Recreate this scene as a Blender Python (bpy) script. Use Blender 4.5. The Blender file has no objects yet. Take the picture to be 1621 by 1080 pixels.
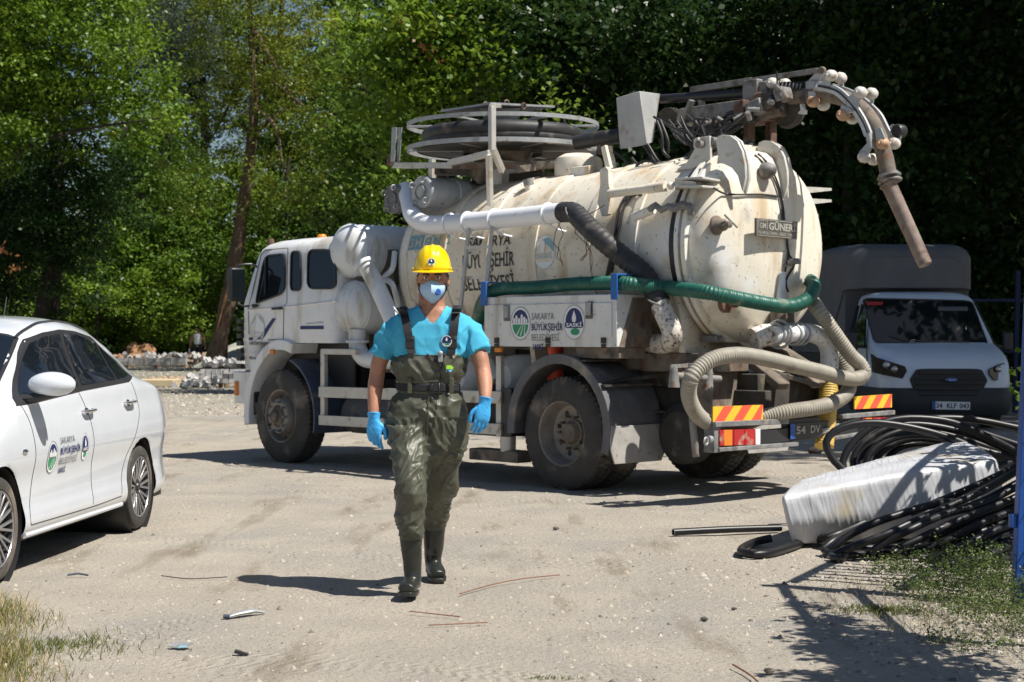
import bpy, math, random
import numpy as np
from mathutils import Vector, Matrix, noise
random.seed(7)
PI = math.pi
sc = bpy.context.scene
COL = sc.collection

# ------------------------------------------------------------------ camera, sky, sun, exposure
F, CX, HY, H = 2594.0, 810.5, 530.0, 1.40
cam = bpy.data.cameras.new('camera')
cam.lens = 57.6; cam.sensor_width = 36; cam.shift_y = -10/1621
cam.clip_start = .1; cam.clip_end = 3000
cam.dof.use_dof = True; cam.dof.focus_distance = 9.2; cam.dof.aperture_fstop = 6.3
cam_o = bpy.data.objects.new('camera', cam); COL.objects.link(cam_o)
cam_o.location = (0, 0, H); cam_o.rotation_euler = (PI/2, 0, 0)
sc.camera = cam_o
SUN_H = Vector((.90, -.44)).normalized(); SUN_EL = math.radians(57)
world = bpy.data.worlds.new('World'); sc.world = world; world.use_nodes = True
wn = world.node_tree.nodes; wl = world.node_tree.links
sky = wn.new('ShaderNodeTexSky'); sky.sky_type = 'NISHITA'; sky.sun_disc = False
sky.sun_elevation = SUN_EL; sky.sun_rotation = math.atan2(SUN_H.x, SUN_H.y)
sky.air_density = 1.0; sky.dust_density = .6; sky.ozone_density = 1.6
wn['Background'].inputs['Strength'].default_value = .055
wl.new(sky.outputs[0], wn['Background'].inputs['Color'])
sun = bpy.data.lights.new('sun', 'SUN'); sun.energy = 5.0; sun.angle = math.radians(.5); sun.color = (1, .95, .87)
sun_o = bpy.data.objects.new('sun', sun); COL.objects.link(sun_o)
sd = Vector((SUN_H.x*math.cos(SUN_EL), SUN_H.y*math.cos(SUN_EL), math.sin(SUN_EL)))
sun_o.rotation_euler = sd.to_track_quat('Z', 'Y').to_euler(); sun_o.location = (20, -10, 30)
sc.view_settings.view_transform = 'Standard'; sc.view_settings.look = 'None'
sc.view_settings.exposure = 0.48; sc.view_settings.gamma = 1.0
sc.view_settings.use_curve_mapping = False
sc.cycles.max_bounces = 6; sc.cycles.diffuse_bounces = 3; sc.cycles.glossy_bounces = 3
sc.cycles.transmission_bounces = 4; sc.cycles.transparent_max_bounces = 8

# ------------------------------------------------------------------ places
def gp(x, y, dz=0):
    """where the ground is under a direction given in photo pixels"""
    Z = F*H/(y-HY); return Vector(((x-CX)*Z/F, Z, dz))
def at(x, y, Z):
    return Vector(((x-CX)*Z/F, Z, H-(y-HY)*Z/F))
# the lorry's own frame: a = forward, t = across from near to far side, z up
TO = Vector((.436, 14.79, 0)); TD = Vector((-.684, .730, 0)).normalized(); TR = Vector((.730, .684, 0)).normalized()
def P(a, t, z): return Vector((a, -t, z))
def T(px, py, t):
    u = (px-CX)/F
    a = (TO.x+TR.x*t-u*(TO.y+TR.y*t))/(-TD.x+TD.y*u)
    Y = TO.y+TD.y*a+TR.y*t
    return P(a, t, H-(py-HY)*Y/F)
def TA(px, py, a):
    u = (px-CX)/F
    t = (u*(TO.y+TD.y*a)-TO.x-TD.x*a)/(TR.x-TR.y*u)
    Y = TO.y+TD.y*a+TR.y*t
    return P(a, t, H-(py-HY)*Y/F)

# ------------------------------------------------------------------ mesh builder
def frames(pts):
    n = len(pts); out = []
    up = None
    for i in range(n):
        d = (pts[min(i+1, n-1)]-pts[max(i-1, 0)])
        if d.length < 1e-9: d = Vector((0, 0, 1))
        d.normalize()
        if up is None:
            up = Vector((0, 0, 1)) if abs(d.z) < .9 else Vector((1, 0, 0))
        s = d.cross(up)
        if s.length < 1e-6: s = d.cross(Vector((1, .3, .2)))
        s.normalize(); up = s.cross(d).normalized()
        out.append((s.copy(), up.copy()))
    return out
def spline(pts, step=.04):
    pts = [Vector(p) for p in pts]
    if len(pts) < 3:
        n = max(1, int((pts[1]-pts[0]).length/step)); return [pts[0].lerp(pts[1], i/n) for i in range(n+1)]
    e = [pts[0]*2-pts[1]]+pts+[pts[-1]*2-pts[-2]]
    out = []
    for i in range(1, len(e)-2):
        p0, p1, p2, p3 = e[i-1:i+3]
        n = max(2, int((p2-p1).length/step))
        for k in range(n):
            t = k/n
            out.append(.5*((2*p1)+(p2-p0)*t+(2*p0-5*p1+4*p2-p3)*t*t+(3*p1-p0-3*p2+p3)*t**3))
    out.append(pts[-1]); return out
class MB:
    def __init__(s): s.v = []; s.f = []; s.m = []; s.cm = 0
    def add(s, vs, fs, m=None):
        b = len(s.v); s.v += [tuple(p) for p in vs]
        for f in fs: s.f.append([i+b for i in f]); s.m.append(s.cm if m is None else m)
        return s
    def hexa(s, p):   # 8 corners: bottom 4 ccw, top 4 ccw
        return s.add(p, [(3, 2, 1, 0), (4, 5, 6, 7), (0, 1, 5, 4), (1, 2, 6, 5), (2, 3, 7, 6), (3, 0, 4, 7)])
    def box(s, lo, hi):
        x0, y0, z0 = [min(a, b) for a, b in zip(lo, hi)]; x1, y1, z1 = [max(a, b) for a, b in zip(lo, hi)]
        return s.hexa([(x0,y0,z0),(x1,y0,z0),(x1,y1,z0),(x0,y1,z0),(x0,y0,z1),(x1,y0,z1),(x1,y1,z1),(x0,y1,z1)])
    def cbox(s, c, size, rot=None):
        h = [x/2 for x in size]; R = rot.to_3x3() if rot is not None else Matrix.Identity(3); c = Vector(c)
        q = [(-1,-1,-1),(1,-1,-1),(1,1,-1),(-1,1,-1),(-1,-1,1),(1,-1,1),(1,1,1),(-1,1,1)]
        return s.hexa([c+R@Vector((a*h[0], b*h[1], d*h[2])) for a, b, d in q])
    def bar(s, p0, p1, w, h, up=(0, 0, 1)):
        p0 = Vector(p0); p1 = Vector(p1); d = (p1-p0).normalized(); up = Vector(up)
        sd_ = d.cross(up)
        if sd_.length < 1e-4: sd_ = d.cross(Vector((1, 0, 0)))
        sd_.normalize(); u = sd_.cross(d).normalized()
        a = sd_*w/2; b = u*h/2
        return s.hexa([p0-a-b, p0+a-b, p1+a-b, p1-a-b, p0-a+b, p0+a+b, p1+a+b, p1-a+b])
    def rings(s, rs, cap=True, closed=False):
        n = len(rs[0]); vs = [p for r in rs for p in r]; fs = []
        k = len(rs)
        for i in range(k if closed else k-1):
            for j in range(n):
                a = i*n+j; b = i*n+(j+1) % n; i2 = (i+1) % k
                fs.append((a, b, i2*n+(j+1) % n, i2*n+j))
        if cap and not closed:
            fs.append(tuple(range(n-1, -1, -1))); fs.append(tuple((k-1)*n+j for j in range(n)))
        return s.add(vs, fs)
    def tube(s, pts, r, n=12, smooth=None, cap=True, flat=1.0):
        if smooth:
            n0 = len(pts); pts = spline(pts, smooth)
            if isinstance(r, (list, tuple)): r0 = r; r = lambda u, L: r0[min(n0-2, int(u*(n0-1)))]*(1-(u*(n0-1)-min(n0-2, int(u*(n0-1)))))+r0[min(n0-1, min(n0-2, int(u*(n0-1)))+1)]*(u*(n0-1)-min(n0-2, int(u*(n0-1))))
        pts = [Vector(p) for p in pts]; fr = frames(pts); L = 0; rs = []
        for i, (p, (a, b)) in enumerate(zip(pts, fr)):
            if i: L += (p-pts[i-1]).length
            rr = r(i/(len(pts)-1), L) if callable(r) else (r[i] if isinstance(r, (list, tuple)) else r)
            rs.append([p+a*math.cos(2*PI*j/n)*rr+b*math.sin(2*PI*j/n)*rr*flat for j in range(n)])
        return s.rings(rs, cap)
    def cyl(s, p0, p1, r0, r1=None, n=16, cap=True):
        return s.tube([p0, p1], [r0, r0 if r1 is None else r1], n, cap=cap)
    def lathe(s, prof, o, axis, n=32, cap=False, mod=None):
        """prof: (radius, distance along axis)"""
        o = Vector(o); ax = Vector(axis).normalized(); q = Vector((0, 0, 1)) if abs(ax.z) < .9 else Vector((1, 0, 0))
        a = ax.cross(q).normalized(); b = a.cross(ax)
        rs = [[o+ax*h+(a*math.cos(2*PI*j/n)+b*math.sin(2*PI*j/n))*(r*(mod(k, j) if mod else 1)) for j in range(n)] for k, (r, h) in enumerate(prof)]
        return s.rings(rs, cap)
    def sphere(s, c, r, n=16, m=10, rot=None):
        c = Vector(c); r = (r, r, r) if not isinstance(r, (tuple, list)) else r; rs = []
        for i in range(1, m):
            th = PI*i/m
            rs.append([Vector((r[0]*math.sin(th)*math.cos(2*PI*j/n), r[1]*math.sin(th)*math.sin(2*PI*j/n), -r[2]*math.cos(th))) for j in range(n)])
        vs = [p for q in rs for p in q]; b = len(vs); vs += [Vector((0, 0, -r[2])), Vector((0, 0, r[2]))]
        if rot is not None: vs = [rot@p for p in vs]
        fs = []
        for i in range(m-2):
            for j in range(n): fs.append((i*n+j, i*n+(j+1) % n, (i+1)*n+(j+1) % n, (i+1)*n+j))
        for j in range(n): fs.append((b, (j+1) % n, j)); fs.append((b+1, (m-2)*n+j, (m-2)*n+(j+1) % n))
        return s.add([c+p for p in vs], fs)
    def torus(s, c, axis, R, r, n=48, k=10, sq=False):
        c = Vector(c); ax = Vector(axis).normalized(); q = Vector((0, 0, 1)) if abs(ax.z) < .9 else Vector((1, 0, 0))
        a = ax.cross(q).normalized(); b = a.cross(ax); rs = []
        for i in range(n):
            d = a*math.cos(2*PI*i/n)+b*math.sin(2*PI*i/n)
            if sq: rs.append([c+d*(R+x*r[0])+ax*y*r[1] for x, y in ((-1,-1),(1,-1),(1,1),(-1,1))])
            else: rs.append([c+d*(R+r*math.cos(2*PI*j/k))+ax*r*math.sin(2*PI*j/k) for j in range(k)])
        return s.rings(rs, closed=True)
    def prism(s, poly, vec):
        n = len(poly); vec = Vector(vec); p = [Vector(q) for q in poly]
        return s.add(p+[q+vec for q in p], [tuple(range(n-1, -1, -1)), tuple(range(n, 2*n))]+[(i, (i+1) % n, n+(i+1) % n, n+i) for i in range(n)])
    def grid(s, rows, flip=False):
        n = len(rows[0]); fs = []
        for i in range(len(rows)-1):
            for j in range(n-1):
                q = (i*n+j, i*n+j+1, (i+1)*n+j+1, (i+1)*n+j); fs.append(q[::-1] if flip else q)
        return s.add([p for r in rows for p in r], fs)
    def mesh(s, name, mats, angle=35):
        me = bpy.data.meshes.new(name); me.from_pydata(s.v, [], s.f)
        for m in (mats if isinstance(mats, (list, tuple)) else [mats]): me.materials.append(m)
        if max(s.m or [0]): me.polygons.foreach_set('material_index', s.m)
        me.update(); finish(me, angle); return me
    def obj(s, name, mats, parent=None, bevel=0, angle=35, seg=2):
        import bmesh
        me = s.mesh(name, mats, angle)
        bm = bmesh.new(); bm.from_mesh(me); bmesh.ops.recalc_face_normals(bm, faces=bm.faces); bm.to_mesh(me); bm.free()
        finish(me, angle)
        o = bpy.data.objects.new(name, me); COL.objects.link(o); o.parent = parent
        if bevel:
            b = o.modifiers.new('bevel', 'BEVEL'); b.width = bevel; b.segments = seg; b.limit_method = 'ANGLE'; b.angle_limit = math.radians(40)
            b.harden_normals = False
        return o
def finish(me, angle):
    me.polygons.foreach_set('use_smooth', [True]*len(me.polygons))
    try: me.set_sharp_from_angle(angle=math.radians(angle))
    except Exception: pass
def tag(o, label=None, cat=None, group=None, kind=None):
    if label: o['label'] = label
    if cat: o['category'] = cat
    if group: o['group'] = group
    if kind: o['kind'] = kind
    return o
def thing(name, label, cat, loc=(0, 0, 0), rz=0, group=None):
    o = bpy.data.objects.new(name, None); COL.objects.link(o); o.location = loc; o.rotation_euler = (0, 0, rz)
    o.empty_display_size = .2
    return tag(o, label, cat, group)
KIDS = {}
def copy_tree(o, parent=None):
    c = o.copy(); COL.objects.link(c); c.parent = parent
    for k in list(o.children): copy_tree(k, c)
    return c
def put(o, me_name, me, parent): pass
def solidify(mb, voxel, smooth=4, fac=.5):
    """union of closed shells -> one continuous skin (numpy verts, list faces)"""
    me = bpy.data.meshes.new('tmp'); me.from_pydata([tuple(p) for p in mb.v], [], mb.f); me.update()
    import bmesh
    bm = bmesh.new(); bm.from_mesh(me); bmesh.ops.recalc_face_normals(bm, faces=bm.faces); bm.to_mesh(me); bm.free()
    o = bpy.data.objects.new('tmp', me); COL.objects.link(o)
    r = o.modifiers.new('r', 'REMESH'); r.mode = 'VOXEL'; r.voxel_size = voxel
    if smooth:
        q = o.modifiers.new('s', 'SMOOTH'); q.iterations = smooth; q.factor = fac
    dg = bpy.context.evaluated_depsgraph_get(); dg.update()
    out = bpy.data.meshes.new_from_object(o.evaluated_get(dg))
    bpy.data.objects.remove(o); bpy.data.meshes.remove(me)
    return out
def displace(me, fn):
    n = len(me.vertices); co = np.empty(n*3); me.vertices.foreach_get('co', co); co = co.reshape(-1, 3)
    no = np.empty(n*3); me.vertices.foreach_get('normal', no); no = no.reshape(-1, 3)
    for i in range(n):
        co[i] += no[i]*fn(Vector(co[i]), Vector(no[i]))
    me.vertices.foreach_set('co', co.ravel()); me.update()
def mesh_obj(name, me, mats, parent=None, angle=60):
    me.materials.clear()
    for m in (mats if isinstance(mats, (list, tuple)) else [mats]): me.materials.append(m)
    me.polygons.foreach_set('use_smooth', [True]*len(me.polygons))
    o = bpy.data.objects.new(name, me); COL.objects.link(o); o.parent = parent; return o

# ------------------------------------------------------------------ materials
def mat(name, col, rough=.5, metal=0, var=.12, vs=4, bump=0, bs=80, dirt=None, coat=0, spec=.5, streak=0, stretch=None):
    """dirt = (colour, amount 0..1, scale)"""
    m = bpy.data.materials.new(name); m.use_nodes = True; nt = m.node_tree; N = nt.nodes; L = nt.links
    b = N['Principled BSDF']; b.inputs['Roughness'].default_value = rough; b.inputs['Metallic'].default_value = metal
    b.inputs['Specular IOR Level'].default_value = spec
    if coat: b.inputs['Coat Weight'].default_value = coat; b.inputs['Coat Roughness'].default_value = .04
    tc = N.new('ShaderNodeTexCoord')
    src = tc.outputs['Object']
    def noise_(scale, detail=5, st=None):
        n = N.new('ShaderNodeTexNoise'); n.inputs['Scale'].default_value = scale; n.inputs['Detail'].default_value = detail
        if st:
            mp = N.new('ShaderNodeMapping'); mp.inputs['Scale'].default_value = st; L.new(src, mp.inputs[0]); L.new(mp.outputs[0], n.inputs['Vector'])
        else: L.new(src, n.inputs['Vector'])
        return n
    def ramp(inp, a, b_):
        r = N.new('ShaderNodeMapRange'); r.inputs[1].default_value = a; r.inputs[2].default_value = b_; L.new(inp, r.inputs[0]); return r
    c = (*col, 1)
    mx = N.new('ShaderNodeMix'); mx.data_type = 'RGBA'
    mx.inputs[6].default_value = tuple(max(0, x*(1-var)) for x in col)+(1,); mx.inputs[7].default_value = tuple(min(1, x*(1+var)) for x in col)+(1,)
    n1 = noise_(vs, 6, stretch); r1 = ramp(n1.outputs[0], .3, .7); L.new(r1.outputs[0], mx.inputs[0]); out = mx.outputs[2]
    rg = None
    if dirt:
        for k, (dc, am, ds) in enumerate(dirt if isinstance(dirt, list) else [dirt]):
            n2 = noise_(ds, 8, (1, 1, .25) if streak and k == 0 else None)
            r2 = ramp(n2.outputs[0], .72-am*.45, .80-am*.25); m2 = N.new('ShaderNodeMix'); m2.data_type = 'RGBA'
            L.new(r2.outputs[0], m2.inputs[0]); L.new(out, m2.inputs[6]); m2.inputs[7].default_value = (*dc, 1); out = m2.outputs[2]
            if rg is None: rg = r2
    L.new(out, b.inputs['Base Color'])
    if rg is not None and rough < .6:
        mr = N.new('ShaderNodeMapRange'); mr.inputs[3].default_value = rough; mr.inputs[4].default_value = .8
        L.new(rg.outputs[0], mr.inputs[0]); L.new(mr.outputs[0], b.inputs['Roughness'])
    if bump:
        n3 = noise_(bs, 4); bp = N.new('ShaderNodeBump'); bp.inputs['Strength'].default_value = min(1, bump); bp.inputs['Distance'].default_value = .01
        L.new(n3.outputs[0], bp.inputs['Height']); L.new(bp.outputs[0], b.inputs['Normal'])
    return m
DUST = (.36, .30, .22); RUST = (.16, .065, .03); GRIME = (.13, .115, .09)
M = {}
M['tank'] = mat('cream_tank_paint', (.73, .675, .565), .5, var=.10, vs=1.6, dirt=[((.53, .41, .26), .45, 4.5), ((.76, .76, .74), .36, 1.4), ((.44, .40, .34), .32, 3.2), (GRIME, .22, 26)], streak=1, bump=.06, bs=30)
M['tank_side'] = M['tank']
M['white'] = mat('old_white_paint', (.70, .70, .68), .42, var=.06, dirt=[((.42, .38, .31), .45, 4), (GRIME, .18, 30)], streak=1)
M['cab'] = mat('cab_white_paint', (.78, .79, .80), .35, var=.05, dirt=[((.48, .43, .34), .40, 4), ((.5,.46,.40), .2, 1.5), (GRIME, .12, 40)], streak=1, coat=.3)
M['galv'] = mat('galvanised_steel', (.36, .37, .375), .5, .35, var=.15, vs=12, dirt=(GRIME, .25, 15))
M['alu'] = mat('aluminium_profile', (.55, .53, .49), .45, .4, var=.1, vs=8, dirt=((.35, .27, .18), .3, 7))
M['greysteel'] = mat('worn_grey_steel', (.24, .235, .225), .6, .2, var=.35, vs=9, dirt=[(RUST, .38, 9), ((.07,.06,.05), .45, 6)], bump=.1)
M['darkgrime'] = mat('dusty_dark_chassis', (.055, .048, .040), .8, 0, var=.4, vs=7, dirt=((.17, .14, .10), .32, 5), bump=.3)
M['dusty'] = mat('dusty_brown_steel', (.17, .14, .11), .8, 0, var=.35, vs=6, dirt=[(RUST, .35, 8), (DUST, .28, 3), ((.05,.045,.04), .4, 7)], bump=.2)
M['rust'] = mat('red_brown_rust', (.13, .070, .050), .8, 0, var=.4, vs=14, dirt=[((.26, .20, .165), .42, 9), ((.05,.035,.03), .3, 12)], bump=.3)
M['rubber'] = mat('tyre_rubber', (.045, .042, .038), .75, var=.25, vs=6, dirt=((.20, .17, .135), .42, 3.5), bump=.15)
M['blackhose'] = mat('black_ribbed_hose', (.028, .028, .030), .55, var=.3, vs=10, dirt=((.12, .10, .08), .25, 5), bump=.2, bs=60)
M['blackpipe'] = mat('black_polyethylene', (.010, .010, .012), .40, var=.3, vs=8, dirt=((.055, .048, .04), .22, 4), spec=.4)
M['blackplastic'] = mat('black_plastic', (.022, .022, .024), .45, var=.2)
M['greenhose'] = mat('green_suction_hose', (.012, .105, .075), .45, var=.2, vs=5, dirt=((.20, .22, .16), .32, 5))
M['greyhose'] = mat('grey_suction_hose', (.30, .275, .225), .6, var=.12, vs=5, dirt=((.18, .15, .11), .3, 5))
M['yellowhose'] = mat('yellow_suction_hose', (.62, .42, .10), .5, var=.15, vs=6, dirt=((.35, .25, .12), .3, 6))
M['wornwhite'] = mat('white_pipe_with_chips', (.78, .78, .78), .4, var=.05, dirt=[((.05, .04, .035), .32, 28), ((.5, .4, .3), .1, 5)])
M['rustwhite'] = mat('rust_speckled_white_pipe', (.68, .64, .58), .5, var=.08, dirt=[((.12, .06, .035), .5, 24)], bump=.2)
M['pipewhite'] = mat('bright_white_pipe_paint', (.80, .82, .86), .35, var=.04, dirt=((.5, .48, .44), .16, 6))
M['cyl'] = mat('grey_white_cylinder_paint', (.68, .71, .73), .4, var=.06, dirt=[((.40, .36, .29), .35, 5), (RUST, .10, 25)], streak=1)
M['bluegrey'] = mat('dark_blue_mudguard', (.055, .075, .115), .5, var=.2, dirt=((.22, .19, .16), .3, 6))
M['mud'] = mat('dusty_grey_mudguard', (.115, .115, .12), .6, var=.2, vs=5, dirt=((.30, .26, .21), .4, 4))
M['rim'] = mat('dusty_wheel_rim', (.24, .22, .195), .55, .15, var=.25, vs=9, dirt=[((.30, .25, .19), .4, 6), (RUST, .2, 16)])
M['glass'] = mat('dark_window_glass', (.008, .011, .013), .03, var=.1, spec=.5)
M['tint'] = mat('tinted_car_glass', (.008, .011, .016), .02, var=.1, spec=.7)
M['orange'] = mat('amber_lens', (.75, .22, .02), .25, var=.1)
M['red'] = mat('red_lens', (.42, .018, .02), .25, var=.15, dirt=((.4, .3, .22), .3, 12))
M['redor'] = mat('fluorescent_red_stripe', (.80, .10, .05), .5, var=.06, dirt=((.45, .3, .2), .1, 20))
M['yel'] = mat('reflective_yellow', (.90, .50, .03), .5, var=.06, dirt=((.5, .4, .2), .1, 20))
M['bluestrap'] = mat('blue_bracket_paint', (.01, .12, .42), .4, var=.1)
M['navy'] = mat('navy_print', (.012, .025, .12), .5, var=.05)
M['printblack'] = mat('black_print', (.02, .022, .025), .5, var=.15)
M['printgrey'] = mat('grey_print', (.12, .125, .14), .5, var=.05)
M['printgreen'] = mat('green_print', (.02, .30, .13), .5, var=.05)
M['printteal'] = mat('faded_teal_print', (.22, .40, .46), .5, var=.1)
M['printpale'] = mat('faded_blue_grey_print', (.44, .50, .52), .5, var=.1)
M['printwhite'] = mat('white_print', (.8, .8, .8), .5, var=.03)
M['printblue'] = mat('blue_print', (.02, .10, .40), .5, var=.05)
M['plate'] = mat('dark_name_plate', (.10, .095, .08), .6, .2, var=.2, vs=20)
M['platetext'] = mat('raised_plate_lettering', (.42, .40, .36), .6, .2, var=.1)
M['sticker'] = mat('white_sticker', (.78, .79, .80), .35, var=.03)

# ------------------------------------------------------------------ lettering and emblems
_tc = {}
def text_geo(s, bold=0):
    k = (s, bold)
    if k in _tc: return _tc[k]
    cu = bpy.data.curves.new('t', 'FONT'); cu.body = s; cu.size = 1; cu.offset = bold; cu.resolution_u = 2
    o = bpy.data.objects.new('t', cu); COL.objects.link(o)
    dg = bpy.context.evaluated_depsgraph_get(); dg.update()
    me = bpy.data.meshes.new_from_object(o.evaluated_get(dg))
    vs = [(v.co.x, v.co.y) for v in me.vertices]; fs = [tuple(p.vertices) for p in me.polygons]
    bpy.data.objects.remove(o); bpy.data.curves.remove(cu); bpy.data.meshes.remove(me)
    _tc[k] = (vs, fs); return _tc[k]
CAP = .70
def text(mb, s, Mf, u0, v0, h, w=None, bold=0, d=.004, m=0, thick=0, center=False):
    vs, fs = text_geo(s, bold)
    x0 = min(v[0] for v in vs); x1 = max(v[0] for v in vs)
    sy = h/CAP; sx = sy if w is None else w/(x1-x0)
    off = -(x1-x0)*sx/2 if center else 0
    mb.add([Mf(u0+off+(x-x0)*sx, v0+y*sy, d) for x, y in vs], fs, m)
def disc(mb, Mf, u, v, ru, rv, d, m, n=28, a0=0, a1=2*PI, r_in=0):
    full = abs(a1-a0-2*PI) < 1e-6; k = n if full else n+1
    an = [a0+(a1-a0)*i/n for i in range(k)]
    if r_in:
        vs = [Mf(u+ru*math.cos(a), v+rv*math.sin(a), d) for a in an]+[Mf(u+ru*r_in*math.cos(a), v+rv*r_in*math.sin(a), d) for a in an]
        fs = [(i, (i+1) % k, k+(i+1) % k, k+i) for i in range(k if full else k-1)]
        mb.add(vs, fs, m)
    else: mb.add([Mf(u+ru*math.cos(a), v+rv*math.sin(a), d) for a in an], [tuple(range(k))], m)
EM = lambda: [M['sticker'], M['navy'], M['printgreen'], M['printgrey'], M['printwhite'], M['printblue']]
def emblem_city(mb, Mf, u, v, r, rv=None):
    rv = rv or r*1.12
    disc(mb, Mf, u, v, r, rv, .002, 0); disc(mb, Mf, u, v, r, rv, .003, 3, r_in=.96)
    disc(mb, Mf, u, v+rv*.02, r*.80, rv*.80, .003, 1, a0=0, a1=PI)
    for k, (x, w, h) in enumerate(((-.62, .2, .28), (-.38, .2, .42), (-.12, .22, .26), (.14, .2, .48), (.40, .22, .34), (.62, .16, .22))):
        mb.add([Mf(u+r*(x-w/2), v+rv*.03, .004), Mf(u+r*(x+w/2), v+rv*.03, .004), Mf(u+r*(x+w/2), v+rv*h, .004), Mf(u+r*x, v+rv*(h+.08), .004), Mf(u+r*(x-w/2), v+rv*h, .004)], [(0, 1, 2, 3, 4)], 4)
    disc(mb, Mf, u, v-rv*.06, r*.78, rv*.74, .003, 2, a0=PI, a1=2*PI)
    for x0, x1 in ((-.42, -.05), (-.02, .10), (.35, .24)):
        mb.add([Mf(u+r*x0, v-rv*.70, .004), Mf(u+r*(x0+.09), v-rv*.74, .004), Mf(u+r*(x1+.03+.2), v-rv*.05, .004), Mf(u+r*(x1+.2), v-rv*.05, .004)], [(0, 1, 2, 3)], 4)
def emblem_water(mb, Mf, u, v, r, rv=None, txt=True):
    rv = rv or r*1.12
    disc(mb, Mf, u, v, r, rv, .002, 0); disc(mb, Mf, u, v, r, rv, .003, 3, r_in=.97)
    disc(mb, Mf, u, v+rv*.02, r*.80, rv*.80, .003, 1, a0=-.15*PI, a1=1.15*PI)
    dr = [(0, .68), (.12, .45), (.2, .25), (.16, .05), (0, -.02), (-.16, .05), (-.2, .25), (-.12, .45)]
    mb.add([Mf(u+r*x, v+rv*y, .004) for x, y in dr], [tuple(range(8))], 4)
    disc(mb, Mf, u+r*.1, v-rv*.55, r*.42, rv*.20, .004, 2)
    if txt:
        q = [(-.86, -.3), (.86, -.3), (.86, -.02), (-.86, -.02)]
        mb.add([Mf(u+r*x, v+rv*y, .004) for x, y in q], [(0, 1, 2, 3)], 1)
        text(mb, 'SASKİ', Mf, u, v-rv*.27, rv*.22, r*1.45, .02, .005, 4, center=True)
def city_lines(mb, Mf, u0, v0, w, h, m=(3, 1, 3)):
    """three lines of the municipality's name plus the small line, v0 = top"""
    lh = h/4.2
    text(mb, 'SAKARYA', Mf, u0, v0-lh*.85, lh*.72, w*.72, -.004, .003, 3)
    text(mb, 'BÜYÜKŞEHİR', Mf, u0, v0-lh*2.0, lh*.72, w, .018, .003, 1)
    text(mb, 'BELEDİYESİ', Mf, u0, v0-lh*3.1, lh*.72, w*.88, -.004, .003, 3)
    text(mb, 'SASKİ', Mf, u0+w*.03, v0-lh*4.0, lh*.52, w*.34, .03, .003, 1)
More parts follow.
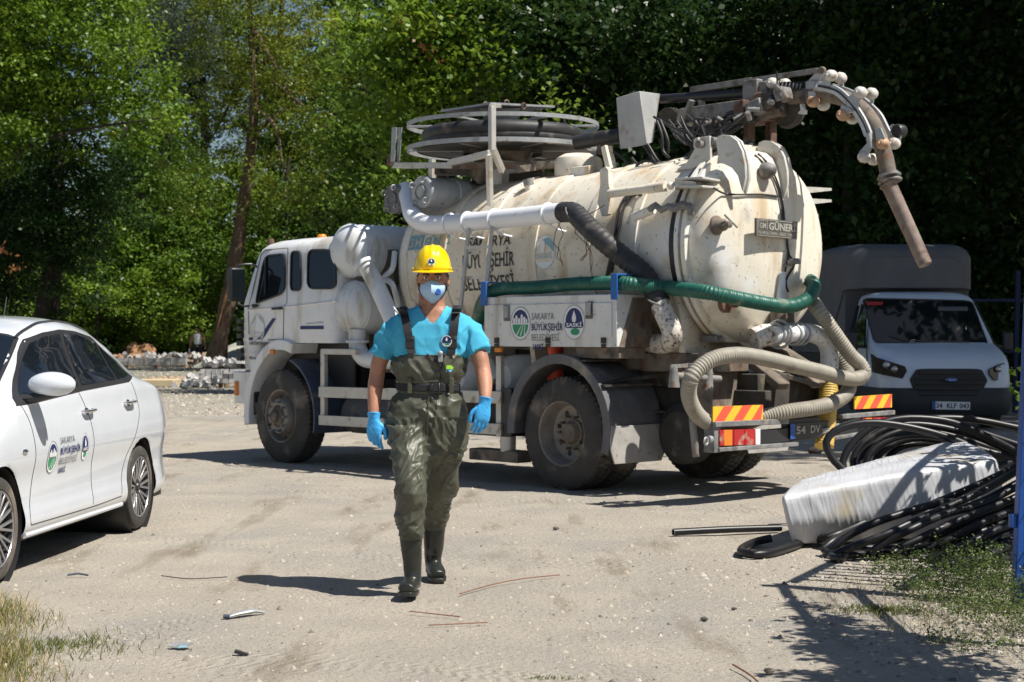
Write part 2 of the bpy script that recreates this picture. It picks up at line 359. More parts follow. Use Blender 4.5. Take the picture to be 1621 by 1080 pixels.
# ================================================================== ground
rng = np.random.default_rng(11)
def gh(x, y):
    h = .010*noise.noise(Vector((x*.9, y*.9, 0)))+.006*noise.noise(Vector((x*3.1, y*3.1, 4)))+.0035*noise.noise(Vector((x*9, y*9, 9)))
    if y < 26: h -= .004*abs(math.sin((x*.55+y*.25)*2+noise.noise(Vector((x*.4, y*.4, 2)))*3))**12
    return h-.006
def ground_mat():
    m = bpy.data.materials.new('dusty_gravel_ground'); m.use_nodes = True; nt = m.node_tree; N = nt.nodes; L = nt.links; b = N['Principled BSDF']
    b.inputs['Roughness'].default_value = .92; b.inputs['Specular IOR Level'].default_value = .2
    tc = N.new('ShaderNodeTexCoord'); src = tc.outputs['Object']
    def nz(s, d=6, r=.55, sc_=None):
        n = N.new('ShaderNodeTexNoise'); n.inputs['Scale'].default_value = s; n.inputs['Detail'].default_value = d; n.inputs['Roughness'].default_value = r
        if sc_:
            mp = N.new('ShaderNodeMapping'); mp.inputs['Scale'].default_value = sc_; mp.inputs['Rotation'].default_value = (0, 0, .35); L.new(src, mp.inputs[0]); L.new(mp.outputs[0], n.inputs['Vector'])
        else: L.new(src, n.inputs['Vector'])
        return n.outputs[0]
    def rmp(i, a, c):
        r = N.new('ShaderNodeMapRange'); r.inputs[1].default_value = a; r.inputs[2].default_value = c; L.new(i, r.inputs[0]); return r.outputs[0]
    def mix(f, a, c, mode='MIX'):
        q = N.new('ShaderNodeMix'); q.data_type = 'RGBA'; q.blend_type = mode
        if isinstance(f, float): q.inputs[0].default_value = f
        else: L.new(f, q.inputs[0])
        for i, v in ((6, a), (7, c)):
            if isinstance(v, tuple): q.inputs[i].default_value = (*v, 1)
            else: L.new(v, q.inputs[i])
        return q.outputs[2]
    c = mix(rmp(nz(.35), .38, .62), (.40, .355, .295), (.335, .315, .28))
    c = mix(rmp(nz(1.6, 8), .42, .66), c, (.43, .385, .32))
    c = mix(rmp(nz(3.0, 8, .6, (1, .22, 1)), .55, .72), c, (.235, .195, .145))
    c = mix(rmp(nz(38, 5, .6), .60, .72), c, (.20, .175, .145))
    c = mix(rmp(nz(55, 4, .6), .63, .74), c, (.44, .41, .36))
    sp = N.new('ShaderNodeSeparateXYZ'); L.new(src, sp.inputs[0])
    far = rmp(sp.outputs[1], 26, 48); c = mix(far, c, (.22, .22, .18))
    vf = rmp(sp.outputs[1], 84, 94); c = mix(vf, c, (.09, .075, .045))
    L.new(c, b.inputs['Base Color'])
    # tyre tracks: ribbed bands pressed into the dust
    def mth(op, a, b_=None, c_=None):
        q = N.new('ShaderNodeMath'); q.operation = op
        for i, v in enumerate((a, b_, c_)):
            if v is None: continue
            if isinstance(v, (int, float)): q.inputs[i].default_value = v
            else: L.new(v, q.inputs[i])
        return q.outputs[0]
    wob = nz(.25, 2); X_, Y_ = sp.outputs[0], sp.outputs[1]
    tracks = None
    for ax_, ay_, per, off in ((.35, .94, 2.6, .3), (.93, -.36, 3.4, 1.2)):
        u_ = mth('ADD', mth('ADD', mth('MULTIPLY', X_, ay_), mth('MULTIPLY', Y_, -ax_)), mth('MULTIPLY', wob, 3.0)); v_ = mth('ADD', mth('MULTIPLY', X_, ax_), mth('MULTIPLY', Y_, ay_))
        band = mth('LESS_THAN', mth('PINGPONG', mth('ADD', u_, off), per*.5), .14); rib = mth('SINE', mth('ADD', mth('MULTIPLY', v_, 95.0), mth('MULTIPLY', mth('PINGPONG', u_, .07), 60.0)))
        one = mth('MULTIPLY', band, mth('MULTIPLY_ADD', rib, .20, -.2)); one = mth('MULTIPLY', one, rmp(nz(.7, 3), .42, .58)); tracks = one if tracks is None else mth('ADD', tracks, one)
    h1 = mth('ADD', nz(30, 6, .65), tracks); h2 = nz(140, 3, .6); ad = N.new('ShaderNodeMath'); ad.operation = 'MULTIPLY_ADD'; ad.inputs[1].default_value = .4; L.new(h2, ad.inputs[0]); L.new(h1, ad.inputs[2])
    bp = N.new('ShaderNodeBump'); bp.inputs['Strength'].default_value = .85; bp.inputs['Distance'].default_value = .03; L.new(ad.outputs[0], bp.inputs['Height']); L.new(bp.outputs[0], b.inputs['Normal'])
    return m
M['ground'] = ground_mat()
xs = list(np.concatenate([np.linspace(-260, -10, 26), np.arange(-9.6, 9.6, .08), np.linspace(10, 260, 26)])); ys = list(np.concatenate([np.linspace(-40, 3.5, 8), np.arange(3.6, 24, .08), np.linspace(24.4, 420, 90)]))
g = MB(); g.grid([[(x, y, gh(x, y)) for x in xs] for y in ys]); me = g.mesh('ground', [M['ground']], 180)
gr = bpy.data.objects.new('ground', me); COL.objects.link(gr); tag(gr, kind='structure')
me.flip_normals() if me.polygons[0].normal.z < 0 else None

# ------------------------------------------------------------------ foliage
def leaf_mat(name, dark, light, warm=None, rough=.42, trans=.3, wf=.85):
    m = bpy.data.materials.new(name); m.use_nodes = True; nt = m.node_tree; N = nt.nodes; L = nt.links; b = N['Principled BSDF']
    at_ = N.new('ShaderNodeAttribute'); at_.attribute_name = 'rnd'
    r = N.new('ShaderNodeValToRGB'); L.new(at_.outputs['Fac'], r.inputs[0]); e = r.color_ramp.elements
    e[0].color = (*dark, 1); e[1].color = (*(warm or light), 1); e[1].position = 1.0
    k = e.new(wf); k.color = (*light, 1); L.new(r.outputs[0], b.inputs['Base Color'])
    b.inputs['Roughness'].default_value = rough; b.inputs['Specular IOR Level'].default_value = .22
    t = N.new('ShaderNodeBsdfTranslucent'); hs = N.new('ShaderNodeHueSaturation'); hs.inputs['Value'].default_value = 1.5; hs.inputs['Hue'].default_value = .485; L.new(r.outputs[0], hs.inputs['Color']); L.new(hs.outputs[0], t.inputs['Color'])
    mx = N.new('ShaderNodeMixShader'); mx.inputs[0].default_value = trans; L.new(b.outputs[0], mx.inputs[1]); L.new(t.outputs[0], mx.inputs[2]); L.new(mx.outputs[0], N['Material Output'].inputs['Surface'])
    return m
LM = {'bright': leaf_mat('bright_green_leaves', (.048, .11, .011), (.165, .262, .025), (.26, .32, .04)),
      'mid': leaf_mat('mid_green_leaves', (.030, .078, .010), (.110, .192, .022), (.19, .24, .04)),
      'dark': leaf_mat('ivy_leaves_with_shade', (.012, .034, .008), (.030, .066, .014), (.05, .08, .02), rough=.35),  # shade of the wood is partly put into this darker leaf colour
      'feather': leaf_mat('yellowish_feathery_leaves', (.07, .115, .012), (.20, .245, .028), (.36, .27, .06), wf=.88),
      'silver': leaf_mat('silver_grey_leaves', (.055, .085, .050), (.13, .165, .115), (.2, .22, .16)),
      'lime': leaf_mat('lime_undergrowth_leaves', (.08, .15, .02), (.20, .30, .04), (.28, .32, .06)),
      'dry': leaf_mat('dry_brown_leaves', (.12, .05, .02), (.30, .14, .05), (.4, .24, .1)),
      'weed': leaf_mat('low_weed_leaves', (.05, .085, .028), (.14, .19, .055), (.26, .24, .10)),
      'grass': leaf_mat('green_and_straw_grass', (.06, .095, .018), (.16, .17, .045), (.50, .38, .19), wf=.5, trans=.25)}
def leaf_mesh(name, pts, size, tint, up=.5, aspect=.55, seed=0):
    """pts (n,3) leaf centres -> one mesh of bent kite leaves"""
    r = np.random.default_rng(seed); n = len(pts)
    nrm = r.normal(size=(n, 3)); nrm[:, 2] = np.abs(nrm[:, 2])*.7+up; nrm /= np.linalg.norm(nrm, axis=1)[:, None]
    t = r.normal(size=(n, 3)); t -= (t*nrm).sum(1)[:, None]*nrm; t /= np.linalg.norm(t, axis=1)[:, None]; s = np.cross(nrm, t)
    L_ = (size*r.uniform(.6, 1.25, n))[:, None]; W = L_*aspect*.5
    v = np.empty((n, 4, 3)); v[:, 0] = pts-t*L_*.5; v[:, 1] = pts+s*W+nrm*L_*.08-t*L_*.06; v[:, 2] = pts+t*L_*.5-nrm*L_*.06; v[:, 3] = pts-s*W+nrm*L_*.08-t*L_*.06
    me = bpy.data.meshes.new(name); me.vertices.add(4*n); me.vertices.foreach_set('co', v.ravel())
    me.loops.add(4*n); me.loops.foreach_set('vertex_index', np.arange(4*n, dtype=np.int32)); me.polygons.add(n); me.polygons.foreach_set('loop_start', np.arange(0, 4*n, 4, dtype=np.int32)); me.polygons.foreach_set('loop_total', np.full(n, 4, dtype=np.int32))
    me.update(calc_edges=True); a = me.attributes.new('rnd', 'FLOAT', 'POINT'); a.data.foreach_set('value', np.repeat(np.clip(tint, 0, 1), 4)); return me
def cloud(blobs, dens, seed, clump=.32, cl=64):
    """leaf centres in twig clumps near the outside of ellipsoid blobs; blobs: (centre, radius or (rx,ry,rz))"""
    r = np.random.default_rng(seed); P_ = []; Tn = []
    for c, R in blobs:
        R = np.array([R, R, R*.85] if not isinstance(R, (tuple, list)) else R, float); n = int(dens*4.19*R.prod()); k = max(3, n//cl)
        d = r.normal(size=(k, 3)); d /= np.linalg.norm(d, axis=1)[:, None]; rad = r.uniform(.0, 1, k)**.38
        cc = np.array(c)[None]+d*rad[:, None]*R; lump = 1+.30*np.sin(d[:, 0]*5+seed)*np.cos(d[:, 2]*6+seed*2)
        cc = np.array(c)[None]+(cc-np.array(c)[None])*lump[:, None]
        own = r.integers(0, k, n); cs = r.uniform(.5, 1.5, k)*clump
        off = r.normal(size=(n, 3))*cs[own][:, None]*np.array([1, 1, .55]); P_.append(cc[own]+off)
        ct = r.uniform(0, 1, k); Tn.append(ct[own]*.62+r.uniform(0, .38, n))
    return np.concatenate(P_), np.concatenate(Tn)
def bark_mat(name, c, c2):
    return mat(name, c, .9, var=.3, vs=9, dirt=[(c2, .35, 3)], bump=1, bs=14, stretch=(1, 1, .2))
BK = bark_mat('furrowed_bark', (.13, .088, .058), (.055, .040, .03)); BK2 = bark_mat('dark_bark', (.028, .022, .017), (.06, .048, .038))
def add_tree(label, trunk, tr, blobs, dens, size, lm, seed, limbs=5, bark=None, group=None, name='tree', up=.5, aspect=.55, clump=.34):
    """trunk: list of points; blobs: (world centre, r)"""
    base = Vector(trunk[0]); root = thing(name, label, 'tree', base, group=group); rr = random.Random(seed)
    loc = [Vector(p)-base for p in trunk]; q = spline(loc, .5); n = len(q)
    b = MB(); b.tube(q, lambda u, L: tr*(1-.72*u)*(1+.35*max(0, 1-u*14))*(1+.08*math.sin(L*3)), 12); b.obj('trunk', bark or BK2, root)
    for k in range(limbs):
        c = Vector(blobs[k % len(blobs)][0])-base; p = q[min(n-1, int(n*rr.uniform(.45, .95)))]; mid = p.lerp(c, .5)+Vector((rr.uniform(-.4, .4), rr.uniform(-.4, .4), rr.uniform(0, .6)))
        b = MB(); b.tube(spline([p, mid, c], .4), lambda u, L: tr*.34*(1-.8*u), 7); b.obj('limb', bark or BK2, root)
    P_, Tn = cloud([((Vector(c)-base)[:], R) for c, R in blobs], dens, seed, clump); me = leaf_mesh('crown', P_, size, Tn, up, aspect, seed); me.materials.append(LM[lm])
    o = bpy.data.objects.new('crown', me); COL.objects.link(o); o.parent = root; return root
def bl(lst, Z, sp=2.0, seed=0):
    r = random.Random(seed); return [((at(x, y, Z+r.uniform(-sp, sp)))[:], R) for x, y, R in lst]
# left-hand wood
# the leaning tree
Zt = 62
tk = [at(338, 589, 63.5)*1, at(350, 530, 63.4), at(362, 470, 63.3), at(374, 400, 63.2), at(386, 320, 63.1), at(397, 235, 63), at(404, 150, 63), at(398, 60, 63), at(392, -40, 63)]; tk[0].z = 0
add_tree('leaning brown tree with feathery yellow-green crown behind the lorry cab', tk, .34,
         bl([(400, 20, 2.6), (470, 60, 2.4), (520, 150, 2.2), (480, 190, 2.3), (440, 120, 2.4), (540, 220, 1.8), (390, 200, 1.9), (330, 230, 1.7), (450, 280, 1.9), (520, 290, 1.6), (350, 130, 1.9), (420, 340, 1.2), (300, 180, 1.5), (330, -40, 2.5), (400, -80, 2.4), (560, 170, 1.3), (310, 290, 1.3), (480, 340, 1.1)], 63, 1.8, 1), 82, .15, 'feather', 3, 9, BK, up=.35, aspect=.42, clump=.30)
wd_strip = MB(); wd_strip.tube([Vector(tk[1])+Vector((-.12, -.36, .1)), Vector(tk[2])+Vector((-.1, -.33, -.2)), Vector(tk[3])+Vector((-.06, -.28, -.5))], [.05, .16, .05], 8, flat=.3)
M['torn'] = mat('torn_pale_wood', (.50, .27, .13), .8, var=.25, vs=5, bump=.5, bs=15); tt = [o for o in COL.objects if o.name.startswith('tree')][0]; w_ = wd_strip.obj('torn_bark', M['torn']); w_.parent = tt; w_.location = -Vector(tk[0])
def T1(label, x, Z, y_top, tr, blobs, dens, size, lm, seed, sp=2.2, zs=1, **k):
    if zs != 1: Z *= zs; blobs = [(a, b, r*zs) for a, b, r in blobs]; size *= zs; dens /= zs**2; k['clump'] = .34*zs
    p = at(x, HY, Z); p.z = 0; top = at(x+random.Random(seed).uniform(-25, 25), y_top, Z)
    mid = p.lerp(top, .5)+Vector((random.Random(seed+1).uniform(-.5, .5), 0, 0)); return add_tree(label, [p, mid, top], tr, bl(blobs, Z, sp, seed), dens, size, lm, seed, **k)
T1('broad tree with bright clumps of leaves at the far left above the car', -60, 56, 60, .30, [(60, 30, 2.3), (140, 100, 2.0), (215, 160, 1.9), (50, 130, 2.2), (265, 185, 1.1), (110, 200, 1.6), (20, 220, 1.6), (150, 20, 2.0), (-60, 60, 3), (-30, 180, 2.5), (200, 70, 1.3), (70, -60, 3), (240, 130, 1.0)], 88, .19, 'bright', 21, limbs=7)
T1('dark ivy-covered tree at the left edge behind the white car', 60, 60, 120, .5, [(20, 300, 2.6), (90, 350, 2.2), (130, 280, 1.8), (30, 400, 2.2), (110, 430, 1.8), (150, 360, 1.6), (170, 290, 1.5), (-40, 350, 3), (10, 470, 1.6)], 95, .19, 'dark', 22)
T1('silver-leaved willow between the bright tree and the leaning tree', 250, 66, 60, .16, [(250, 40, 2.2), (300, 90, 1.9), (210, 10, 2.0), (280, -30, 2.2), (340, 50, 1.6), (235, 100, 1.5)], 85, .17, 'silver', 23, aspect=.3, zs=1.4)
T1('green tree standing left of the leaning tree, ivy on its trunk', 215, 68, 200, .2, [(215, 460, 1.5), (180, 330, 1.7), (260, 470, 1.3), (275, 400, 1.5), (225, 420, 1.4), (200, 300, 2.2), (260, 330, 2.0), (190, 380, 1.9), (240, 400, 1.8), (300, 400, 2.0), (280, 270, 1.8), (160, 440, 1.6), (230, 230, 1.7)], 85, .18, 'mid', 24, zs=1.35)
T1('light green sapling in front of the wood behind the car', 150, 66, 380, .1, [(260, 440, 1.3), (240, 490, 1.1), (285, 485, 1.0), (60, 460, 1.5), (120, 420, 1.7), (170, 400, 1.5), (200, 450, 1.6), (150, 470, 1.6), (95, 470, 1.5), (225, 485, 1.3)], 80, .18, 'bright', 25, zs=1.35)
T1('bushy tree between the stump and the leaning tree', 232, 78, 300, .3, [(280, 470, 2.2), (320, 440, 2), (260, 430, 2), (330, 360, 2.2), (370, 300, 2.2), (300, 495, 1.4), (225, 490, 1.6)], 75, .18, 'bright', 26, zs=1.22)
T1('tree with a shadowed crown seen through behind the lorry cab', 450, 76, 250, .35, [(420, 400, 2.6), (470, 360, 2.4), (520, 330, 2.4), (560, 370, 2), (440, 450, 2), (400, 480, 1.6), (560, 280, 2.2), (500, 420, 2)], 75, .19, 'mid', 27, zs=1.2)
T1('tall mid-green tree rising above the air cylinders', 590, 50, 40, .35, [(590, 240, 1.7), (560, 190, 1.5), (610, 300, 1.8), (570, 330, 1.5), (600, 150, 1.6), (575, 80, 1.7), (620, 210, 1.6), (540, 330, 1.3)], 88, .17, 'mid', 28)
T1('sunlit walnut tree with large leaves behind the hose reel', 700, 38, 60, .28, [(640, 70, 1.1), (690, 130, 1.1), (740, 90, 1.1), (640, 150, 1.0), (600, 120, .9), (690, 60, 1.1), (650, 215, .9), (730, 170, .9), (780, 120, 1.0), (590, 180, .8), (660, 10, 1.2), (760, 30, 1.2), (600, 40, 1.1), (620, 250, .7)], 150, .20, 'bright', 29, sp=1.2, limbs=7, aspect=.6)
T1('small light-green shoot tree showing above the tank manhole', 895, 30, 200, .06, [(880, 190, .42), (905, 175, .40), (860, 210, .35), (930, 200, .38), (890, 230, .45)], 260, .14, 'lime', 30, sp=.4, limbs=3)
# the dark wood behind the lorry and the van
dk = 'dark shaded tree in the wood %s'
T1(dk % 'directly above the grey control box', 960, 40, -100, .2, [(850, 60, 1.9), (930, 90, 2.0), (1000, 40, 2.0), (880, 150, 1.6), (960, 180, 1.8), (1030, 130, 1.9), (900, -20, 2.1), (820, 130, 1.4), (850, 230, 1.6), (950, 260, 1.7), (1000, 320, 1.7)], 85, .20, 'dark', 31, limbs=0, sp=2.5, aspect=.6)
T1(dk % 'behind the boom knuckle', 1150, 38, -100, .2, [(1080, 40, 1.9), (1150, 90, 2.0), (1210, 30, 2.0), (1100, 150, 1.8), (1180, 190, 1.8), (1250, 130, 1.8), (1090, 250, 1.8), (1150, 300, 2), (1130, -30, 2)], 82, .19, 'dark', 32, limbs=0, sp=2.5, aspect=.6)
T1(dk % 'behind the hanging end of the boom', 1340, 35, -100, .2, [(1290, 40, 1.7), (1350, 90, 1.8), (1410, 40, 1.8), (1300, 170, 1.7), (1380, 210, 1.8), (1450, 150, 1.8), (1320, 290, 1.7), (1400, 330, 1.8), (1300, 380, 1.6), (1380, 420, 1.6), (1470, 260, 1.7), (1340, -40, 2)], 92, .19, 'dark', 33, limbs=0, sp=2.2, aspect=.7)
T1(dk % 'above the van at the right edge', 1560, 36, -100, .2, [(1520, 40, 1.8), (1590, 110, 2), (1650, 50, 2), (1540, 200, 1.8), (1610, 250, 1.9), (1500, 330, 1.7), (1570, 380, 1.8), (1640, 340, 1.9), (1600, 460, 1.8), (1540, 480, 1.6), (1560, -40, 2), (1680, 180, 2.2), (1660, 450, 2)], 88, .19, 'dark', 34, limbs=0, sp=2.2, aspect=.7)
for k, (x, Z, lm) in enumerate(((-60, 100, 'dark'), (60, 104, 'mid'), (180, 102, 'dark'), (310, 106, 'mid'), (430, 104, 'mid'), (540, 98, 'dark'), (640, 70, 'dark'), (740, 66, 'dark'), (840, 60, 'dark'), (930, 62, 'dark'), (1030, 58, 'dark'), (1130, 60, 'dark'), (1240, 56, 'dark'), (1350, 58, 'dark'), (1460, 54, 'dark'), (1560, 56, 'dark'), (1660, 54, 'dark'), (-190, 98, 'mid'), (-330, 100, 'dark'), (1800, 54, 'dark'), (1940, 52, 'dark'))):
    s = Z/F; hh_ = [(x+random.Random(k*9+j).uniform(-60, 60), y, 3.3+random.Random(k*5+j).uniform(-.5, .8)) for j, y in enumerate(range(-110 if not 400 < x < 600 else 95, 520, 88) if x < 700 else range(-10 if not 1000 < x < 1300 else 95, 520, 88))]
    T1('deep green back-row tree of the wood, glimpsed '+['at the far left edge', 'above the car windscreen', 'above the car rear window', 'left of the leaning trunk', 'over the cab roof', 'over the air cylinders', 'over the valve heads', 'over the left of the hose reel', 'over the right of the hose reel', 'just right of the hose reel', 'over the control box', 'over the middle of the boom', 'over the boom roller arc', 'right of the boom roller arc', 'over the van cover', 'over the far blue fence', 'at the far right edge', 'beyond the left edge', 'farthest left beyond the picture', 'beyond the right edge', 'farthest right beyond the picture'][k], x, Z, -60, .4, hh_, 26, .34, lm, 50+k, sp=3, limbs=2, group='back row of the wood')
# trees beside the yard that overhang and shade the van (outside the picture to the right)
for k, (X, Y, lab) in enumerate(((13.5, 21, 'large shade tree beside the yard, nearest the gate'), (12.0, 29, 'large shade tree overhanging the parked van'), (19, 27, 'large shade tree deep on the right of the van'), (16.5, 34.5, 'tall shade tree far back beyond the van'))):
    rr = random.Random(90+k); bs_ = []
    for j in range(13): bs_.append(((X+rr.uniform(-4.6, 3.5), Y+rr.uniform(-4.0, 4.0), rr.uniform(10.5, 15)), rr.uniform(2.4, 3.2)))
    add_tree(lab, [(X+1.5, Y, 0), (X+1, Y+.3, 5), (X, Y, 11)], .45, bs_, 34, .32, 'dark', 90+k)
P_, Tn = cloud([((x, 125+3*math.sin(x), 4+2*math.sin(x*.7)), (7, 4, 7)) for x in range(-76, 78, 8)], 7, 77, .9); me = leaf_mesh('far_wood', P_, .7, Tn, .3, .7, 5); me.materials.append(LM['dark']); o = bpy.data.objects.new('far_wood', me); COL.objects.link(o); tag(o, 'dark mass of far wood closing the view behind the trees', 'wood', kind='stuff')
# undergrowth along the edge of the wood
bs_ = [(at(x, 500+random.Random(x).uniform(-18, 22), 92+random.Random(x*3).uniform(-3, 3))[:], (2.5, 1.7, 1.4)) for x in range(-20, 300, 22)]+[(at(x, 520, 74)[:], (1.8, 1.2, .8)) for x in (440, 470, 500)]
P_, Tn = cloud(bs_, 60, 78, .3); me = leaf_mesh('undergrowth', P_, .2, Tn, .5, .6, 6); me.materials.append(LM['lime']); o = bpy.data.objects.new('undergrowth', me); COL.objects.link(o); tag(o, 'light green undergrowth along the foot of the wood', 'undergrowth', kind='stuff')
bs_ = [((x, 36+math.sin(x*2), .8), (1.4, 1.2, 1.1)) for x in np.arange(0, 14, 1.6)]
P_, Tn = cloud(bs_, 50, 79, .3); me = leaf_mesh('undergrowth', P_, .18, Tn, .5, .6, 6); me.materials.append(LM['dark']); o = bpy.data.objects.new('undergrowth', me); COL.objects.link(o); tag(o, 'dark undergrowth in shade behind the parked van', 'undergrowth', kind='stuff')
P_, Tn = cloud([(at(x, y, Z)[:], r) for x, y, Z, r in ((678, 85, 36.6, .22), (690, 95, 36.6, .15), (660, 75, 36.6, .14), (645, 30, 36.6, .18), (5, 405, 52, .35), (20, 425, 52, .25))], 380, 80, .14); me = leaf_mesh('dead_leaves', P_, .17, Tn, .2, .5, 7); me.materials.append(LM['dry']); o = bpy.data.objects.new('dead_leaves', me); COL.objects.link(o); tag(o, 'withered brown leaves hanging among the green branches', 'leaves', kind='stuff')

# ------------------------------------------------------------------ pebbles, grass and weeds
def pebbles(name, pts, sizes, m, label, seed):
    r = np.random.default_rng(seed); n = len(pts)
    o8 = np.array([(1, 0, 0), (0, 1, 0), (-1, 0, 0), (0, -1, 0), (0, 0, 1), (.7, .7, .55), (-.7, .6, .5)]); base = np.array([(1, 0, 0), (.6, .8, -.1), (-.5, .85, 0), (-1, -.1, 0), (-.4, -.9, 0), (.6, -.75, 0), (.1, 0, .75), (.45, .3, .6), (-.35, .15, .62)])
    F_ = [(0, 1, 7), (1, 8, 7), (1, 2, 8), (2, 3, 8), (3, 4, 8), (4, 6, 8), (4, 5, 6), (5, 0, 7), (5, 7, 6), (6, 7, 8)]
    a = r.uniform(0, 6.28, n); c, s = np.cos(a), np.sin(a); S = sizes[:, None]*r.uniform(.6, 1.3, (n, 3)); v = base[None]*S[:, None, :]*(1+r.normal(0, .12, (n, 9, 3)))
    x = v[:, :, 0]*c[:, None]-v[:, :, 1]*s[:, None]; y = v[:, :, 0]*s[:, None]+v[:, :, 1]*c[:, None]; v[:, :, 0] = x; v[:, :, 1] = y; v += pts[:, None, :]
    f = (np.array(F_)[None]+(np.arange(n)*9)[:, None, None]).reshape(-1, 3); me = bpy.data.meshes.new(name); me.vertices.add(9*n); me.vertices.foreach_set('co', v.ravel()); k = len(f)
    me.loops.add(3*k); me.loops.foreach_set('vertex_index', f.ravel().astype(np.int32)); me.polygons.add(k); me.polygons.foreach_set('loop_start', np.arange(0, 3*k, 3, dtype=np.int32)); me.polygons.foreach_set('loop_total', np.full(k, 3, dtype=np.int32)); me.update(calc_edges=True)
    at_ = me.attributes.new('rnd', 'FLOAT', 'POINT'); at_.data.foreach_set('value', np.repeat(r.uniform(0, 1, n), 9)); me.materials.append(m); o = bpy.data.objects.new(name, me); COL.objects.link(o); tag(o, label, 'gravel', kind='stuff'); return o
def stone_mat():
    m = bpy.data.materials.new('mixed_gravel_stones'); m.use_nodes = True; N = m.node_tree.nodes; L = m.node_tree.links; a = N.new('ShaderNodeAttribute'); a.attribute_name = 'rnd'; r = N.new('ShaderNodeValToRGB'); L.new(a.outputs['Fac'], r.inputs[0])
    e = r.color_ramp.elements; e[0].color = (.11, .10, .09, 1); e[1].color = (.40, .37, .33, 1); k = e.new(.35); k.color = (.34, .29, .23, 1); k = e.new(.75); k.color = (.42, .37, .30, 1); L.new(r.outputs[0], N['Principled BSDF'].inputs['Base Color']); N['Principled BSDF'].inputs['Roughness'].default_value = .85; return m
SM = stone_mat()
n = 32000; Y = 4.5+rng.uniform(0, 1, n)**1.5*22; X = rng.uniform(-.36, .36, n)*Y; k = np.array([noise.noise(Vector((x*.8, y*.8, 3))) for x, y in zip(X, Y)]); keep = rng.uniform(-.5, .6, n) < k+.18; X, Y = X[keep], Y[keep]
pts = np.stack([X, Y, np.array([gh(x, y) for x, y in zip(X, Y)])], 1); pebbles('gravel', pts, .0025+rng.exponential(.0032, len(X)).clip(0, .022), SM, 'scattered small gravel stones over the yard ground', 1)
n = 7000; Y = rng.uniform(5.5, 10.6, n); X = rng.uniform(1.0, 3.1, n); kk = (X-1.0)/1.2+rng.uniform(-.6, .6, n) > .5; X, Y = X[kk], Y[kk]
pts = np.stack([X, Y, np.array([gh(x, y) for x, y in zip(X, Y)])], 1); pebbles('gravel', pts, .003+rng.exponential(.004, len(X)).clip(0, .02), SM, 'loose grey gravel under the fence shadow at right', 2)
n = 9000; Y = rng.uniform(28, 70, n); X = rng.uniform(-.36, -.05, n)*Y; pts = np.stack([X, Y, X*0], 1); pebbles('gravel', pts, .015+rng.exponential(.012, n).clip(0, .07), SM, 'coarse gravel in the clearing behind the car', 3)
def blades(name, X, Y, hgt, wid, tint, seed, label, lean=.5, cat='grass'):
    r = np.random.default_rng(seed); n = len(X); a = r.uniform(0, 6.28, n); ln = r.normal(0, lean, (n, 2))*hgt[:, None]; v = np.empty((n, 5, 3)); zb = np.array([gh(x, y) for x, y in zip(X, Y)])
    dx = np.cos(a)*wid; dy = np.sin(a)*wid; P0 = np.stack([X, Y, zb], 1)
    v[:, 0] = P0+np.stack([dx, dy, 0*dx], 1); v[:, 1] = P0-np.stack([dx, dy, 0*dx], 1); m_ = P0+np.stack([ln[:, 0]*.35, ln[:, 1]*.35, hgt*.6], 1); v[:, 2] = m_-np.stack([dx, dy, 0*dx], 1)*.7; v[:, 3] = m_+np.stack([dx, dy, 0*dx], 1)*.7; v[:, 4] = P0+np.stack([ln[:, 0], ln[:, 1], hgt*r.uniform(.75, 1, n)], 1)
    me = bpy.data.meshes.new(name); me.vertices.add(5*n); me.vertices.foreach_set('co', v.ravel()); idx = (np.array([0, 1, 2, 3, 3, 2, 4])[None]+(np.arange(n)*5)[:, None]).ravel(); me.loops.add(7*n); me.loops.foreach_set('vertex_index', idx.astype(np.int32))
    me.polygons.add(2*n); st = np.stack([np.arange(n)*7, np.arange(n)*7+4], 1).ravel(); me.polygons.foreach_set('loop_start', st.astype(np.int32)); me.polygons.foreach_set('loop_total', np.tile([4, 3], n).astype(np.int32)); me.update(calc_edges=True)
    q = me.attributes.new('rnd', 'FLOAT', 'POINT'); q.data.foreach_set('value', np.repeat(np.clip(tint, 0, 1), 5)); me.materials.append(LM['grass']); o = bpy.data.objects.new(name, me); COL.objects.link(o); tag(o, label, cat, kind='stuff'); return o
# bottom left verge
n = 26000; X = rng.uniform(-3.1, -1.2, n); Y = rng.uniform(5.8, 8.6, n); q_ = CX+F*X/Y; e = (128-q_)/150-np.abs(Y-7.0)*.18+.22*np.sin(Y*6+X*4)-.12; kk = (rng.uniform(0, 1, n) < np.clip(e, 0, 1)) & (q_ > -120); X, Y, q_ = X[kk], Y[kk], q_[kk]; nn = len(X)
tn = np.where(rng.uniform(0, 1, nn) < .68, rng.uniform(.5, 1, nn), rng.uniform(0, .45, nn)); blades('grass_verge', X, Y, rng.uniform(.015, .075, nn)*np.where(q_ < 45, 1.7, 1.0), np.full(nn, .0019), tn, 4, 'straw and green grass tuft in the lower left corner', .6)
n = 900; X = rng.normal(-2.1, .2, n); Y = rng.normal(7.3, .16, n)+.1*np.sin(X*9); blades('grass_verge', X, Y, rng.uniform(.015, .05, n), np.full(n, .0022), rng.uniform(0, .6, n), 6, 'thin green grass creeping out from the corner tuft', .8)
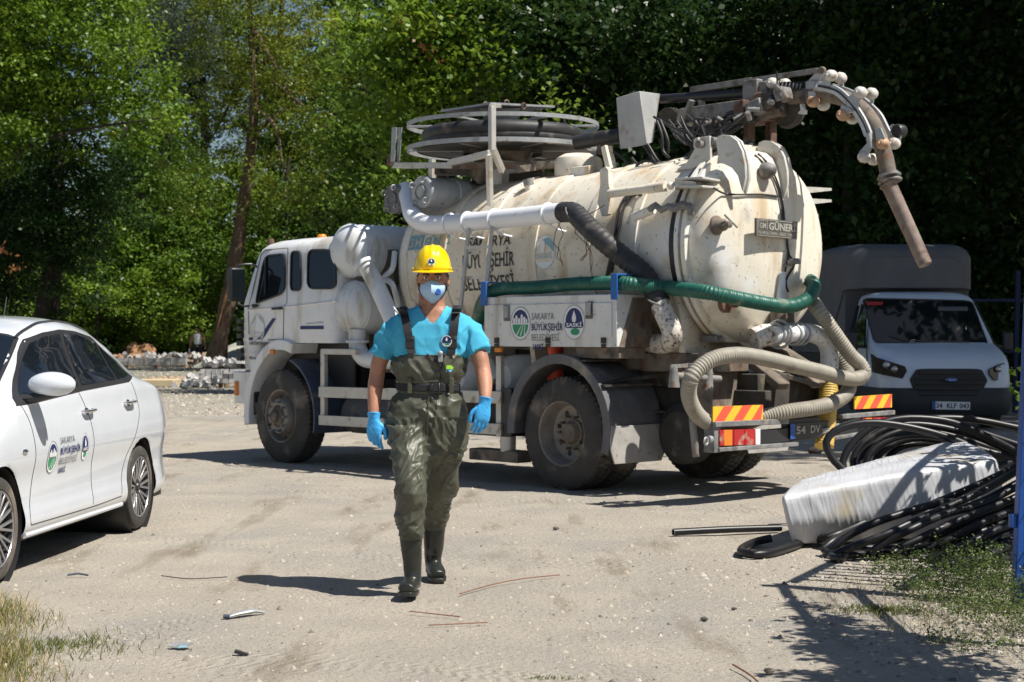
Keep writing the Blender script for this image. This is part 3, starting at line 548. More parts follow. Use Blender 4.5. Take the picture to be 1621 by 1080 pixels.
# lower right weeds
c = [(gp(x, y)[:], (.16, .14, h)) for x, y, h in ((1440, 935, .09), (1480, 945, .12), (1520, 950, .12), (1560, 955, .13), (1595, 965, .12), (1470, 970, .07), (1540, 985, .08), (1600, 1000, .08), (1410, 905, .06), (1500, 915, .12), (1550, 925, .14), (1590, 930, .14), (1445, 905, .08), (1640, 960, .14), (1650, 1000, .12), (1500, 1015, .04), (1570, 1030, .04))]
P_, Tn = cloud([((x, y, h*.75), (a*1.1, b_, h*1.1)) for (x, y, z), (a, b_, h) in c], 62000, 81, .03, 16); P_[:, 2] = np.abs(P_[:, 2]); me = leaf_mesh('weeds', P_, .018, Tn, .6, .55, 8); me.materials.append(LM['weed']); o = bpy.data.objects.new('weeds', me); COL.objects.link(o); tag(o, 'low green weeds growing at the foot of the blue post', 'weeds', kind='stuff')
n = 2600; X = rng.uniform(1.7, 3.0, n); Y = rng.uniform(7.0, 9.3, n); kk = (X-1.65)*.9+.25*np.sin(Y*5)+.2*rng.normal(size=n) > .35; X, Y = X[kk], Y[kk]; nn = len(X)
blades('dry_grass', X, Y, rng.uniform(.015, .07, nn), np.full(nn, .0017), np.where(rng.uniform(0, 1, nn) < .6, rng.uniform(.55, 1, nn), rng.uniform(0, .5, nn)), 9, 'short dry grass between the weeds and the fence shadow', .8)
n = 900; q = gp(1395, 965); X = rng.normal(q.x, .13, n); Y = rng.normal(q.y, .09, n); blades('dry_grass', X, Y, rng.uniform(.01, .035, n), np.full(n, .002), rng.uniform(0, .5, n), 10, 'small patch of green grass on the shaded gravel', .8)
n = 160; q = gp(875, 1072); X = rng.normal(q.x, .06, n); Y = rng.normal(q.y, .02, n); blades('grass_verge', X, Y, rng.uniform(.004, .014, n), np.full(n, .0016), rng.uniform(0, .5, n), 12, 'tiny grass tuft at the bottom edge below the worker', .8)
# ================================================================== the tanker lorry
truck = thing('vacuum_tanker_truck', 'old white sewer suction tanker lorry with cream tank, hose reel and boom', 'truck', (TO.x, TO.y, 0), math.atan2(TD.y, TD.x))
def C(ox, oy, s): return lambda x, y, t: T(ox+x/s, oy+y/s, t)
C1 = C(360, 330, 2.51); C3 = C(600, 100, 2.8425); C4 = C(960, 90, 2.7685); C5 = C(740, 430, 2.918); C6 = C(1040, 430, 3.2725); C9 = C(1150, 90, 4.768)
def A6(x, y, a): return TA(1040+x/3.2725, 430+y/3.2725, a)
def A4(x, y, a): return TA(960+x/2.7685, 90+y/2.7685, a)
def tb(mb, a0, a1, t0, t1, z0, z1): return mb.box(P(a0, t0, z0), P(a1, t1, z1))
def tobj(mb, name, m, parent=None, bevel=0, angle=35): return mb.obj(name, m, parent or truck, bevel, angle)
AX = Vector((1, 0, 0)); TX = Vector((0, -1, 0))     # forward; across
WB = 4.37; WR = .515

M['mud2'] = mat('pale_dusty_flap', (.34,.33,.31), .6, var=.15, vs=6, dirt=[(DUST,.35,4),(RUST,.2,20)])
# --- wheels
def tyre(mb, t, w, a, r=WR, n=110):
    prof = [(.29, .02), (.30, 0), (.38, -.004), (.455, .006), (r-.028, .022), (r-.004, .034), (r, .05), (r, w*.34), (r-.014, w*.36), (r-.014, w*.39), (r, w*.41), (r, w*.59),
            (r-.014, w*.61), (r-.014, w*.64), (r, w*.66), (r, w-.05), (r-.004, w-.034), (r-.028, w-.022), (.455, w-.006), (.38, w+.004), (.30, w), (.29, w-.02)]
    def lug(k, j):
        if k in (5, 6, 7, 14, 15, 16): return 1 if (j % 4) < 3 else .962
        if k in (10, 11): return 1 if ((j+2) % 4) < 3 else .97
        return 1
    mb.lathe(prof, P(a, t, r-.008), TX, n*2, mod=lug)
def rear_wheel(side):
    t0 = 0 if side == 0 else 2.46; s = 1 if side == 0 else -1
    w = tobj(MB(), 'wheel', M['rim']) ; mb = MB()
    ax = TX*s
    o = P(0, t0, WR-.008)
    pr = [(.295, .0), (.30, .012), (.285, .02), (.275, .06), (.262, .12), (.255, .165), (.235, .178), (.13, .18), (.12, .15), (.11, .145)]
    mb.lathe(pr, o, ax, 48)
    w.data = mb.mesh('rim', [M['rim']]); w.name = 'wheel'
    h = MB()
    for k in range(8):
        an = 2*PI*k/8+.3; h.cyl(o+ax*.176+Vector((math.cos(an)*.195, 0, math.sin(an)*.195)), o+ax*.186+Vector((math.cos(an)*.195, 0, math.sin(an)*.195)), .026, n=14)
    hl = h.obj('hand_hole', M['blackplastic'], w)
    for k, q in enumerate((0, 1)):
        b = MB(); tt = t0+s*(.01+q*.31)
        tyre(b, tt if s > 0 else tt-.28, .28, 0); b.obj('tyre', M['rubber'], w)
    b = MB(); b.lathe([(0, .085), (.06, .09), (.085, .10), (.10, .13), (.115, .15), (.125, .185)], o, ax, 28); b.obj('hub', M['dusty'], w)
    for k in range(10):
        an = 2*PI*k/10; c = o+ax*.14+Vector((math.cos(an)*.15, 0, math.sin(an)*.15))
        b = MB(); b.cyl(c+ax*.04, c-ax*.03, .016, .012, n=6); b.obj('wheel_nut', M['dusty'], w)
rear_wheel(0); rear_wheel(1)
def front_wheel(t0, s):
    w = tobj(MB(), 'wheel', M['rim']); mb = MB(); ax = TX*s; o = P(WB, t0, WR-.008)
    mb.lathe([(.295, .0), (.30, .012), (.28, .02), (.268, .05), (.262, .10), (.245, .125), (.22, .11), (.205, .06), (.195, .0), (.185, -.02), (.14, -.025), (.12, -.02)], o, ax, 48)
    w.data = mb.mesh('rim', [M['rim']])
    b = MB(); tyre(b, (t0+.01) if s > 0 else t0-.30, .29, WB); b.obj('tyre', M['rubber'], w)
    b = MB(); b.lathe([(0, -.10), (.035, -.10), (.06, -.085), (.065, -.05), (.09, -.045), (.11, -.03), (.125, .0)], o, ax, 28); b.obj('hub', M['dusty'], w)
    for k in range(10):
        an = 2*PI*k/10; c = o-ax*.02+Vector((math.cos(an)*.165, 0, math.sin(an)*.165))
        b = MB(); b.cyl(c+ax*.04, c-ax*.055, .017, .013, n=6); b.obj('wheel_nut', M['greysteel'], w)
    h = MB()
    for k in range(8):
        an = 2*PI*k/8+.2; h.cyl(o+ax*.128+Vector((math.cos(an)*.236, 0, math.sin(an)*.236)), o+ax*.112+Vector((math.cos(an)*.236, 0, math.sin(an)*.236)), .022, n=12)
    h.obj('hand_hole', M['blackplastic'], w)
front_wheel(0, 1); front_wheel(2.4, -1)

# --- chassis
for t in (.78, 1.68):
    mb = MB(); tb(mb, -1.75, 5.15, t-.04, t+.04, .66, .92); tobj(mb, 'chassis_rail', M['darkgrime'], bevel=.01)
for a in (-1.2, -.62, .75, 1.6, 2.6, 3.5):
    mb = MB(); tb(mb, a-.05, a+.05, .82, 1.64, .70, .88); tobj(mb, 'cross_member', M['darkgrime'], bevel=.01)
for a in (0, WB):
    mb = MB(); mb.cyl(P(a, .3, .5), P(a, 2.2, .5), .085, n=14); mb.sphere(P(a, 1.25, .5), (.22, .2, .22)); tobj(mb, 'axle', M['darkgrime'])
for t in (.62, 1.84):
    for a, L in ((0, .75), (WB, .7)):
        mb = MB()
        for k in range(5): tb(mb, a-L+k*.1, a+L-k*.1, t-.045, t+.045, .70-k*.02, .717-k*.02)
        tobj(mb, 'leaf_spring', M['darkgrime'])
mb = MB(); tb(mb, 1.0, 1.75, .25, .8, .42, .80); tobj(mb, 'battery_box', M['darkgrime'], bevel=.02)
mb = MB(); mb.cyl(P(3.55, .42, .55), P(2.5, .42, .55), .21, n=24); tobj(mb, 'fuel_tank', M['mud'], bevel=.02)
for k, (a, t) in enumerate(((1.95, .45), (1.45, .62))):
    mb = MB(); mb.lathe([(0, -.5), (.12, -.48), (.2, -.4), (.22, -.3), (.22, .3), (.2, .4), (.12, .48), (0, .5)], P(a, t+.5, .98), TX, 28); tobj(mb, 'water_cylinder', M['cyl'])
mb = MB(); mb.tube([P(1.9, .55, 1.15), P(1.7, .4, 1.3), P(1.35, .3, 1.15), P(1.2, .3, .95)], .07, 14, .05); tobj(mb, 'water_pipe', M['cyl'])
mb = MB(); tb(mb, 1.0, 3.4, 1.2, 1.24, .35, 1.25); tobj(mb, 'underbody_shade_sheet', M['darkgrime'])  # added dark sheet stands for the shade beneath the tank
mb = MB(); mb.cyl(P(.85, .5, .46), P(.85, 1.1, .46), .13, n=18); mb.cyl(P(2.2, .9, .5), P(.3, 1.2, .5), .06, n=12); tobj(mb, 'drive_shaft', M['darkgrime'])
mb = MB(); mb.lathe([(0, 0), (.2, .0), (.27, .05), (.27, .2), (.2, .25), (0, .25)], P(-.92, .55, .52), TX, 30); tobj(mb, 'spare_tyre', M['rubber'])
# saddle / subframe under the barrel
mb = MB(); tb(mb, -1.35, 2.7, .80, .92, .92, 1.06); tb(mb, -1.35, 2.7, 1.58, 1.70, .92, 1.06); tobj(mb, 'subframe', M['dusty'], bevel=.01)
for a in (-1.0, -.1, .9, 1.9, 2.6):
    mb = MB(); mb.hexa([P(a-.03, .55, 1.05), P(a+.03, .55, 1.05), P(a+.03, 1.95, 1.05), P(a-.03, 1.95, 1.05), P(a-.03, .42, 1.75), P(a+.03, .42, 1.75), P(a+.03, 2.08, 1.75), P(a-.03, 2.08, 1.75)])
    tobj(mb, 'saddle', M['tank'])
for t in (.98, 1.5):
    mb = MB(); mb.bar(P(-1.0, t, 1.42), P(-1.75, t, .95), .16, .07); tobj(mb, 'tipping_strut', M['dusty'], bevel=.01)

# --- barrel
TR_, TC = .865, 1.23
def zc(a): return 2.10+(2.77-a)*.022
mb = MB(); rs = []
prof = [(2.98, .05), (2.96, .35), (2.90, .62), (2.84, .78), (2.77, .85), (2.70, TR_), (2.0, TR_), (1.0, TR_), (0, TR_), (-.9, TR_), (-1.12, TR_)]
for a, r in prof: rs.append([P(a, TC-r*math.cos(q), zc(a)+r*math.sin(q)) for q in [2*PI*i/72 for i in range(72)]])
mb.rings(rs); barrel = tobj(mb, 'barrel', M['tank'], angle=50)
def ring_at(a, r, w, h, name='stiffening_ring', m='tank', par=None):
    b = MB(); n = 72; rr = []
    for x, y in ((-w/2, 0), (-w/2, h), (w/2, h), (w/2, 0)):
        rr.append([P(a+x, TC-(r-.005+y)*math.cos(2*PI*i/n), zc(a)+(r-.005+y)*math.sin(2*PI*i/n)) for i in range(n)])
    b.rings(rr, cap=False); return b.obj(name, M[m], par or barrel, bevel=.004)
for a in (2.66, 2.06, 1.42, .74, .02, -.55): ring_at(a, TR_, .09, .022)
ring_at(-1.03, TR_, .10, .012, 'flange_seal', 'blackplastic'); ring_at(-1.10, TR_, .045, .06, 'barrel_flange'); ring_at(-1.18, TR_, .05, .06, 'door_flange')
# domed rear door
def zr(a): return zc(-1.15)
mb = MB(); rs = []
for a, r in ((-1.15, .865), (-1.25, .865), (-1.33, .845), (-1.40, .79), (-1.445, .71), (-1.48, .58), (-1.50, .45), (-1.515, .3), (-1.525, .15), (-1.53, .02)):
    rs.append([P(a, TC-r*math.cos(2*PI*i/72), zr(a)+r*math.sin(2*PI*i/72)) for i in range(72)])
mb.rings(rs); door = tobj(mb, 'rear_door', M['tank'], angle=60)
def door_a(t, z):   # depth of the door's outside at (t, z)
    r = math.hypot(t-TC, z-zr(0)); q = [(.02, -1.53), (.15, -1.525), (.3, -1.515), (.45, -1.50), (.58, -1.48), (.71, -1.445), (.79, -1.40), (.845, -1.33), (.865, -1.25)]
    for (r0, a0), (r1, a1) in zip(q, q[1:]):
        if r <= r1: return a0+(a1-a0)*max(0, (r-r0)/(r1-r0))
    return -1.2
def on_door(x, y, out=0):   # point on the door surface seen at photo pixel
    a = -1.5
    for _ in range(12):
        p = TA(x, y, a); a = door_a(-p.y, p.z)
    return TA(x, y, a-out)
# clamps round the door
for q in (200, 235, 300, 335, 20, 160):
    an = math.radians(q); c = P(-1.14, TC-.95*math.cos(an), zr(0)+.95*math.sin(an)); b = MB()
    b.bar(c+Vector((.09, 0, 0)), c-Vector((.09, 0, 0)), .09, .06); b.cyl(c+Vector((.1, 0, .0)), c-Vector((.14, 0, 0)), .018, n=8)
    tobj(b, 'door_clamp', M['greysteel'], bevel=.006)
# surface of the barrel from pixels
_ci = Matrix.Rotation(-math.atan2(TD.y, TD.x), 3, 'Z') @ (Vector((0, 0, H))-TO)
def TS(x, y):
    d = (TA(x, y, -3)-_ci)
    lo = None
    prev = None
    for i in range(4000):
        p = _ci+d*(i*.0005+.6)
        if math.hypot(-p.y-TC, p.z-zc(p.x)) < TR_ and p.x < 2.9 and p.x > -1.2:
            return p.x, math.atan2(p.z-zc(p.x), TC+p.y)
    p = T(x, y, .4); return p.x, 0.0
def Bf(a0, ph0):
    def f(u, v, d):
        a = a0-u; ph = ph0+v/TR_; r = TR_+d+.002
        return P(a, TC-r*math.cos(ph), zc(a)+r*math.sin(ph))
    return f
# lettering on the barrel
mb = MB()
for s, x0, y0, x1, hp in (('SAKARYA', 741, 391, 808, .105), ('BÜYÜKŞEHİR', 733, 424, 815, .135), ('BELEDİYESİ', 734, 459, 818, .135)):
    a0, p0 = TS(x0, y0); a1, p1 = TS(x1, y0-2); text(mb, s, Bf(a0, (p0+p1)/2), 0, 0, hp, abs(a0-a1), .012, .004)
mb.obj('lettering', M['printblack'], barrel)
mb = MB(); a0, p0 = TS(643, 393); a1, p1 = TS(706, 393)
f = Bf(a0, p0); W = a0-a1
mb.add([f(-.02, -.03, .002), f(W*.42, -.03, .002), f(W*.42, .13, .002), f(-.02, .13, .002)], [(0, 1, 2, 3)], 0)
text(mb, 'GM', f, .02, .0, .09, W*.36, .02, .006, 1); text(mb, 'GÜNERİ', f, W*.46, .0, .09, W*.62, .03, .004, 0)
mb.obj('maker_lettering', [M['printteal'], M['printpale']], barrel)
mb = MB(); a0, p0 = TS(862, 399); f = Bf(a0, p0); disc(mb, f, 0, 0, .150, .165, .002, 0, 36); disc(mb, f, 0, 0, .150, .165, .003, 2, 36, r_in=.95)
disc(mb, f, .03, .02, .10, .115, .003, 1, 20, a0=-.2, a1=2.2); text(mb, 'SASKİ', f, 0, -.06, .045, .2, .02, .004, 2, center=True)
disc(mb, f, -.02, .05, .03, .06, .004, 0, 16)
mb.obj('emblem', [M['sticker'], M['printteal'], M['printpale']], barrel)
# fittings on top of the barrel
def on_top(a, t): return P(a, t, zc(a)+math.sqrt(max(0, TR_**2-(t-TC)**2)))
mb = MB(); c = on_top(.95, 1.2); mb.lathe([(.24, -.05), (.24, .10), (.22, .15), (.15, .19), (0, .20)], c, (0, 0, 1), 32); tobj(mb, 'manhole_dome', M['tank'])
p = T(924, 272, .95); mb = MB(); mb.cbox(p, (.26, .12, .10)); b_ = tobj(mb, 'junction_box', M['dusty'], bevel=.012); b_.data.materials[0] = M['tank']
p = T(842, 303, .75); mb = MB(); mb.cyl(p-Vector((0, 0, .06)), p+Vector((.02, .02, .06)), .045, n=16); tobj(mb, 'vent_pipe', M['tank'])
mb = MB(); mb.cyl(p+Vector((.02, .02, .06)), p+Vector((.03, .03, .12)), .052, n=16); tobj(mb, 'vent_cap', M['greysteel'])

# --- cab
def ringrect(z, a0, a1, t0, t1, r, n=5):
    out = []
    for (ca, ct, s) in ((a1-r, t1-r, 0), (a0+r, t1-r, 1), (a0+r, t0+r, 2), (a1-r, t0+r, 3)):
        for k in range(n):
            q = PI/2*(s+k/(n-1)); out.append(P(ca+r*math.cos(q), ct+r*math.sin(q), z))
    return out
CB = 3.46
mb = MB()
mb.rings([ringrect(1.31, CB, 5.20, .06, 2.40, .10), ringrect(1.36, CB, 5.21, .05, 2.41, .10), ringrect(1.75, CB, 5.20, .05, 2.41, .10), ringrect(1.80, CB, 5.185, .055, 2.405, .10),
          ringrect(2.28, CB, 5.02, .12, 2.34, .10), ringrect(2.36, CB+.01, 4.98, .14, 2.32, .12), ringrect(2.41, CB+.03, 4.92, .18, 2.28, .14), ringrect(2.45, CB+.08, 4.82, .26, 2.20, .16), ringrect(2.475, CB+.2, 4.65, .40, 2.05, .18)])
cab = tobj(mb, 'cab', M['cab'], angle=40)
mb = MB(); mb.rings([ringrect(1.0, 4.88, 5.19, .07, 2.39, .08), ringrect(1.36, 4.88, 5.21, .05, 2.41, .08)]); mb.obj('cab_step_panel', M['cab'], cab)
mb = MB(); mb.rings([ringrect(.62, 5.0, 5.34, .04, 2.42, .05), ringrect(.98, 5.0, 5.36, .03, 2.43, .05)]); tobj(mb, 'front_bumper', M['cab'], bevel=.01)
mb = MB(); tb(mb, 5.20, 5.24, .3, 2.1, 1.05, 1.55)
for k in range(6): tb(mb, 5.235, 5.26, .25, 2.15, 1.08+k*.075, 1.12+k*.075)
tobj(mb, 'grille', M['blackplastic'])
mb = MB(); tb(mb, 4.75, 4.95, .06, .25, .52, .64); tb(mb, 4.93, 4.95, .05, .28, .50, 1.02); tobj(mb, 'step', M['darkgrime'], bevel=.008)
mb = MB()
for k in range(7): tb(mb, 5.15, 5.235, .015, .07, 1.02+k*.085, 1.07+k*.085)
tobj(mb, 'corner_grille', M['blackplastic'])
def cab_t(z): return .05 if z < 1.76 else (.05+(z-1.8)*.146 if z > 1.8 else .052)
def Cs(x, y, out=.0):
    t = .08
    for _ in range(4): p = C1(x, y, t); t = cab_t(p.z)-out
    return C1(x, y, t)
def rounded(pts, k=.22, n=4):
    out = []
    m = len(pts)
    for i in range(m):
        a, b, c = Vector(pts[i-1]), Vector(pts[i]), Vector(pts[(i+1) % m])
        p = b.lerp(a, k); q = b.lerp(c, k)
        for j in range(n+1):
            s = j/n; out.append((p.lerp(b, s)).lerp(b.lerp(q, s), s))
    return out
def cab_window(pts, name='window', seal=.022):
    pts = rounded([Vector((x, y)) for x, y in pts])
    ins = [Cs(x, y, .012) for x, y in pts]
    b = MB(); b.prism([Cs(x, y, .006) for x, y in pts], (0, -.02, 0)); w = b.obj(name, M['glass'], cab)
    b = MB(); b.tube(ins+[ins[0], ins[1]], seal*.5, 6, cap=False); b.obj('window_seal', M['blackplastic'], w)
    return w
cab_window([(112, 375), (147, 190), (229, 180), (227, 334), (128, 372)])
cab_window([(250, 325), (253, 172), (290, 172), (290, 325)])
cab_window([(317, 318), (320, 166), (398, 164), (428, 200), (430, 318)])
b = MB(); b.bar(Cs(150, 196, .02), Cs(148, 342, .02), .02, .02); b.obj('quarter_light_bar', M['blackplastic'], cab)
b = MB(); pts = [P(5.19+.01, .28, 1.82), P(5.19+.01, 2.18, 1.82), P(5.04, 2.12, 2.30), P(5.04, .34, 2.30)]; b.prism(pts, (.012, 0, 0)); b.obj('windscreen', M['glass'], cab)
# door: seams, handle
b = MB(); sm = [(86, 500), (82, 400), (100, 330), (135, 180), (150, 165), (240, 158), (236, 375), (224, 390), (222, 521)]
b.tube([Cs(x, y, .002) for x, y in sm], .005, 5); b.tube([Cs(222, 521, .002), Cs(160, 523, .002)], .005, 5); b.obj('door_seam', M['darkgrime'], cab)
b = MB(); b.tube([Cs(82, 404, .006), Cs(230, 392, .006), Cs(410, 372, .006), Cs(432, 372, .006)], .012, 6, .05); b.obj('waist_moulding', M['cab'], cab)
b = MB(); b.bar(Cs(178, 399, .035), Cs(216, 396, .035), .03, .028); b.bar(Cs(208, 397, .0), Cs(208, 397, .05), .03, .03); b.obj('door_handle', M['blackplastic'], cab, bevel=.006)
b = MB(); b.tube([Cs(100, 385, .01), Cs(118, 386, .03), Cs(102, 392, .04)], .016, 6); b.obj('door_hinge', M['blackplastic'], cab)
def Cf(x, y):   # print plane on the cab side, origin at crop pixel
    p = Cs(x, y)
    def f(u, v, d):
        z = p.z+v; return P(p.x-u, cab_t(z)-d, z)
    return f
b = MB()
f0 = Cf(85, 525)
for q in ([(85, 513), (85, 524), (103, 524), (103, 511)], [(108, 524), (128, 508), (178, 437), (193, 437), (146, 512), (138, 520)], [(289, 467), (289, 481), (382, 480), (382, 466)]):
    b = MB(); b.add([Cs(x, y, .004) for x, y in q], [tuple(range(len(q)))]); b.obj('side_stripe', M['navy'], cab)
b = MB(); b.add([Cs(x, y, .003) for x, y in ((312, 455), (380, 448), (381, 456), (313, 461))], [(0, 1, 2, 3)]); b.obj('side_stripe', M['printpale'], cab)
b = MB(); f = Cf(121, 478); disc(b, f, 0, 0, .135, .165, .004, 0); disc(b, f, 0, .01, .11, .135, .005, 1, a0=.1*PI, a1=.48*PI); disc(b, f, 0, .01, .11, .135, .005, 1, a0=.55*PI, a1=.93*PI)
text(b, 'SAKARYA', f, 0, -.06, .03, .16, 0, .006, 2, center=True); text(b, 'BELEDİYESİ', f, 0, -.10, .025, .14, 0, .006, 2, center=True); disc(b, f, 0, 0, .135, .165, .005, 2, r_in=.95)
b.obj('emblem', [M['cab'], M['printteal'], M['printpale']], cab)
b = MB(); p = Cs(89, 542); f = lambda u, v, d: P(p.x-u, .045-d, p.z+v)
text(b, 'RESMİ HİZMETE MAHSUSTUR', f, 0, 0, .035, .40, .015, .003); q = Cs(90, 600); f2 = lambda u, v, d: P(q.x-u, .045-d, q.z+v)
text(b, 'Mercedes', f2, 0, 0, .036, .20, .02, .003)
b.obj('lettering', M['printblack'], cab); b = MB(); q3 = Cs(92, 577); f3 = lambda u, v, d: P(q3.x-u, .045-d, q3.z+v); text(b, 'Turbo', f3, 0, 0, .035, .13, .0, .003); b.obj('lettering', M['printpale'], cab)
# mirror
mb = MB(); c = C1(35, 303, -.16); tb(mb, c.x-.05, c.x+.05, -.26, -.06, c.z-.19, c.z+.19); mir = tobj(mb, 'mirror', M['blackplastic'], bevel=.03)
mb = MB(); tb(mb, c.x-.056, c.x-.05, -.24, -.08, c.z-.17, c.z+.17); mb.obj('mirror_glass', M['glass'], mir)
mb = MB(); mb.tube([C1(115, 232, .10), C1(95, 222, 0), C1(50, 225, -.12), C1(33, 240, -.16)], .013, 8, .05); tobj(mb, 'mirror_arm', M['blackplastic']); mb = MB(); mb.tube([C1(85, 388, .06), C1(60, 388, -.1), C1(40, 376, -.16)], .012, 8, .05); tobj(mb, 'mirror_arm', M['blackplastic'])
mb = MB(); p = C1(173, 132, .5); mb.lathe([(.04, -.05), (.04, .01), (.03, .03), (0, .035)], p, (0, 0, 1), 16); tobj(mb, 'roof_lamp', M['rust'])
mb = MB(); p = C1(375, 106, .9); mb.lathe([(.06, -.04), (.055, -.01), (.04, .008), (0, .01)], p, (0, 0, 1), 20); tobj(mb, 'roof_beacon', M['orange'])
mb = MB(); tb(mb, 3.62, 3.9, 1.4, 1.9, 1.85, 2.0); tobj(mb, 'pillow', M['white'])
# front fender arch
mb = MB(); outer = []; inner = []
for k in range(15):
    q = math.radians(-8+k*(118/14)); outer.append((WB+.70*math.cos(q), .50+.85*math.sin(q))); inner.append((WB+.60*math.cos(q), .50+.735*math.sin(q)))
rr = [[P(a, .0, z), P(a, .46, z), P(a2, .46, z2), P(a2, .0, z2)] for (a, z), (a2, z2) in zip(outer, inner)]
mb.rings(rr); tobj(mb, 'front_fender', M['cab'], bevel=.012)
mb = MB(); tb(mb, CB, 5.1, .35, .42, .75, 1.32); tb(mb, CB, CB+.04, .35, 2.2, .75, 1.35); tobj(mb, 'inner_wheel_arch', M['blackplastic'])
p = C1(182, 570, .0); mb = MB(); mb.cbox(p+Vector((0, .012, 0)), (.075, .03, .05)); tobj(mb, 'side_indicator', M['orange'], bevel=.01)
mb = MB(); p = C1(38, 715, .03); mb.cbox(p+Vector((0, .0, 0)), (.05, .05, .16)); tobj(mb, 'corner_lamp', M['orange'], bevel=.008)
# blue-black mudguard behind the front wheel
mb = MB(); rr = []
for k in range(13):
    q = math.radians(105+k*7.0); a = WB+.62*math.cos(q); z = .50+.66*math.sin(q); a2 = WB+.595*math.cos(q); z2 = .50+.63*math.sin(q)
    rr.append([P(a, .02, z), P(a, .55, z), P(a2, .55, z2), P(a2, .02, z2)])
rr.append([P(WB-.60, .02, .34), P(WB-.60, .55, .34), P(WB-.58, .55, .34), P(WB-.58, .02, .34)])
mb.rings(rr); tobj(mb, 'mudguard', M['bluegrey'], bevel=.006)
# rear mudguards
for t0, t1 in ((-.03, .66), (1.82, 2.5)):
    mb = MB(); rr = []
    for k in range(21):
        q = math.radians(198-k*10.2); c, s = math.cos(q), math.sin(q)
        rr.append([P(.64*c, t0, .55+.66*s), P(.64*c, t1, .55+.66*s), P(.615*c, t1, .55+.635*s), P(.615*c, t0, .55+.635*s)])
    mb.rings(rr); g = tobj(mb, 'mudguard', M['mud'], bevel=.004)
    mb = MB(); rr = []
    for k in range(21):
        q = math.radians(198-k*10.2); c, s = math.cos(q), math.sin(q)
        rr.append([P(.66*c, t0-.012, .55+.68*s), P(.66*c, t0+.05, .55+.68*s), P(.57*c, t0+.02, .55+.59*s), P(.57*c, t0-.012, .55+.59*s)])
    mb.rings(rr); mb.obj('mudguard_lip', M['mud'], g, bevel=.006)
    mb = MB(); mb.prism([P(-.645, t0+.0, .60), P(-.645, t1+.02, .60), P(-.66, t1+.04, .42), P(-.67, t1-.06, .27), P(-.67, t0+.02, .27), P(-.66, t0-.02, .40)], (-.014, 0, 0)); mb.obj('mud_flap', M['mud'], g, bevel=.003).data.materials[0] = M['mud2']
    for q_ in (35, 62):
        q = math.radians(180-q_); mb = MB(); mb.bar(P(.68*math.cos(q), t0, .55+.7*math.sin(q)), P(.68*math.cos(q), t1, .55+.7*math.sin(q)), .05, .02); mb.obj('mudguard_strap', M['darkgrime'], g)
mb = MB(); mb.tube([C5(605, 525, -.02), C5(700, 505, .25), C5(880, 478, .6)], .02, 8); tobj(mb, 'mudguard_stay', M['darkgrime'])
# side guards
mb = MB(); z1, z2 = .79, .49
for z in (z1, z2): 
    mb = MB(); mb.bar(P(3.66, .02, z), P(.80, .02, z+.02), .03, .115 if z == z1 else .105, up=(0, 0, 1)); tobj(mb, 'side_rail', M['alu'], bevel=.004)
for a, ze in ((3.64, 1.24), (.87, 1.20)):
    mb = MB(); tb(mb, a-.035, a+.035, .04, .09, .44, ze); tobj(mb, 'side_post', M['alu'], bevel=.004)
mb = MB(); mb.bar(P(3.66, .06, 1.22), P(3.05, .06, 1.22), .05, .06); tobj(mb, 'side_rail', M['alu'], bevel=.004)
mb = MB(); tb(mb, .68, .82, .03, .06, .45, .90); tobj(mb, 'splash_plate', M['blackplastic'], bevel=.005)
mb = MB(); mb.cyl(P(.82, .12, .44), P(.82, .12, .30), .075, n=18); tobj(mb, 'outrigger_leg', M['alu'])
mb = MB(); tb(mb, .62, 1.3, .05, .24, .20, .31); tobj(mb, 'outrigger_foot', M['dusty'], bevel=.01)
# --- tool box
b0 = T(767, 549, 0); b1 = T(976, 548, 0); AB0, AB1 = b0.x, b1.x; ZB0, ZB1 = 1.29, 1.755
mb = MB(); tb(mb, AB1, AB0, 0, .46, ZB0, ZB1); tool = tobj(mb, 'tool_box', M['white'], bevel=.008)
def Bx(x, y, out=0): return C5(x, y, -out)
def frame_rect(x0, y0, x1, y1, out, mbb): mbb.prism([Bx(x0, y0, 0), Bx(x1, y0, 0), Bx(x1, y1, 0), Bx(x0, y1, 0)], (0, out, 0))
b = MB(); L_ = AB0-AB1
b.box(P(AB1+.05, 0, ZB0+.085), P(AB0-.012, -.012, ZB1-.075)); lid = b.obj('tool_box_door', M['white'], tool, bevel=.003)
for xx, yy in ((183, 191), (563, 179)):
    q = Bx(xx, yy, .012); b = MB(); b.cbox(q+Vector((0, .004, 0)), (.085, .012, .155)); l1 = b.obj('latch', M['greysteel'], tool, bevel=.006)
    b = MB(); b.cbox(q+Vector((0, .013, .01)), (.055, .006, .11)); b.obj('latch_handle', M['galv'], l1, bevel=.002)
for xx in (134, 371, 628):
    q = Bx(xx, 318, .012); b = MB(); b.cbox(q, (.05, .02, .05)); b.cbox(q+Vector((0, .0, -.045)), (.05, .014, .03)); b.obj('hinge', M['darkgrime'], tool, bevel=.003)
q0 = Bx(250, 240); fe = lambda u, v, d: P(q0.x-u, -.013-d, q0.z+v); b = MB(); emblem_city(b, fe, 0, 0, .135, .155); b.obj('emblem', EM(), tool)
q1 = Bx(498, 234); fe1 = lambda u, v, d: P(q1.x-u, -.013-d, q1.z+v); b = MB(); emblem_water(b, fe1, 0, 0, .135, .155); b.obj('emblem', EM(), tool)
q2 = Bx(302, 186); q2b = Bx(446, 186); fe2 = lambda u, v, d: P(q2.x-u, -.013-d, q2.z+v); b = MB(); city_lines(b, fe2, 0, 0, q2.x-q2b.x, .36); b.obj('lettering', EM(), tool)
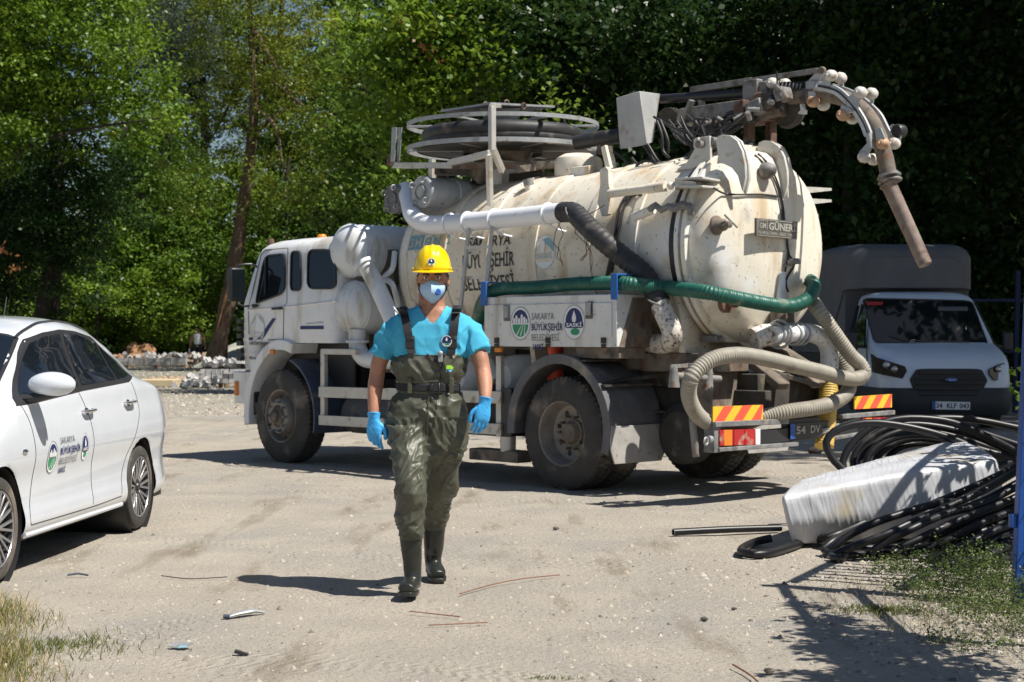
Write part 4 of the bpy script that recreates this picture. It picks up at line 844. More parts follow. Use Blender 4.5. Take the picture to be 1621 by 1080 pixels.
for xx, yt, yb in ((75, 50, 158), (678, 13, 130)):
    q = Bx(xx, yt, .03); r_ = Bx(xx, yb, .03); b = MB(); b.bar(q, r_, .014, .075, up=(1, 0, 0)); b.bar(q, q+Vector((0, -.2, 0)), .07, .014); tobj(b, 'hose_bracket', M['bluestrap'], bevel=.003)
mb = MB(); mb.prism([P(AB1-.005, .03, ZB0), P(AB1-.005, .44, ZB0), P(AB1-.005, .44, ZB1-.03), P(AB1-.005, .20, ZB1-.03)], (-.006, 0, 0)); tobj(mb, 'box_rear_shadow', M['dusty'])  # hose shadow on the box end, laid on as a dark shape
p = Bx(145, 362, 0); mb = MB(); mb.cbox(p, (.09, .04, .045)); tobj(mb, 'side_indicator', M['orange'], bevel=.01)
mb = MB(); tb(mb, AB1+.02, AB1+.55, .05, .4, ZB0-.10, ZB0-.004); tobj(mb, 'box_bearer', M['dusty'], bevel=.006)
mb = MB(); p = C5(408, 372, .35); mb.lathe([(.09, -.26), (.075, -.2), (.055, -.06), (.075, .0), (.075, .06), (.055, .1)], p, (0, 0, 1), 18); tobj(mb, 'orange_cap_cylinder', M['redor'])
mb = MB(); tb(mb, -1.55, -.2, .50, .76, 1.08, 1.24); tb(mb, -1.4, -1.2, .45, .8, .70, 1.08); tobj(mb, 'rear_bearer', M['dusty'], bevel=.01)

# --- cross-mounted air cylinders behind the cab
def cross_cyl(px, py, R, t0, t1):
    c = T(px, py, t0); b = MB()
    b.lathe([(0, -.145), (R*.3, -.14), (R*.6, -.115), (R*.85, -.06), (R*.97, -.02), (R, .02), (R, t1-t0-.05), (R*.9, t1-t0+.02), (R*.5, t1-t0+.1), (0, t1-t0+.12)], c, TX, 44)
    o_ = tobj(b, 'air_cylinder', M['cyl'])
    b = MB(); b.torus(c+TX*.02, TX, R+.002, .006, 44, 6); b.obj('weld_seam', M['cyl'], o_)
    return o_, c
ac, c1 = cross_cyl(552, 397, .285, .20, 1.9); ac2, c2 = cross_cyl(558, 487, .28, .20, 1.9)
b = MB(); p = C1(470, 228, .14); b.sphere(p, .02, 10, 8); b.obj('drain_plug', M['greysteel'], ac)
b = MB(); b.tube([C1(552, 232, .10), C1(590, 300, .12), C1(655, 445, .14), C1(668, 500, .14)], .088, 24, .06); pp = tobj(b, 'air_pipe', M['cyl'])
a_, b2_ = C1(548, 232, .10), C1(572, 270, .11); d_ = (b2_-a_).normalized(); b = MB(); b.cyl(a_-d_*.035, a_+d_*.012, .125, n=24); b.obj('pipe_flange', M['cyl'], pp, bevel=.004)
b = MB(); b.sphere(a_-d_*.01+Vector((0, -.03, 0)), (.085, .085, .085)); b.obj('pipe_elbow', M['cyl'], pp)
b = MB(); b.tube([C1(517, 480, .2), C1(517, 545, .2), C1(540, 592, .2), C1(590, 603, .2), C1(680, 605, .2)], .092, 24, .04); pp = tobj(b, 'air_pipe', M['cyl'])
c = C1(517, 535, .2); b = MB(); b.cyl(c, c+Vector((0, 0, .03)), .125, n=24); b.obj('pipe_flange', M['cyl'], pp, bevel=.004)
b = MB(); b.tube([C1(665, 175, .4), C1(655, 240, .3), C1(620, 280, .3), C1(655, 300, .3), C1(680, 390, .4)], .03, 12, .04); tobj(b, 'drain_pipe', M['cyl'])
for t in (.5, 1.9): mb = MB(); tb(mb, 3.0, 3.42, t, t+.06, 1.0, 2.3); tobj(mb, 'cylinder_rack', M['darkgrime'])

# --- suction air pumps high at the front and the white pipe
def pump(px, py, R, t0, L, m):
    c = T(px, py, t0); b = MB(); b.lathe([(0, 0), (R*.42, 0), (R*.42, .012), (R*.9, .012), (R, .025), (R, .09), (R*.93, .095), (R*.93, L*.55), (R, L*.56), (R, L*.75), (R*.8, L*.78), (R*.8, L)], c, TX, 40)
    o_ = tobj(b, 'air_valve', M[m])
    for q in (.6, 2.0, 3.9, 5.3):
        h = MB(); k = c+Vector((math.cos(q)*R*.8, .0, math.sin(q)*R*.8)); h.torus(k-TX*.02, (1, 0, .3), .028, .008, 16, 6); h.obj('ring_bolt', M['galv'], o_)
    b = MB(); b.torus(c-TX*.003, TX, R*.42, .008, 28, 6); b.obj('cover_ring', M['greysteel'], o_)
    return c
M['pump'] = mat('grey_pump_casting', (.40, .42, .43), .5, .3, var=.1, vs=9, dirt=(GRIME, .25, 12))
M['pumpdark'] = mat('dark_pump_cover', (.16, .165, .17), .55, .2, var=.15, vs=9, dirt=(GRIME, .2, 12))
c = pump(665, 304, .165, .25, .75, 'pump'); pump(620, 315, .155, .35, .5, 'pumpdark')
mb = MB(); mb.cyl(T(690, 303, .6), T(740, 297, 1.1), .12, .09, n=24); tobj(mb, 'valve_throat', M['cyl'])
mb = MB(); pts = [T(642, 300, .5), T(648, 320, .38), T(653, 340, .26), T(667, 352, .24), T(695, 356, .24), T(760, 350, .24), T(840, 342, .24), T(893, 336, .24)]
mb.tube(pts, .092, 28, .05); pipe = tobj(mb, 'white_pipe', M['pipewhite'])
for x, y in ((712, 354), (741, 352), (783, 348), (868, 339)):
    q = T(x, y, .24); b = MB(); b.torus(q, (1, 0, .03), .098, .012, 28, 8); b.obj('pipe_clamp', M['pipewhite'], pipe)
    b = MB(); b.tube([q+Vector((0, .02, -.09)), q+Vector((-.05, -.05, -.14)), q+Vector((-.08, -.15, -.16))], .012, 6); b.obj('clamp_foot', M['pipewhite'], pipe)
mb = MB(); pts = [T(890, 336, .24), T(908, 337, .22), T(922, 350, .18), T(950, 377, .14), T(985, 406, .22), T(1017, 432, .28), T(1034, 458, .30), T(1046, 482, .30)]
mb.tube(pts, lambda u, L: .094+.003*math.sin(L*110), 24, .012); tobj(mb, 'black_rubber_pipe', M['blackhose'])
mb = MB(); p = T(911, 340, .22); mb.torus(p, (.8, 0, -.6), .108, .009, 28, 8); q = T(1044, 478, .3); mb.torus(q, (.3, 0, -.8), .108, .009, 28, 8); tobj(mb, 'hose_clip', M['greysteel'])
mb = MB(); mb.tube([T(1043, 474, .3), T(1052, 498, .3), T(1062, 520, .3), T(1064, 534, .34), T(1052, 544, .45), T(1020, 542, .6)], .088, 26, .03); tobj(mb, 'rusty_elbow', M['rustwhite'])
# ladder
def rail(p, q, w=.03, m='alu', name='ladder_rail', par=None):
    b = MB(); b.bar(p, q, w, w*.8, up=(1, 0, 0)); return tobj(b, name, M[m], par, bevel=.003)
lad = tobj(MB().bar(T(742, 362, .18), T(729, 490, .05), .03, .03), 'ladder', M['alu'])
b = MB(); b.bar(T(779, 360, .18), T(770, 458, .05), .03, .03); b.obj('ladder_rail', M['alu'], lad)
for y0, y1, x0, x1 in ((392, 391, 739, 776), (440, 439, 734, 772)):
    b = MB(); b.bar(T(x0, y0, .13), T(x1, y1, .13), .025, .03); b.obj('rung', M['alu'], lad)

# --- hose reel on top
RC = T(796, 200, 1.25); RA, RZ = RC.x, RC.z
mb = MB(); mb.torus(P(RA, 1.25, RZ), (0, 0, 1), 1.0, (.007, .021), 80, sq=True); tobj(mb, 'reel_hoop', M['galv'])
z2 = T(796, 238, 1.25).z; mb = MB(); mb.torus(P(RA, 1.25, z2), (0, 0, 1), 1.0, (.007, .023), 80, sq=True); tobj(mb, 'reel_hoop', M['galv'])
zh = (RZ+z2)/2-.01
for k, (R, zz) in enumerate(((.78, zh), (.77, zh-.075), (.62, zh), (.62, zh-.07))):
    mb = MB(); mb.torus(P(RA, 1.25, zz+.03), (0, 0, 1), R, .075, 72, 14); tobj(mb, 'reeled_hose', M['blackhose'])
for k in range(6):
    q = 2*PI*k/6+.25; c, s = math.cos(q), math.sin(q)
    for zz in (RZ, z2):
        mb = MB(); mb.bar(P(RA+.15*c, 1.25+.15*s, zz), P(RA+1.0*c, 1.25+1.0*s, zz), .05, .022); tobj(mb, 'reel_spoke', M['galv'], bevel=.003)
mb = MB(); mb.lathe([(.9, 0), (.9, .01), (0, .01)], P(RA, 1.25, z2-.02), (0, 0, 1), 40); tobj(mb, 'reel_disc', M['darkgrime'])
mb = MB(); mb.lathe([(.42, 0), (.42, .24), (.2, .26), (.2, .0)], P(RA, 1.25, z2-.05), (0, 0, 1), 30); tobj(mb, 'reel_drum', M['darkgrime'])
mb = MB(); mb.cyl(P(RA, 1.25, zc(RA)+.85), P(RA, 1.25, z2-.02), .20, .32, n=20); tobj(mb, 'reel_turntable', M['dusty'])
mb = MB(); p = T(799, 175, 1.25); zt = T(798, 176, 1.25).z; mb.prism([P(RA+.48, .80, zt), P(RA-.30, .80, zt), P(RA-.42, 1.6, zt+.03), P(RA+.40, 1.6, zt+.03)], (0, 0, .02)); mb.cyl(P(RA, 1.22, RZ-.05), P(RA, 1.22, zt), .16, .30, n=4); tobj(mb, 'reel_top_plate', M['galv'])
for x, y in ((769, 166), (802, 163), (829, 168)):
    mb = MB(); mb.torus(T(x, y, 1.2), (1, 0, .1), .03, .008, 16, 6); tobj(mb, 'lifting_ring', M['rust'])
def beam(p, q, w, h, m, name, up=(0, 0, 1)):
    b = MB(); b.bar(p, q, w, h, up); return tobj(b, name, M[m], bevel=.004)
beam(T(779, 168, .22), T(779, 238, .22), .06, .05, 'alu', 'reel_frame_post', (1, 0, 0)); beam(T(779, 233, .22), T(795, 270, .6), .06, .05, 'alu', 'reel_frame_post', (1, 0, 0))
beam(T(774, 245, .28), T(776, 325, .45), .05, .05, 'alu', 'reel_frame_post', (1, 0, 0)); beam(T(779, 168, .22), T(790, 168, 1.0), .06, .04, 'alu', 'reel_frame_arm')
beam(T(625, 262, .6), T(712, 262, .4), .06, .06, 'alu', 'reel_frame_beam'); beam(T(712, 258, .4), T(776, 243, .3), .06, .06, 'alu', 'reel_frame_beam')
beam(T(700, 262, .5), T(900, 262, 1.2), .07, .07, 'dusty', 'reel_frame_beam'); beam(T(690, 272, .9), T(860, 272, 1.5), .1, .07, 'dusty', 'reel_frame_beam')
beam(T(820, 268, .8), T(905, 258, 1.5), .07, .07, 'dusty', 'reel_frame_beam'); beam(T(760, 285, 1.0), T(770, 262, 1.0), .2, .2, 'dusty', 'reel_frame_block')
beam(T(684, 240, 1.6), T(684, 285, 1.6), .06, .06, 'alu', 'reel_frame_post', (1, 0, 0)); beam(T(795, 295, 1.1), T(797, 255, 1.1), .25, .25, 'white', 'reel_frame_block', (1, 0, 0))
for x0, x1, t in ((618, 628, .35), (628, 636, .45)):
    mb = MB(); mb.prism([T(x0+2, 202, t), T(x1, 202, t), T(x1-4, 256, t), T(x0, 256, t)], (0, -.01, 0)); tobj(mb, 'guide_channel', M['galv'], bevel=.002)
beam(T(620, 246, .4), T(617, 262, .4), .06, .05, 'rust', 'guide_bracket', (1, 0, 0))
beam(T(948, 245, 1.3), T(955, 208, 1.3), .05, .05, 'dusty', 'reel_frame_post', (1, 0, 0)); beam(T(968, 268, 1.0), T(960, 232, 1.0), .10, .06, 'tank', 'reel_frame_post', (1, 0, 0))
mb = MB(); mb.tube([T(912, 226, 1.25), T(945, 220, 1.3), T(985, 214, 1.35), T(1010, 200, 1.4)], .075, 16, .03); tobj(mb, 'black_rubber_pipe', M['blackhose'])
beam(P(RA+.3, 1.2, 3.02), P(RA-.8, 1.2, 2.98), .25, .12, 'darkgrime', 'walkway_plate')

# --- boom
M['boomend'] = mat('dusty_brown_pipe', (.24, .185, .155), .75, var=.3, vs=9, dirt=[((.13, .075, .05), .45, 7), ((.36,.31,.27), .3, 4)], bump=.3)
TB = 1.65
mb = MB(); mb.hexa([C4(60, 405, 1.1), C4(178, 385, 1.1), C4(178+25, 375, 1.55), C4(85, 395, 1.55), C4(42, 180, 1.1), C4(146, 150, 1.1), C4(236, 162, 1.55), C4(130, 190, 1.55)])
M['boxgrey'] = mat('aged_grey_box_paint', (.42, .425, .42), .55, var=.12, vs=4, dirt=[(RUST, .22, 7), ((.25,.22,.18), .35, 3)])
tobj(mb, 'control_box', M['boxgrey'], bevel=.006)
beam(C4(372, 146, TB), C4(640, 104, TB), .055, .055, 'greysteel', 'boom_ram_tube'); beam(C4(640, 104, TB), C4(930, 60, TB), .045, .045, 'greysteel', 'boom_ram_rod')
mb = MB(); mb.cyl(C4(240, 185, TB), C4(650, 158, TB), .045, n=14); tobj(mb, 'boom_tube', M['blackplastic'])
mb = MB(); mb.prism([C4(300, 235, TB-.1), C4(330, 225, TB-.1), C4(640, 180, TB-.1), C4(640, 245, TB-.1), C4(560, 300, TB-.1), C4(440, 320, TB-.1), C4(410, 275, TB-.1), C4(310, 300, TB-.1)], (0, -.2, 0)); tobj(mb, 'boom_beam', M['greysteel'], bevel=.008)
mb = MB(); mb.cyl(C4(268, 262, TB-.15), C4(290, 262, TB+.1), .09, n=18); tobj(mb, 'boom_pulley', M['darkgrime'])
beam(C4(375, 190, TB-.12), C4(330, 300, TB-.12), .03, .07, 'greysteel', 'boom_strut', (0, 1, 0)); beam(C4(395, 160, TB), C4(392, 190, TB), .05, .05, 'greysteel', 'boom_strut', (0, 1, 0)); beam(C4(415, 185, TB), C4(420, 220, TB), .05, .05, 'greysteel', 'boom_strut', (0, 1, 0))
for x0, x1, y0, y1, t in ((607, 645, 270, 430, TB-.1), (700, 742, 268, 430, TB+.12)): beam(C4((x0+x1)/2, y0, t), C4((x0+x1)/2, y1, t), .1, .06, 'rust', 'boom_post', (1, 0, 0))
mb = MB(); mb.cbox(C4(672, 280, TB+.1), (.42, .3, .05)); tobj(mb, 'boom_base_plate', M['rust'], bevel=.006)
mb = MB(); mb.cbox(C4(600, 228, TB-.15), (.12, .15, .15)); tobj(mb, 'boom_block', M['rust'], bevel=.01)
mb = MB(); mb.cbox(C4(660, 165, TB), (.18, .22, .26)); mb.cbox(C4(700, 140, TB), (.16, .18, .12)); tobj(mb, 'boom_knuckle', M['greysteel'], bevel=.015)
mb = MB(); mb.cyl(C4(680, 215, TB-.14), C4(715, 225, TB+.14), .13, n=22); mb.cbox(C4(735, 235, TB), (.3, .25, .14)); tobj(mb, 'boom_motor', M['dusty'], bevel=.01)
mb = MB(); mb.lathe([(0, -.06), (.15, -.05), (.17, 0), (.15, .05), (0, .06)], C4(800, 235, TB+.05), TX, 24); tobj(mb, 'boom_pulley', M['darkgrime'])
mb = MB(); mb.prism([C4(845, 190, TB), C4(872, 235, TB), C4(870, 252, TB), C4(832, 250, TB), C4(850, 235, TB)], (0, -.03, 0)); tobj(mb, 'boom_hook', M['cyl'])
# corrugated joint
mb = MB(); mb.tube([C4(700, 150, TB), C4(790, 142, TB), C4(870, 140, TB)], lambda u, L: .058+.012*math.sin(L*150), 16, .008); tobj(mb, 'boom_bellows', M['blackhose'])
mb = MB(); mb.prism([C4(870, 118, TB), C4(925, 60, TB), C4(950, 70, TB), C4(925, 125, TB)], (0, -.03, 0)); tobj(mb, 'boom_link_plate', M['alu'], bevel=.003)
mb = MB(); mb.cbox(C4(908, 135, TB), (.12, .1, .12)); tobj(mb, 'boom_joint', M['galv'], bevel=.012)
mb = MB(); mb.cyl(C4(938, 60, TB-.06), C4(948, 58, TB+.1), .032, n=14); tobj(mb, 'boom_pin', M['dusty'])
M['arc'] = mat('worn_white_arc_plate', (.55, .56, .57), .4, .3, var=.15, vs=10, dirt=(GRIME, .3, 14))
def arc(pts, w, name, m, t, th=.03):
    q = spline([C9(x, y, t) for x, y in pts], .03); fr = [(Vector((0, 1, 0)), None)]*len(q); rs = []
    for i, p in enumerate(q):
        d = (q[min(i+1, len(q)-1)]-q[max(i-1, 0)]).normalized(); n_ = d.cross(Vector((0, 1, 0))).normalized(); y = Vector((0, th/2, 0))
        rs.append([p-n_*w/2-y, p+n_*w/2-y, p+n_*w/2+y, p-n_*w/2+y])
    b = MB(); b.rings(rs); return tobj(b, name, M[m], bevel=.003)
arc([(690, 218), (780, 238), (850, 268), (940, 355), (1010, 450), (1050, 530), (1072, 590)], .075, 'boom_arc_plate', 'arc', TB-.10)
arc([(690, 218), (780, 238), (850, 268), (940, 355), (1010, 450), (1050, 530), (1072, 590)], .02, 'boom_arc_edge', 'blackplastic', TB-.125, .01)
arc([(800, 225), (900, 255), (1010, 310), (1100, 385), (1160, 450), (1200, 530), (1240, 600)], .055, 'boom_arc_plate', 'arc', TB+.16)
# the suction pipe running between the arc plates
mb = MB(); mb.tube([C9(480, 305, TB), C9(640, 290, TB), C9(780, 290, TB), (C9(900, 320, TB)), C9(1010, 390, TB), C9(1090, 480, TB), C9(1145, 590, TB), C9(1180, 700, TB), C9(1205, 790, TB), C9(1225, 900, TB)],
            lambda u, L: .072, 20, .03); tobj(mb, 'boom_suction_pipe', M['dusty'])
mb = MB(); a_, b_ = C9(1222, 880, TB), C9(1236, 940, TB); d_ = (b_-a_).normalized(); mb.cyl(a_, b_, .088, n=22); mb.torus(a_+d_*.03, d_, .092, .014, 22, 8); mb.torus(b_, d_, .092, .014, 22, 8); tobj(mb, 'pipe_coupling', M['greysteel'])
mb = MB(); a_, b_ = C4(1238, 560, TB), C4(1398, 912, TB); mb.tube([a_, a_.lerp(b_, .03), a_.lerp(b_, .97), b_], [.085, .068, .062, .055], 20); tobj(mb, 'boom_end_tube', M['boomend'])
M['roller'] = mat('dusty_white_roller', (.60, .57, .53), .5, var=.2, vs=14, dirt=[((.30, .24, .17), .48, 14)])
M['rollerrust'] = mat('rust_stained_roller', (.50, .32, .20), .55, var=.25, vs=12, dirt=((.25, .12, .06), .4, 12))
for x, y, t, m in ((790, 143, TB-.12, 'roller'), (860, 160, TB+.1, 'roller'), (1012, 270, TB-.12, 'roller'), (1095, 278, TB+.1, 'roller'), (655, 338, TB-.12, 'rollerrust'), (732, 365, TB+.08, 'roller'),
                (880, 440, TB-.12, 'rollerrust'), (950, 465, TB+.08, 'roller'), (1040, 757, TB-.12, 'roller'), (1110, 775, TB+.08, 'roller'), (1180, 655, TB-.1, 'rollerrust'), (1265, 655, TB+.14, 'roller'), (350, 200, TB-.06, 'roller'), (440, 205, TB+.1, 'roller')):
    c = C9(x, y, t); R = .052 if y > 150 or x > 500 else .045; b = MB()
    b.lathe([(0, -.062), (.02, -.06), (R*.8, -.045), (R, -.02), (R, .02), (R*.8, .045), (.02, .06), (0, .062)], c, TX, 22); b.cyl(c-TX*.08, c+TX*.08, .014, n=10)
    tobj(b, 'roller', M[m])
for poly, t in (([(740, 125), (770, 115), (790, 130), (778, 222), (712, 210)], TB-.14), ([(975, 255), (1005, 250), (1020, 280), (1000, 350), (985, 400), (905, 310)], TB-.14), ([(618, 262), (668, 268), (675, 350), (640, 360), (615, 330)], TB-.14),
                ([(865, 360), (960, 400), (880, 450), (855, 420)], TB-.14), ([(1000, 720), (1060, 650), (1090, 700), (1060, 760)], TB-.14), ([(1120, 540), (1165, 535), (1195, 610), (1180, 640), (1130, 640)], TB-.14),
                ([(1200, 545), (1250, 508), (1290, 520), (1320, 590), (1310, 635), (1230, 610)], TB+.17), ([(840, 190), (880, 195), (885, 240), (840, 225)], TB+.17), ([(1065, 310), (1110, 320), (1100, 385), (1020, 325)], TB+.17)):
    b = MB(); b.prism([C9(x, y, t) for x, y in poly], (0, -.012, 0)); tobj(b, 'roller_bracket', M['pump'], bevel=.002)
mb = MB(); mb.lathe([(0, -.05), (.05, -.05), (.06, -.03), (.06, .04), (.04, .06), (0, .06)], C9(1305, 560, TB+.2), TX, 18); tobj(mb, 'boom_knob', M['blackplastic'])
mb = MB(); mb.cyl(C9(1075, 580, TB-.15), C9(1095, 690, TB-.15), .03, n=12); tobj(mb, 'small_ram', M['galv'])
# coiled cable
mb = MB(); pts = []
for k in range(70):
    q = k*.75; pts.append(C9(350+k*.75+14*math.cos(q)*2.2, 240+k*2.3+10*math.sin(q), TB-.18+.03*math.sin(q)))
mb.tube(pts, .008, 6, .02); mb.tube([C9(380, 110, TB-.15), C9(382, 220, TB-.15), C9(360, 300, TB-.18)], .008, 6, .04); tobj(mb, 'coiled_cable', M['blackplastic'])

# --- hinges and horns over the door
M['horn'] = mat('grey_horn_plate', (.56, .55, .51), .5, .1, var=.08, dirt=[((.35, .25, .15), .3, 6), (RUST, .15, 20)])
def plate4(pts, t, name, m='horn', th=.03): 
    b = MB(); b.prism([C4(x, y, t) for x, y in pts], (0, -th, 0)); return tobj(b, name, M[m], bevel=.004)
def crescent(x0, y0, dx, t):
    base = [(-2, 5), (5, -22), (28, -31), (62, -28), (95, -5), (118, 40), (131, 100), (133, 160), (118, 218), (110, 190), (98, 150), (70, 115), (40, 100), (12, 92)]
    plate4([(x0+px*dx, y0+py) for px, py in base], t, 'door_horn')
crescent(482, 372, .95, .66); crescent(498, 374, .95, .80)
crescent(662, 398, .98, 1.30); crescent(680, 403, .98, 1.44)
plate4([(305, 495), (352, 462), (385, 405), (412, 352), (452, 346), (455, 450), (430, 468), (370, 492)], .70, 'hinge_bracket'); plate4([(382, 360), (402, 352), (404, 400), (382, 400)], .85, 'hinge_bracket')
plate4([(600, 395), (615, 375), (636, 378), (634, 450), (605, 450)], 1.5, 'hinge_bracket')
for x, y, t in ((478, 370, .78), (662, 400, 1.6), (420, 385, .7)):
    b = MB(); c = C4(x, y, t); b.cyl(c+Vector((0, .06, 0)), c-Vector((0, .22, 0)), .035, n=14); tobj(b, 'hinge_pin', M['greysteel'])
# door rams
for t, nm in ((.30, 0), (2.18, 1)):
    p, q = C4(14, 600, .30), C4(262, 568, .30); p = P(p.x, t, p.z); q = P(q.x, t, q.z); d_ = (q-p).normalized(); b = MB()
    b.cyl(p, p.lerp(q, .72), .040, n=16); b.cyl(p.lerp(q, .68), q, .045, n=16); b.sphere(q+d_*.05, .035, 12, 8); tobj(b, 'door_ram', M['tank'])
for y0 in (0, 30):
    b = MB(); b.prism([C4(300, 532+y0, .28), C4(420, 524+y0*1.3, .28), C4(535, 545+y0*.9, .75), C4(430, 556+y0*.8, .75), C4(300, 548+y0*.9, .5)], (0, 0, -.018)); tobj(b, 'ram_bracket', M['horn'], bevel=.003)
b = MB(); b.prism([C4(300, 540, .3), C4(380, 545, .3), C4(400, 575, .3), C4(320, 575, .3)], (0, -.03, 0)); tobj(b, 'ram_bracket', M['horn'])
for z_ in (300, 318):
    b = MB(); b.prism([T(1251, z_-2, 2.05), T(1289, z_, 2.3), T(1289, z_+4, 2.3), T(1251, z_+8, 2.05)], (-.2, 0, 0)); tobj(b, 'ram_bracket', M['horn'])
plate4([(-30, 495), (-5, 480), (8, 495), (10, 560), (20, 600), (5, 690), (-20, 700), (-40, 640), (-28, 560)], .33, 'ram_foot', 'tank', .06)
# handrail clamp with chain
b = MB(); b.cyl(C4(118, 705, .32), C4(205, 668, .32), .04, n=16); tobj(b, 'hose_rest', M['tank'])
b = MB(); b.tube([C4(190, 672, .3), C4(215, 650, .3), C4(240, 672, .3), C4(270, 655, .3), C4(300, 668, .3), C4(330, 645, .3), C4(365, 665, .32), C4(370, 690, .34)], .03, 8, .03); tobj(b, 'clamp_lever', M['greysteel'])
# things on the door
c = on_door(1133, 357, .0); b = MB(); b.lathe([(.085, 0), (.085, .02), (.06, .05), (.05, .1), (.03, .12), (.03, .16), (0, .17)], c, (-1, 0, 0), 22); dv = tobj(b, 'door_valve', M['dusty'])
b = MB(); b.bar(c+Vector((-.14, .05, .08)), c+Vector((-.14, -.12, -.02)), .012, .012); b.obj('valve_lever', M['greysteel'], dv)
c = on_door(1146, 480); b = MB(); b.lathe([(.085, 0), (.085, .05), (.04, .06), (.04, .14), (0, .14)], c, (-1, 0, 0), 22); tobj(b, 'door_valve', M['rust'])
c = on_door(1207, 272); b = MB(); b.lathe([(.075, .02), (.075, .07), (.05, .12), (.02, .14), (0, .14)], c, (-1, 0, .1), 22); tobj(b, 'door_lamp', M['blackplastic']).data.materials[0] = M['greysteel']
b = MB(); b.sphere(on_door(1219, 266, .1), .03, 12, 8); tobj(b, 'red_cap', M['redor'])
# maker's plate
p0 = on_door(1197, 362); pa = TA(1197, 374, p0.x-.06); pb = TA(1263, 380, p0.x-.06); pa = P(-1.60, -pa.y, pa.z); 
q00, q10, q11, q01 = TA(1197, 373, -1.60), TA(1262, 379, -1.60), TA(1263, 351, -1.60), TA(1197, 345, -1.60)
b = MB(); b.prism([q00, q10, q11, q01], (.02, 0, 0)); np_ = tobj(b, 'name_plate', M['plate'], bevel=.003)
def Mp(u, v, d): return q00+(q10-q00)*u+(q01-q00)*v+Vector((-d, 0, 0))
b = MB()
text(b, 'GÜNERİ', Mp, .30, .42, .40, .66, .03, .004); text(b, 'TEL:+90 262 7244036 - GEBZE - TÜRKİYE', Mp, .04, .12, .17, .92, .01, .004); text(b, 'GM', Mp, .08, .46, .30, .15, .02, .004)
for e in ((.02, .02, .98, .05), (.02, .93, .98, .96), (.02, .02, .03, .96), (.97, .02, .98, .96), (.05, .40, .06, .9), (.26, .40, .27, .9), (.05, .88, .27, .9)): b.add([Mp(e[0], e[1], .003), Mp(e[2], e[1], .003), Mp(e[2], e[3], .003), Mp(e[0], e[3], .003)], [(0, 1, 2, 3)])
b.obj('plate_lettering', M['platetext'], np_)
# cables on the door
b = MB()
for pts in ([(1195, 245), (1212, 262), (1228, 290), (1236, 320), (1240, 350), (1246, 380), (1248, 405), (1243, 430)], [(1200, 243), (1218, 262), (1232, 292), (1239, 322), (1242, 352)],
            [(1130, 298), (1145, 306), (1160, 308), (1180, 308), (1205, 308), (1232, 311)], [(1246, 385), (1250, 405), (1258, 418), (1244, 445), (1248, 462)]):
    b.tube([on_door(x, y, .015) for x, y in pts], .009, 6, .04)
tobj(b, 'door_cable', M['blackplastic'])
c = on_door(1257, 418, .08); b = MB(); b.lathe([(.06, -.0), (.06, .03), (.04, .05), (0, .05)], c, (0, 0, 1), 18); b.bar(c, on_door(1240, 422), .02, .02); tobj(b, 'work_lamp', M['greysteel'])
b = MB(); b.cyl(TA(1236, 432, -1.5), TA(1236, 505, -1.56), .042, n=18); tobj(b, 'gauge_tube', M['cyl'])
b = MB(); b.cbox(on_door(1238, 500, .02), (.16, .16, .2)); b.cyl(TA(1232, 492, -1.55), TA(1232, 516, -1.55), .07, n=18); tobj(b, 'outlet_flange', M['dusty'], bevel=.008)
b = MB(); b.bar(T(1262, 350, 2.0), T(1288, 348, 2.2), .08, .08); tobj(b, 'door_clamp', M['greysteel'], bevel=.01)
random.seed(12)
for k in range(16):   # tangle of hydraulic lines between the control box, the boom foot and the hinges
    x0, x1 = random.uniform(1035, 1110), random.uniform(1085, 1205); y0 = random.uniform(180, 215); y1 = random.uniform(175, 225); sag = random.uniform(15, 55); t0 = random.uniform(.9, 1.5)
    b = MB(); b.tube([T(x0+(x1-x0)*u+random.uniform(-4, 4), y0+(y1-y0)*u+sag*math.sin(PI*u)*(1 if y0 < 200 else .5), t0) for u in (0, .2, .4, .6, .8, 1)], random.choice((.010, .012, .015)), 7, .04); tobj(b, 'hydraulic_line', M['blackplastic'])
for (x, y, sx, sz, t, m) in ((1200, 172, .18, .14, 1.5, 'greysteel'), (1222, 160, .12, .16, 1.55, 'darkgrime'), (1180, 188, .16, .10, 1.4, 'darkgrime'), (1240, 150, .10, .12, 1.5, 'greysteel'), (1120, 196, .22, .10, 1.5, 'darkgrime'), (1150, 202, .2, .12, 1.55, 'darkgrime')):
    b = MB(); b.cbox(T(x, y, t), (sx, .16, sz), Matrix.Rotation(random.uniform(-.4, .4), 3, 'Y')); tobj(b, 'boom_fitting', M[m], bevel=.012)
    for j in range(2): b = MB(); c = T(x+random.uniform(-8, 8), y+random.uniform(-6, 6), t-.1); b.cyl(c, c+Vector((random.uniform(-.1, .1), .06, random.uniform(-.08, .08))), .022, n=10); tobj(b, 'boom_fitting', M['greysteel'])
